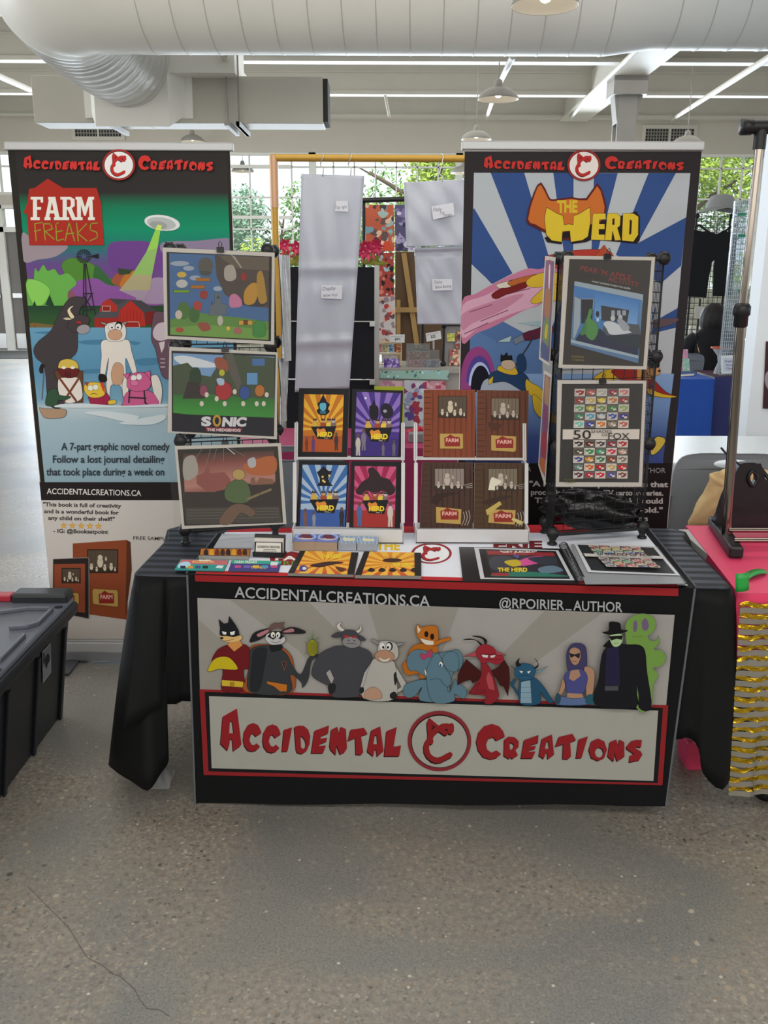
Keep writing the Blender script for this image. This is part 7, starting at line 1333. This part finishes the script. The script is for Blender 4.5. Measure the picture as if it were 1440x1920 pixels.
# ------------------------------------------------------------------ far stall at the right
BLU = mat('royal_blue_cloth', '1f4fa8', .75, noise=.08); MAR = mat('maroon_cloth', '4a2438', .8, noise=.1); IND = mat('indigo_cloth', '35386a', .8, noise=.12, scale=12)
def cloth_table(label, clabel, cname, x0, x1, y0, y1, z, top, side, drop):
    t = thing('folding_table', label, 'table', ((x0 + x1) / 2, (y0 + y1) / 2, 0)); b = MB(); b.box((x0 + .02, y0 + .02, z - .04), (x1 - .02, y1 - .02, z - .006)); b.build('tabletop', mat('grey_plastic_top'), t)
    for x in (x0 + .1, x1 - .1):
        for y in (y0 + .08, y1 - .08): rod('leg', [(x, y, z - .04), (x, y, 0)], .014, mat('dark_leg'), t, 8)
    b = MB(); b.box((x0, y0, z - .004), (x1, y1, z))
    def dr(u, v): s = u * 2; p = V((x0 + (x1 - x0) * min(1, s), y0, z)) if s <= 1 else V((x1, y0 + (y1 - y0) * (s - 1), z)); k = v * .03 + .012 * sin(u * 70) * v; return p + V((k * (s > 1), -k * (s <= 1), -drop * v))
    b.grid(dr, 80, 6, 1); tag(b.build(cname, [top, side]), clabel, 'tablecloth')
cloth_table('table under a royal blue cloth beyond the right banner', 'royal blue cloth on the far table beyond the right banner', 'blue_tablecloth', 1.5, 2.83, 7.8, 8.35, .745, BLU, BLU, .62)
cloth_table('table under maroon and indigo cloth at the far right stall', 'indigo cloth with maroon top hanging at the far right stall', 'indigo_tablecloth', 2.9, 4.2, 8.0, 8.55, .745, MAR, IND, .7)
chair('grey plastic chair with the dark haired person, at the far right stall', 2.82, 9.0, 0, 1)
def skin(name, joints, bones, m, parent, sub=2):
    """continuous limb surface: joints = [(pos, radius)]"""
    me = bpy.data.meshes.new(name); me.from_pydata([j[0] for j in joints], bones, []); ob = bpy.data.objects.new(name, me); COL.objects.link(ob); me.materials.append(m)
    sk_ = ob.modifiers.new('skin', 'SKIN'); me.skin_vertices[0].data[0].use_root = True
    for i, j in enumerate(joints): r = j[1] if isinstance(j[1], tuple) else (j[1], j[1]); me.skin_vertices[0].data[i].radius = r
    s2 = ob.modifiers.new('sub', 'SUBSURF'); s2.levels = s2.render_levels = sub
    ob.parent = parent; ob.matrix_parent_inverse = Matrix.Translation(-_O[parent.name])
    for p in me.polygons: p.use_smooth = True
    return ob
ph_ = atY(1340, 602, 8.95); px = ph_.x; pn = thing('person', 'seated dark haired person in black seen from behind beyond the right banner', 'person', (px, 8.95, 0))
SK, HAIR, TOP = mat('skin', 'b98a70', .55), mat('dark_hair', '1c1614', .6, noise=.3, scale=60), mat('black_top', '121114', .85)
yb = 8.95; hz = ph_.z
J = [((px, yb, .56), (.15, .12)), ((px, yb, .78), (.14, .1)), ((px, yb + .02, .98), (.17, .1)), ((px, yb + .02, 1.06), (.1, .08)), ((px, yb + .03, 1.13), .05), ((px, yb + .05, hz), (.075, .09)), ((px, yb + .06, hz + .08), .06)]
B = [(0, 1), (1, 2), (2, 3), (3, 4), (4, 5), (5, 6)]
for s in (-1, 1):
    k = len(J); J += [((px + s * .17, yb + .02, 1.02), .06), ((px + s * .24, yb + .06, .82), .045), ((px + s * .16, yb + .32, .80), .035), ((px + s * .13, yb + .40, .805), .026)]; B += [(2, k), (k, k + 1), (k + 1, k + 2), (k + 2, k + 3)]
    for f_ in range(4): q_ = len(J); J += [((px + s * (.10 + .018 * f_), yb + .45, .805), .009), ((px + s * (.10 + .018 * f_), yb + .48 + .008 * (f_ in (1, 2)), .797), .008)]; B += [(k + 3, q_), (q_, q_ + 1)]
    q_ = len(J); J += [((px + s * .10, yb + .41, .80), .010)]; B += [(k + 3, q_)]
    k = len(J); J += [((px + s * .1, yb + .05, .53), .085), ((px + s * .12, yb + .42, .52), .065), ((px + s * .12, yb + .43, .1), .042), ((px + s * .12, yb + .52, .04), .035)]; B += [(0, k), (k, k + 1), (k + 1, k + 2), (k + 2, k + 3)]
skin('body', J, B, SK, pn)
b = MB()
def hair(u, v): th = u * 2 * pi; ph = v * 2.5; r = .115 + .004 * sin(th * 13 + ph * 3) * sin(ph) + .03 * max(0, v - .5); return V((px + r * sin(ph) * cos(th) * 1.05, yb + .03 + r * sin(ph) * sin(th), hz + .04 + .125 * cos(ph) - .13 * max(0, v - .6)))
b.grid(hair, 40, 14); b.build('hair', HAIR, pn, solid=.01)
b = MB(); R_ = [(.17, .12, .52), (.165, .125, .68), (.175, .125, .85), (.205, .12, .98), (.19, .1, 1.05), (.11, .085, 1.11), (.075, .07, 1.14)]
b.grid(lambda u, v: V((px + cos(u * 2 * pi) * (lambda i, f: R_[i][0] * (1 - f) + R_[i + 1][0] * f)(min(5, int(v * 6)), v * 6 - min(5, int(v * 6))), yb + .01 + sin(u * 2 * pi) * (lambda i, f: R_[i][1] * (1 - f) + R_[i + 1][1] * f)(min(5, int(v * 6)), v * 6 - min(5, int(v * 6))), (lambda i, f: R_[i][2] * (1 - f) + R_[i + 1][2] * f)(min(5, int(v * 6)), v * 6 - min(5, int(v * 6))))), 28, 18)
for s in (-1, 1): b.tube([(px + s * .15, yb + .015, 1.02), (px + s * .2, yb + .03, .98), (px + s * .25, yb + .06, .82), (px + s * .2, yb + .22, .80)], [.075, .075, .06, .05], 12)
b.build('top', TOP, pn)
b = MB()
for s in (-1, 1): b.tube([(px + s * .09, yb + .0, .54), (px + s * .12, yb + .42, .53), (px + s * .12, yb + .44, .12)], [.1, .08, .055], 12)
b.build('trousers', mat('dark_trousers', '23242a', .85), pn)
# black trousers hanging on a wire grid rack
YG = 9.6; g1, g2 = atY(1290, 405, YG), atY(1388, 640, YG); wr = thing('grid_rack', 'black wire grid rack with hanging trousers before the right window', 'display rack', ((g1.x + g2.x) / 2, YG, 0))
b = MB(); n_ = 14
for i in range(n_ + 1): x = g1.x + (g2.x - g1.x) * i / n_; b.tube([(x, YG, .9), (x, YG, g1.z)], .003, 5)
for i in range(25): z = .9 + (g1.z - .9) * i / 24; b.tube([(g1.x, YG, z), (g2.x, YG, z)], .003, 5)
b.build('wire_panel', WIRE, wr)
for x in (atY(1307, 405, YG).x, atY(1371, 405, YG).x): rod('post', [(x, YG + .01, 0), (x, YG + .01, g1.z)], .012, BLK, wr, 8); b = MB(); b.ball((x, YG - .01, g1.z), .025); b.build('connector', BLK, wr)
b = MB(); YT = YG - .06; tq_ = [atY(*p_, YT) for p_ in ((1301, 430), (1318, 434), (1328, 433), (1344, 440), (1359, 431), (1368, 436), (1382, 441), (1380, 490), (1373, 556), (1337, 555), (1339, 500), (1341, 487), (1336, 490), (1330, 520), (1325, 558), (1288, 556), (1293, 500), (1299, 450))]
b.prism(tq_, (0, .035, 0)); tr_ = tag(b.build('trousers', mat('black_denim', '0f1013', .85, noise=.2, bump=.1), None, bevel=.008), 'black wide trousers hanging on the wire grid rack beyond the right banner', 'trousers')
hg = thing('clothes_hanger', 'black hanger holding the black trousers on the wire grid', 'hanger', atY(1343, 440, YT)); rod('hanger_bar', [atY(*p_, YT + .02) for p_ in ((1302, 426), (1312, 422), (1322, 430), (1330, 436), (1344, 441), (1358, 434), (1370, 426), (1384, 421))], .011, BLK, hg, 8); rod('hook', [atY(1344, 441, YT + .02), atY(1344, 424, YT + .05), atY(1344, 418, YG)], .005, BLK, hg, 6)
hc = atY(1352, 390, YG - .02); ht = thing('sun_hat', 'grey wide brimmed hat on top of the wire grid rack', 'hat', hc + V((0, 0, -.02))); HT = mat('grey_felt', '8d8d8c', .9, noise=.04)
b = MB(); b.lathe([(.0001, .135), (.06, .13), (.105, .11), (.13, .07), (.145, .03), (.15, .0)], hc, seg=28); b.build('crown', HT, ht); b = MB(); b.grid(lambda u, v: hc + V((cos(u * 2 * pi) * (.14 + .07 * v + .05 * v * max(0, -cos(u * 2 * pi))), sin(u * 2 * pi) * (.14 + .05 * v), .002 - .045 * v * abs(cos(u * 2 * pi)) - .01 * v)), 36, 4); b.build('brim', HT, ht, solid=.006)
# pale wire tower with green price labels
YW2 = 8.12; w1, w2 = atY(1381, 376, YW2), atY(1408, 690, YW2 + .0); wt2 = thing('wire_tower', 'pale wire display tower with green labels beside the white partition', 'display rack', ((w1.x + w2.x) / 2, YW2, .747))
PW = mat('pale_wire', 'c4cbd0', .4, .2); b = MB(); x1_ = w1.x + .125
for i in range(8): x = w1.x + (x1_ - w1.x) * i / 7; b.tube([(x, YW2, .748), (x, YW2, w1.z)], .0028, 5)
for i in range(46): z = .748 + (w1.z - .748) * i / 45; b.tube([(w1.x, YW2, z), (x1_, YW2, z)], .0024, 5)
b.build('wire_panel', PW, wt2); b = MB(); b.box((w1.x, YW2 + .02, .748), (x1_, YW2 + .06, w1.z)); b.build('clear_body', clear('tower_film', 'dfe6ea', .2, .88), wt2)
for y_, h_ in ((402, 4), (442, 5), (545, 5), (575, 4), (601, 6)): p_ = atY(1390, y_, YW2); b = MB(); b.box((p_.x - .03, YW2 - .006, p_.z - .011 * h_ / 4), (p_.x + .035, YW2 - .003, p_.z + .011 * h_ / 4)); b.build('price_label', mat('green_label', '2f8a68', .5), wt2, 'green price label')
# things on the far tables
sg_ = [(1352, 667), (1382, 666), (1383, 700), (1353, 701)]; sheet('table_sign', 'white framed sign with violet lettering on the maroon table', sg_, (0, 8.02, 0), (0, -1, 0), lambda a: (a.poly(list(sg_), 'c9cdd2'), a.rect(1356, 671, 1380, 697, 'b5b9c0'), a.text('Imagine', 1359, 679, 4, 18, '4a3f70', .01), a.text('Discount', 1361, 686, 4, 16, '4a3f70', .01), a.text('Classes', 1362, 692.5, 4, 15, '4a3f70', .01)), .01, None, 'sign', None, 'c9cdd2', 1.5)
vb_ = atY(1345, 690, 8.25); va = thing('flared_vase', 'clear flared bag with an orange rim on the far right table', 'vase', (vb_.x, 8.25, .745)); b = MB(); b.lathe([(.05, 0), (.045, .03), (.02, .1), (.03, .16), (.085, .23)], (vb_.x + .02, 8.25, .746), seg=20); b.build('body', clear('vase_clear', 'e9ecec', .1, .7), va); b = MB(); b.tube([(vb_.x + .02 + .086 * cos(i * pi / 10), 8.25 + .086 * sin(i * pi / 10), .977) for i in range(20)], .008, 6, closed=True); b.build('rim', mat('orange_rim', 'c0583a', .5), va)
for i, (q_, c_, lb) in enumerate((([(1277, 655), (1290, 655), (1290, 696), (1278, 696)], 'c98aa0', 'pink card standing on the far blue table'), ([(1280, 673), (1292, 672), (1294, 696), (1281, 696)], '8fc0a0', 'green card standing on the far blue table'))): plain(lb, q_, 8.3 - .02 * i, [c_, 'd0c4c8', c_], 'greeting_card', 'card', 'cards on the far blue table', .003)
q_ = [atZ(*p_, .747) for p_ in ((1277, 703), (1303, 701), (1300, 704.5), (1276, 706))]; b = MB(); b.hexa(q_, (0, 0, .003)); tag(b.build('paper_sheet', mat('cream_paper', 'cfc8b5', .7)), 'sheet of paper lying at the front of the far blue table', 'paper')
cloth_table('white covered table behind the seated person', 'white cloth on the table behind the seated person', 'white_tablecloth', 2.5, 4.0, 9.85, 10.4, .93, WT, mat('charcoal_cloth', '3a3b3f', .8), .5)
p_ = atY(1318, 620, 10.0); b = MB(); b.lathe([(.0001, .0), (.08, 0), (.09, .03), (.085, .1), (.05, .13), (.0001, .135)], (p_.x, 10.05, .931), seg=20); b.tube([(p_.x, 10.05, 1.02), (p_.x - .12, 10.05, 1.05), (p_.x - .16, 10.02, .96)], [.03, .025, .02], 10); tag(b.build('white_dispenser', WHITE), 'white rounded appliance on the white table behind the seated person', 'appliance')
p_ = atY(1310, 590, 9.5); sp_ = thing('sign_stand', 'thin black stand with a white note beside the seated person', 'stand', (p_.x, 9.5, 0)); rod('pole', [(p_.x, 9.5, 0), (p_.x, 9.5, atY(1310, 560, 9.5).z)], .012, BLK, sp_); b = MB(); n4 = [atY(*k_, 9.48) for k_ in ((1303, 574), (1321, 575), (1320, 598), (1302, 597))]; b.hexa(n4, (0, .004, 0)); b.build('note', mat('white_card'), sp_); b = MB(); b.lathe([(.0001, 0), (.14, 0), (.14, .012), (.02, .03)], (p_.x, 9.5, 0), seg=20); b.build('base', BLK, sp_)
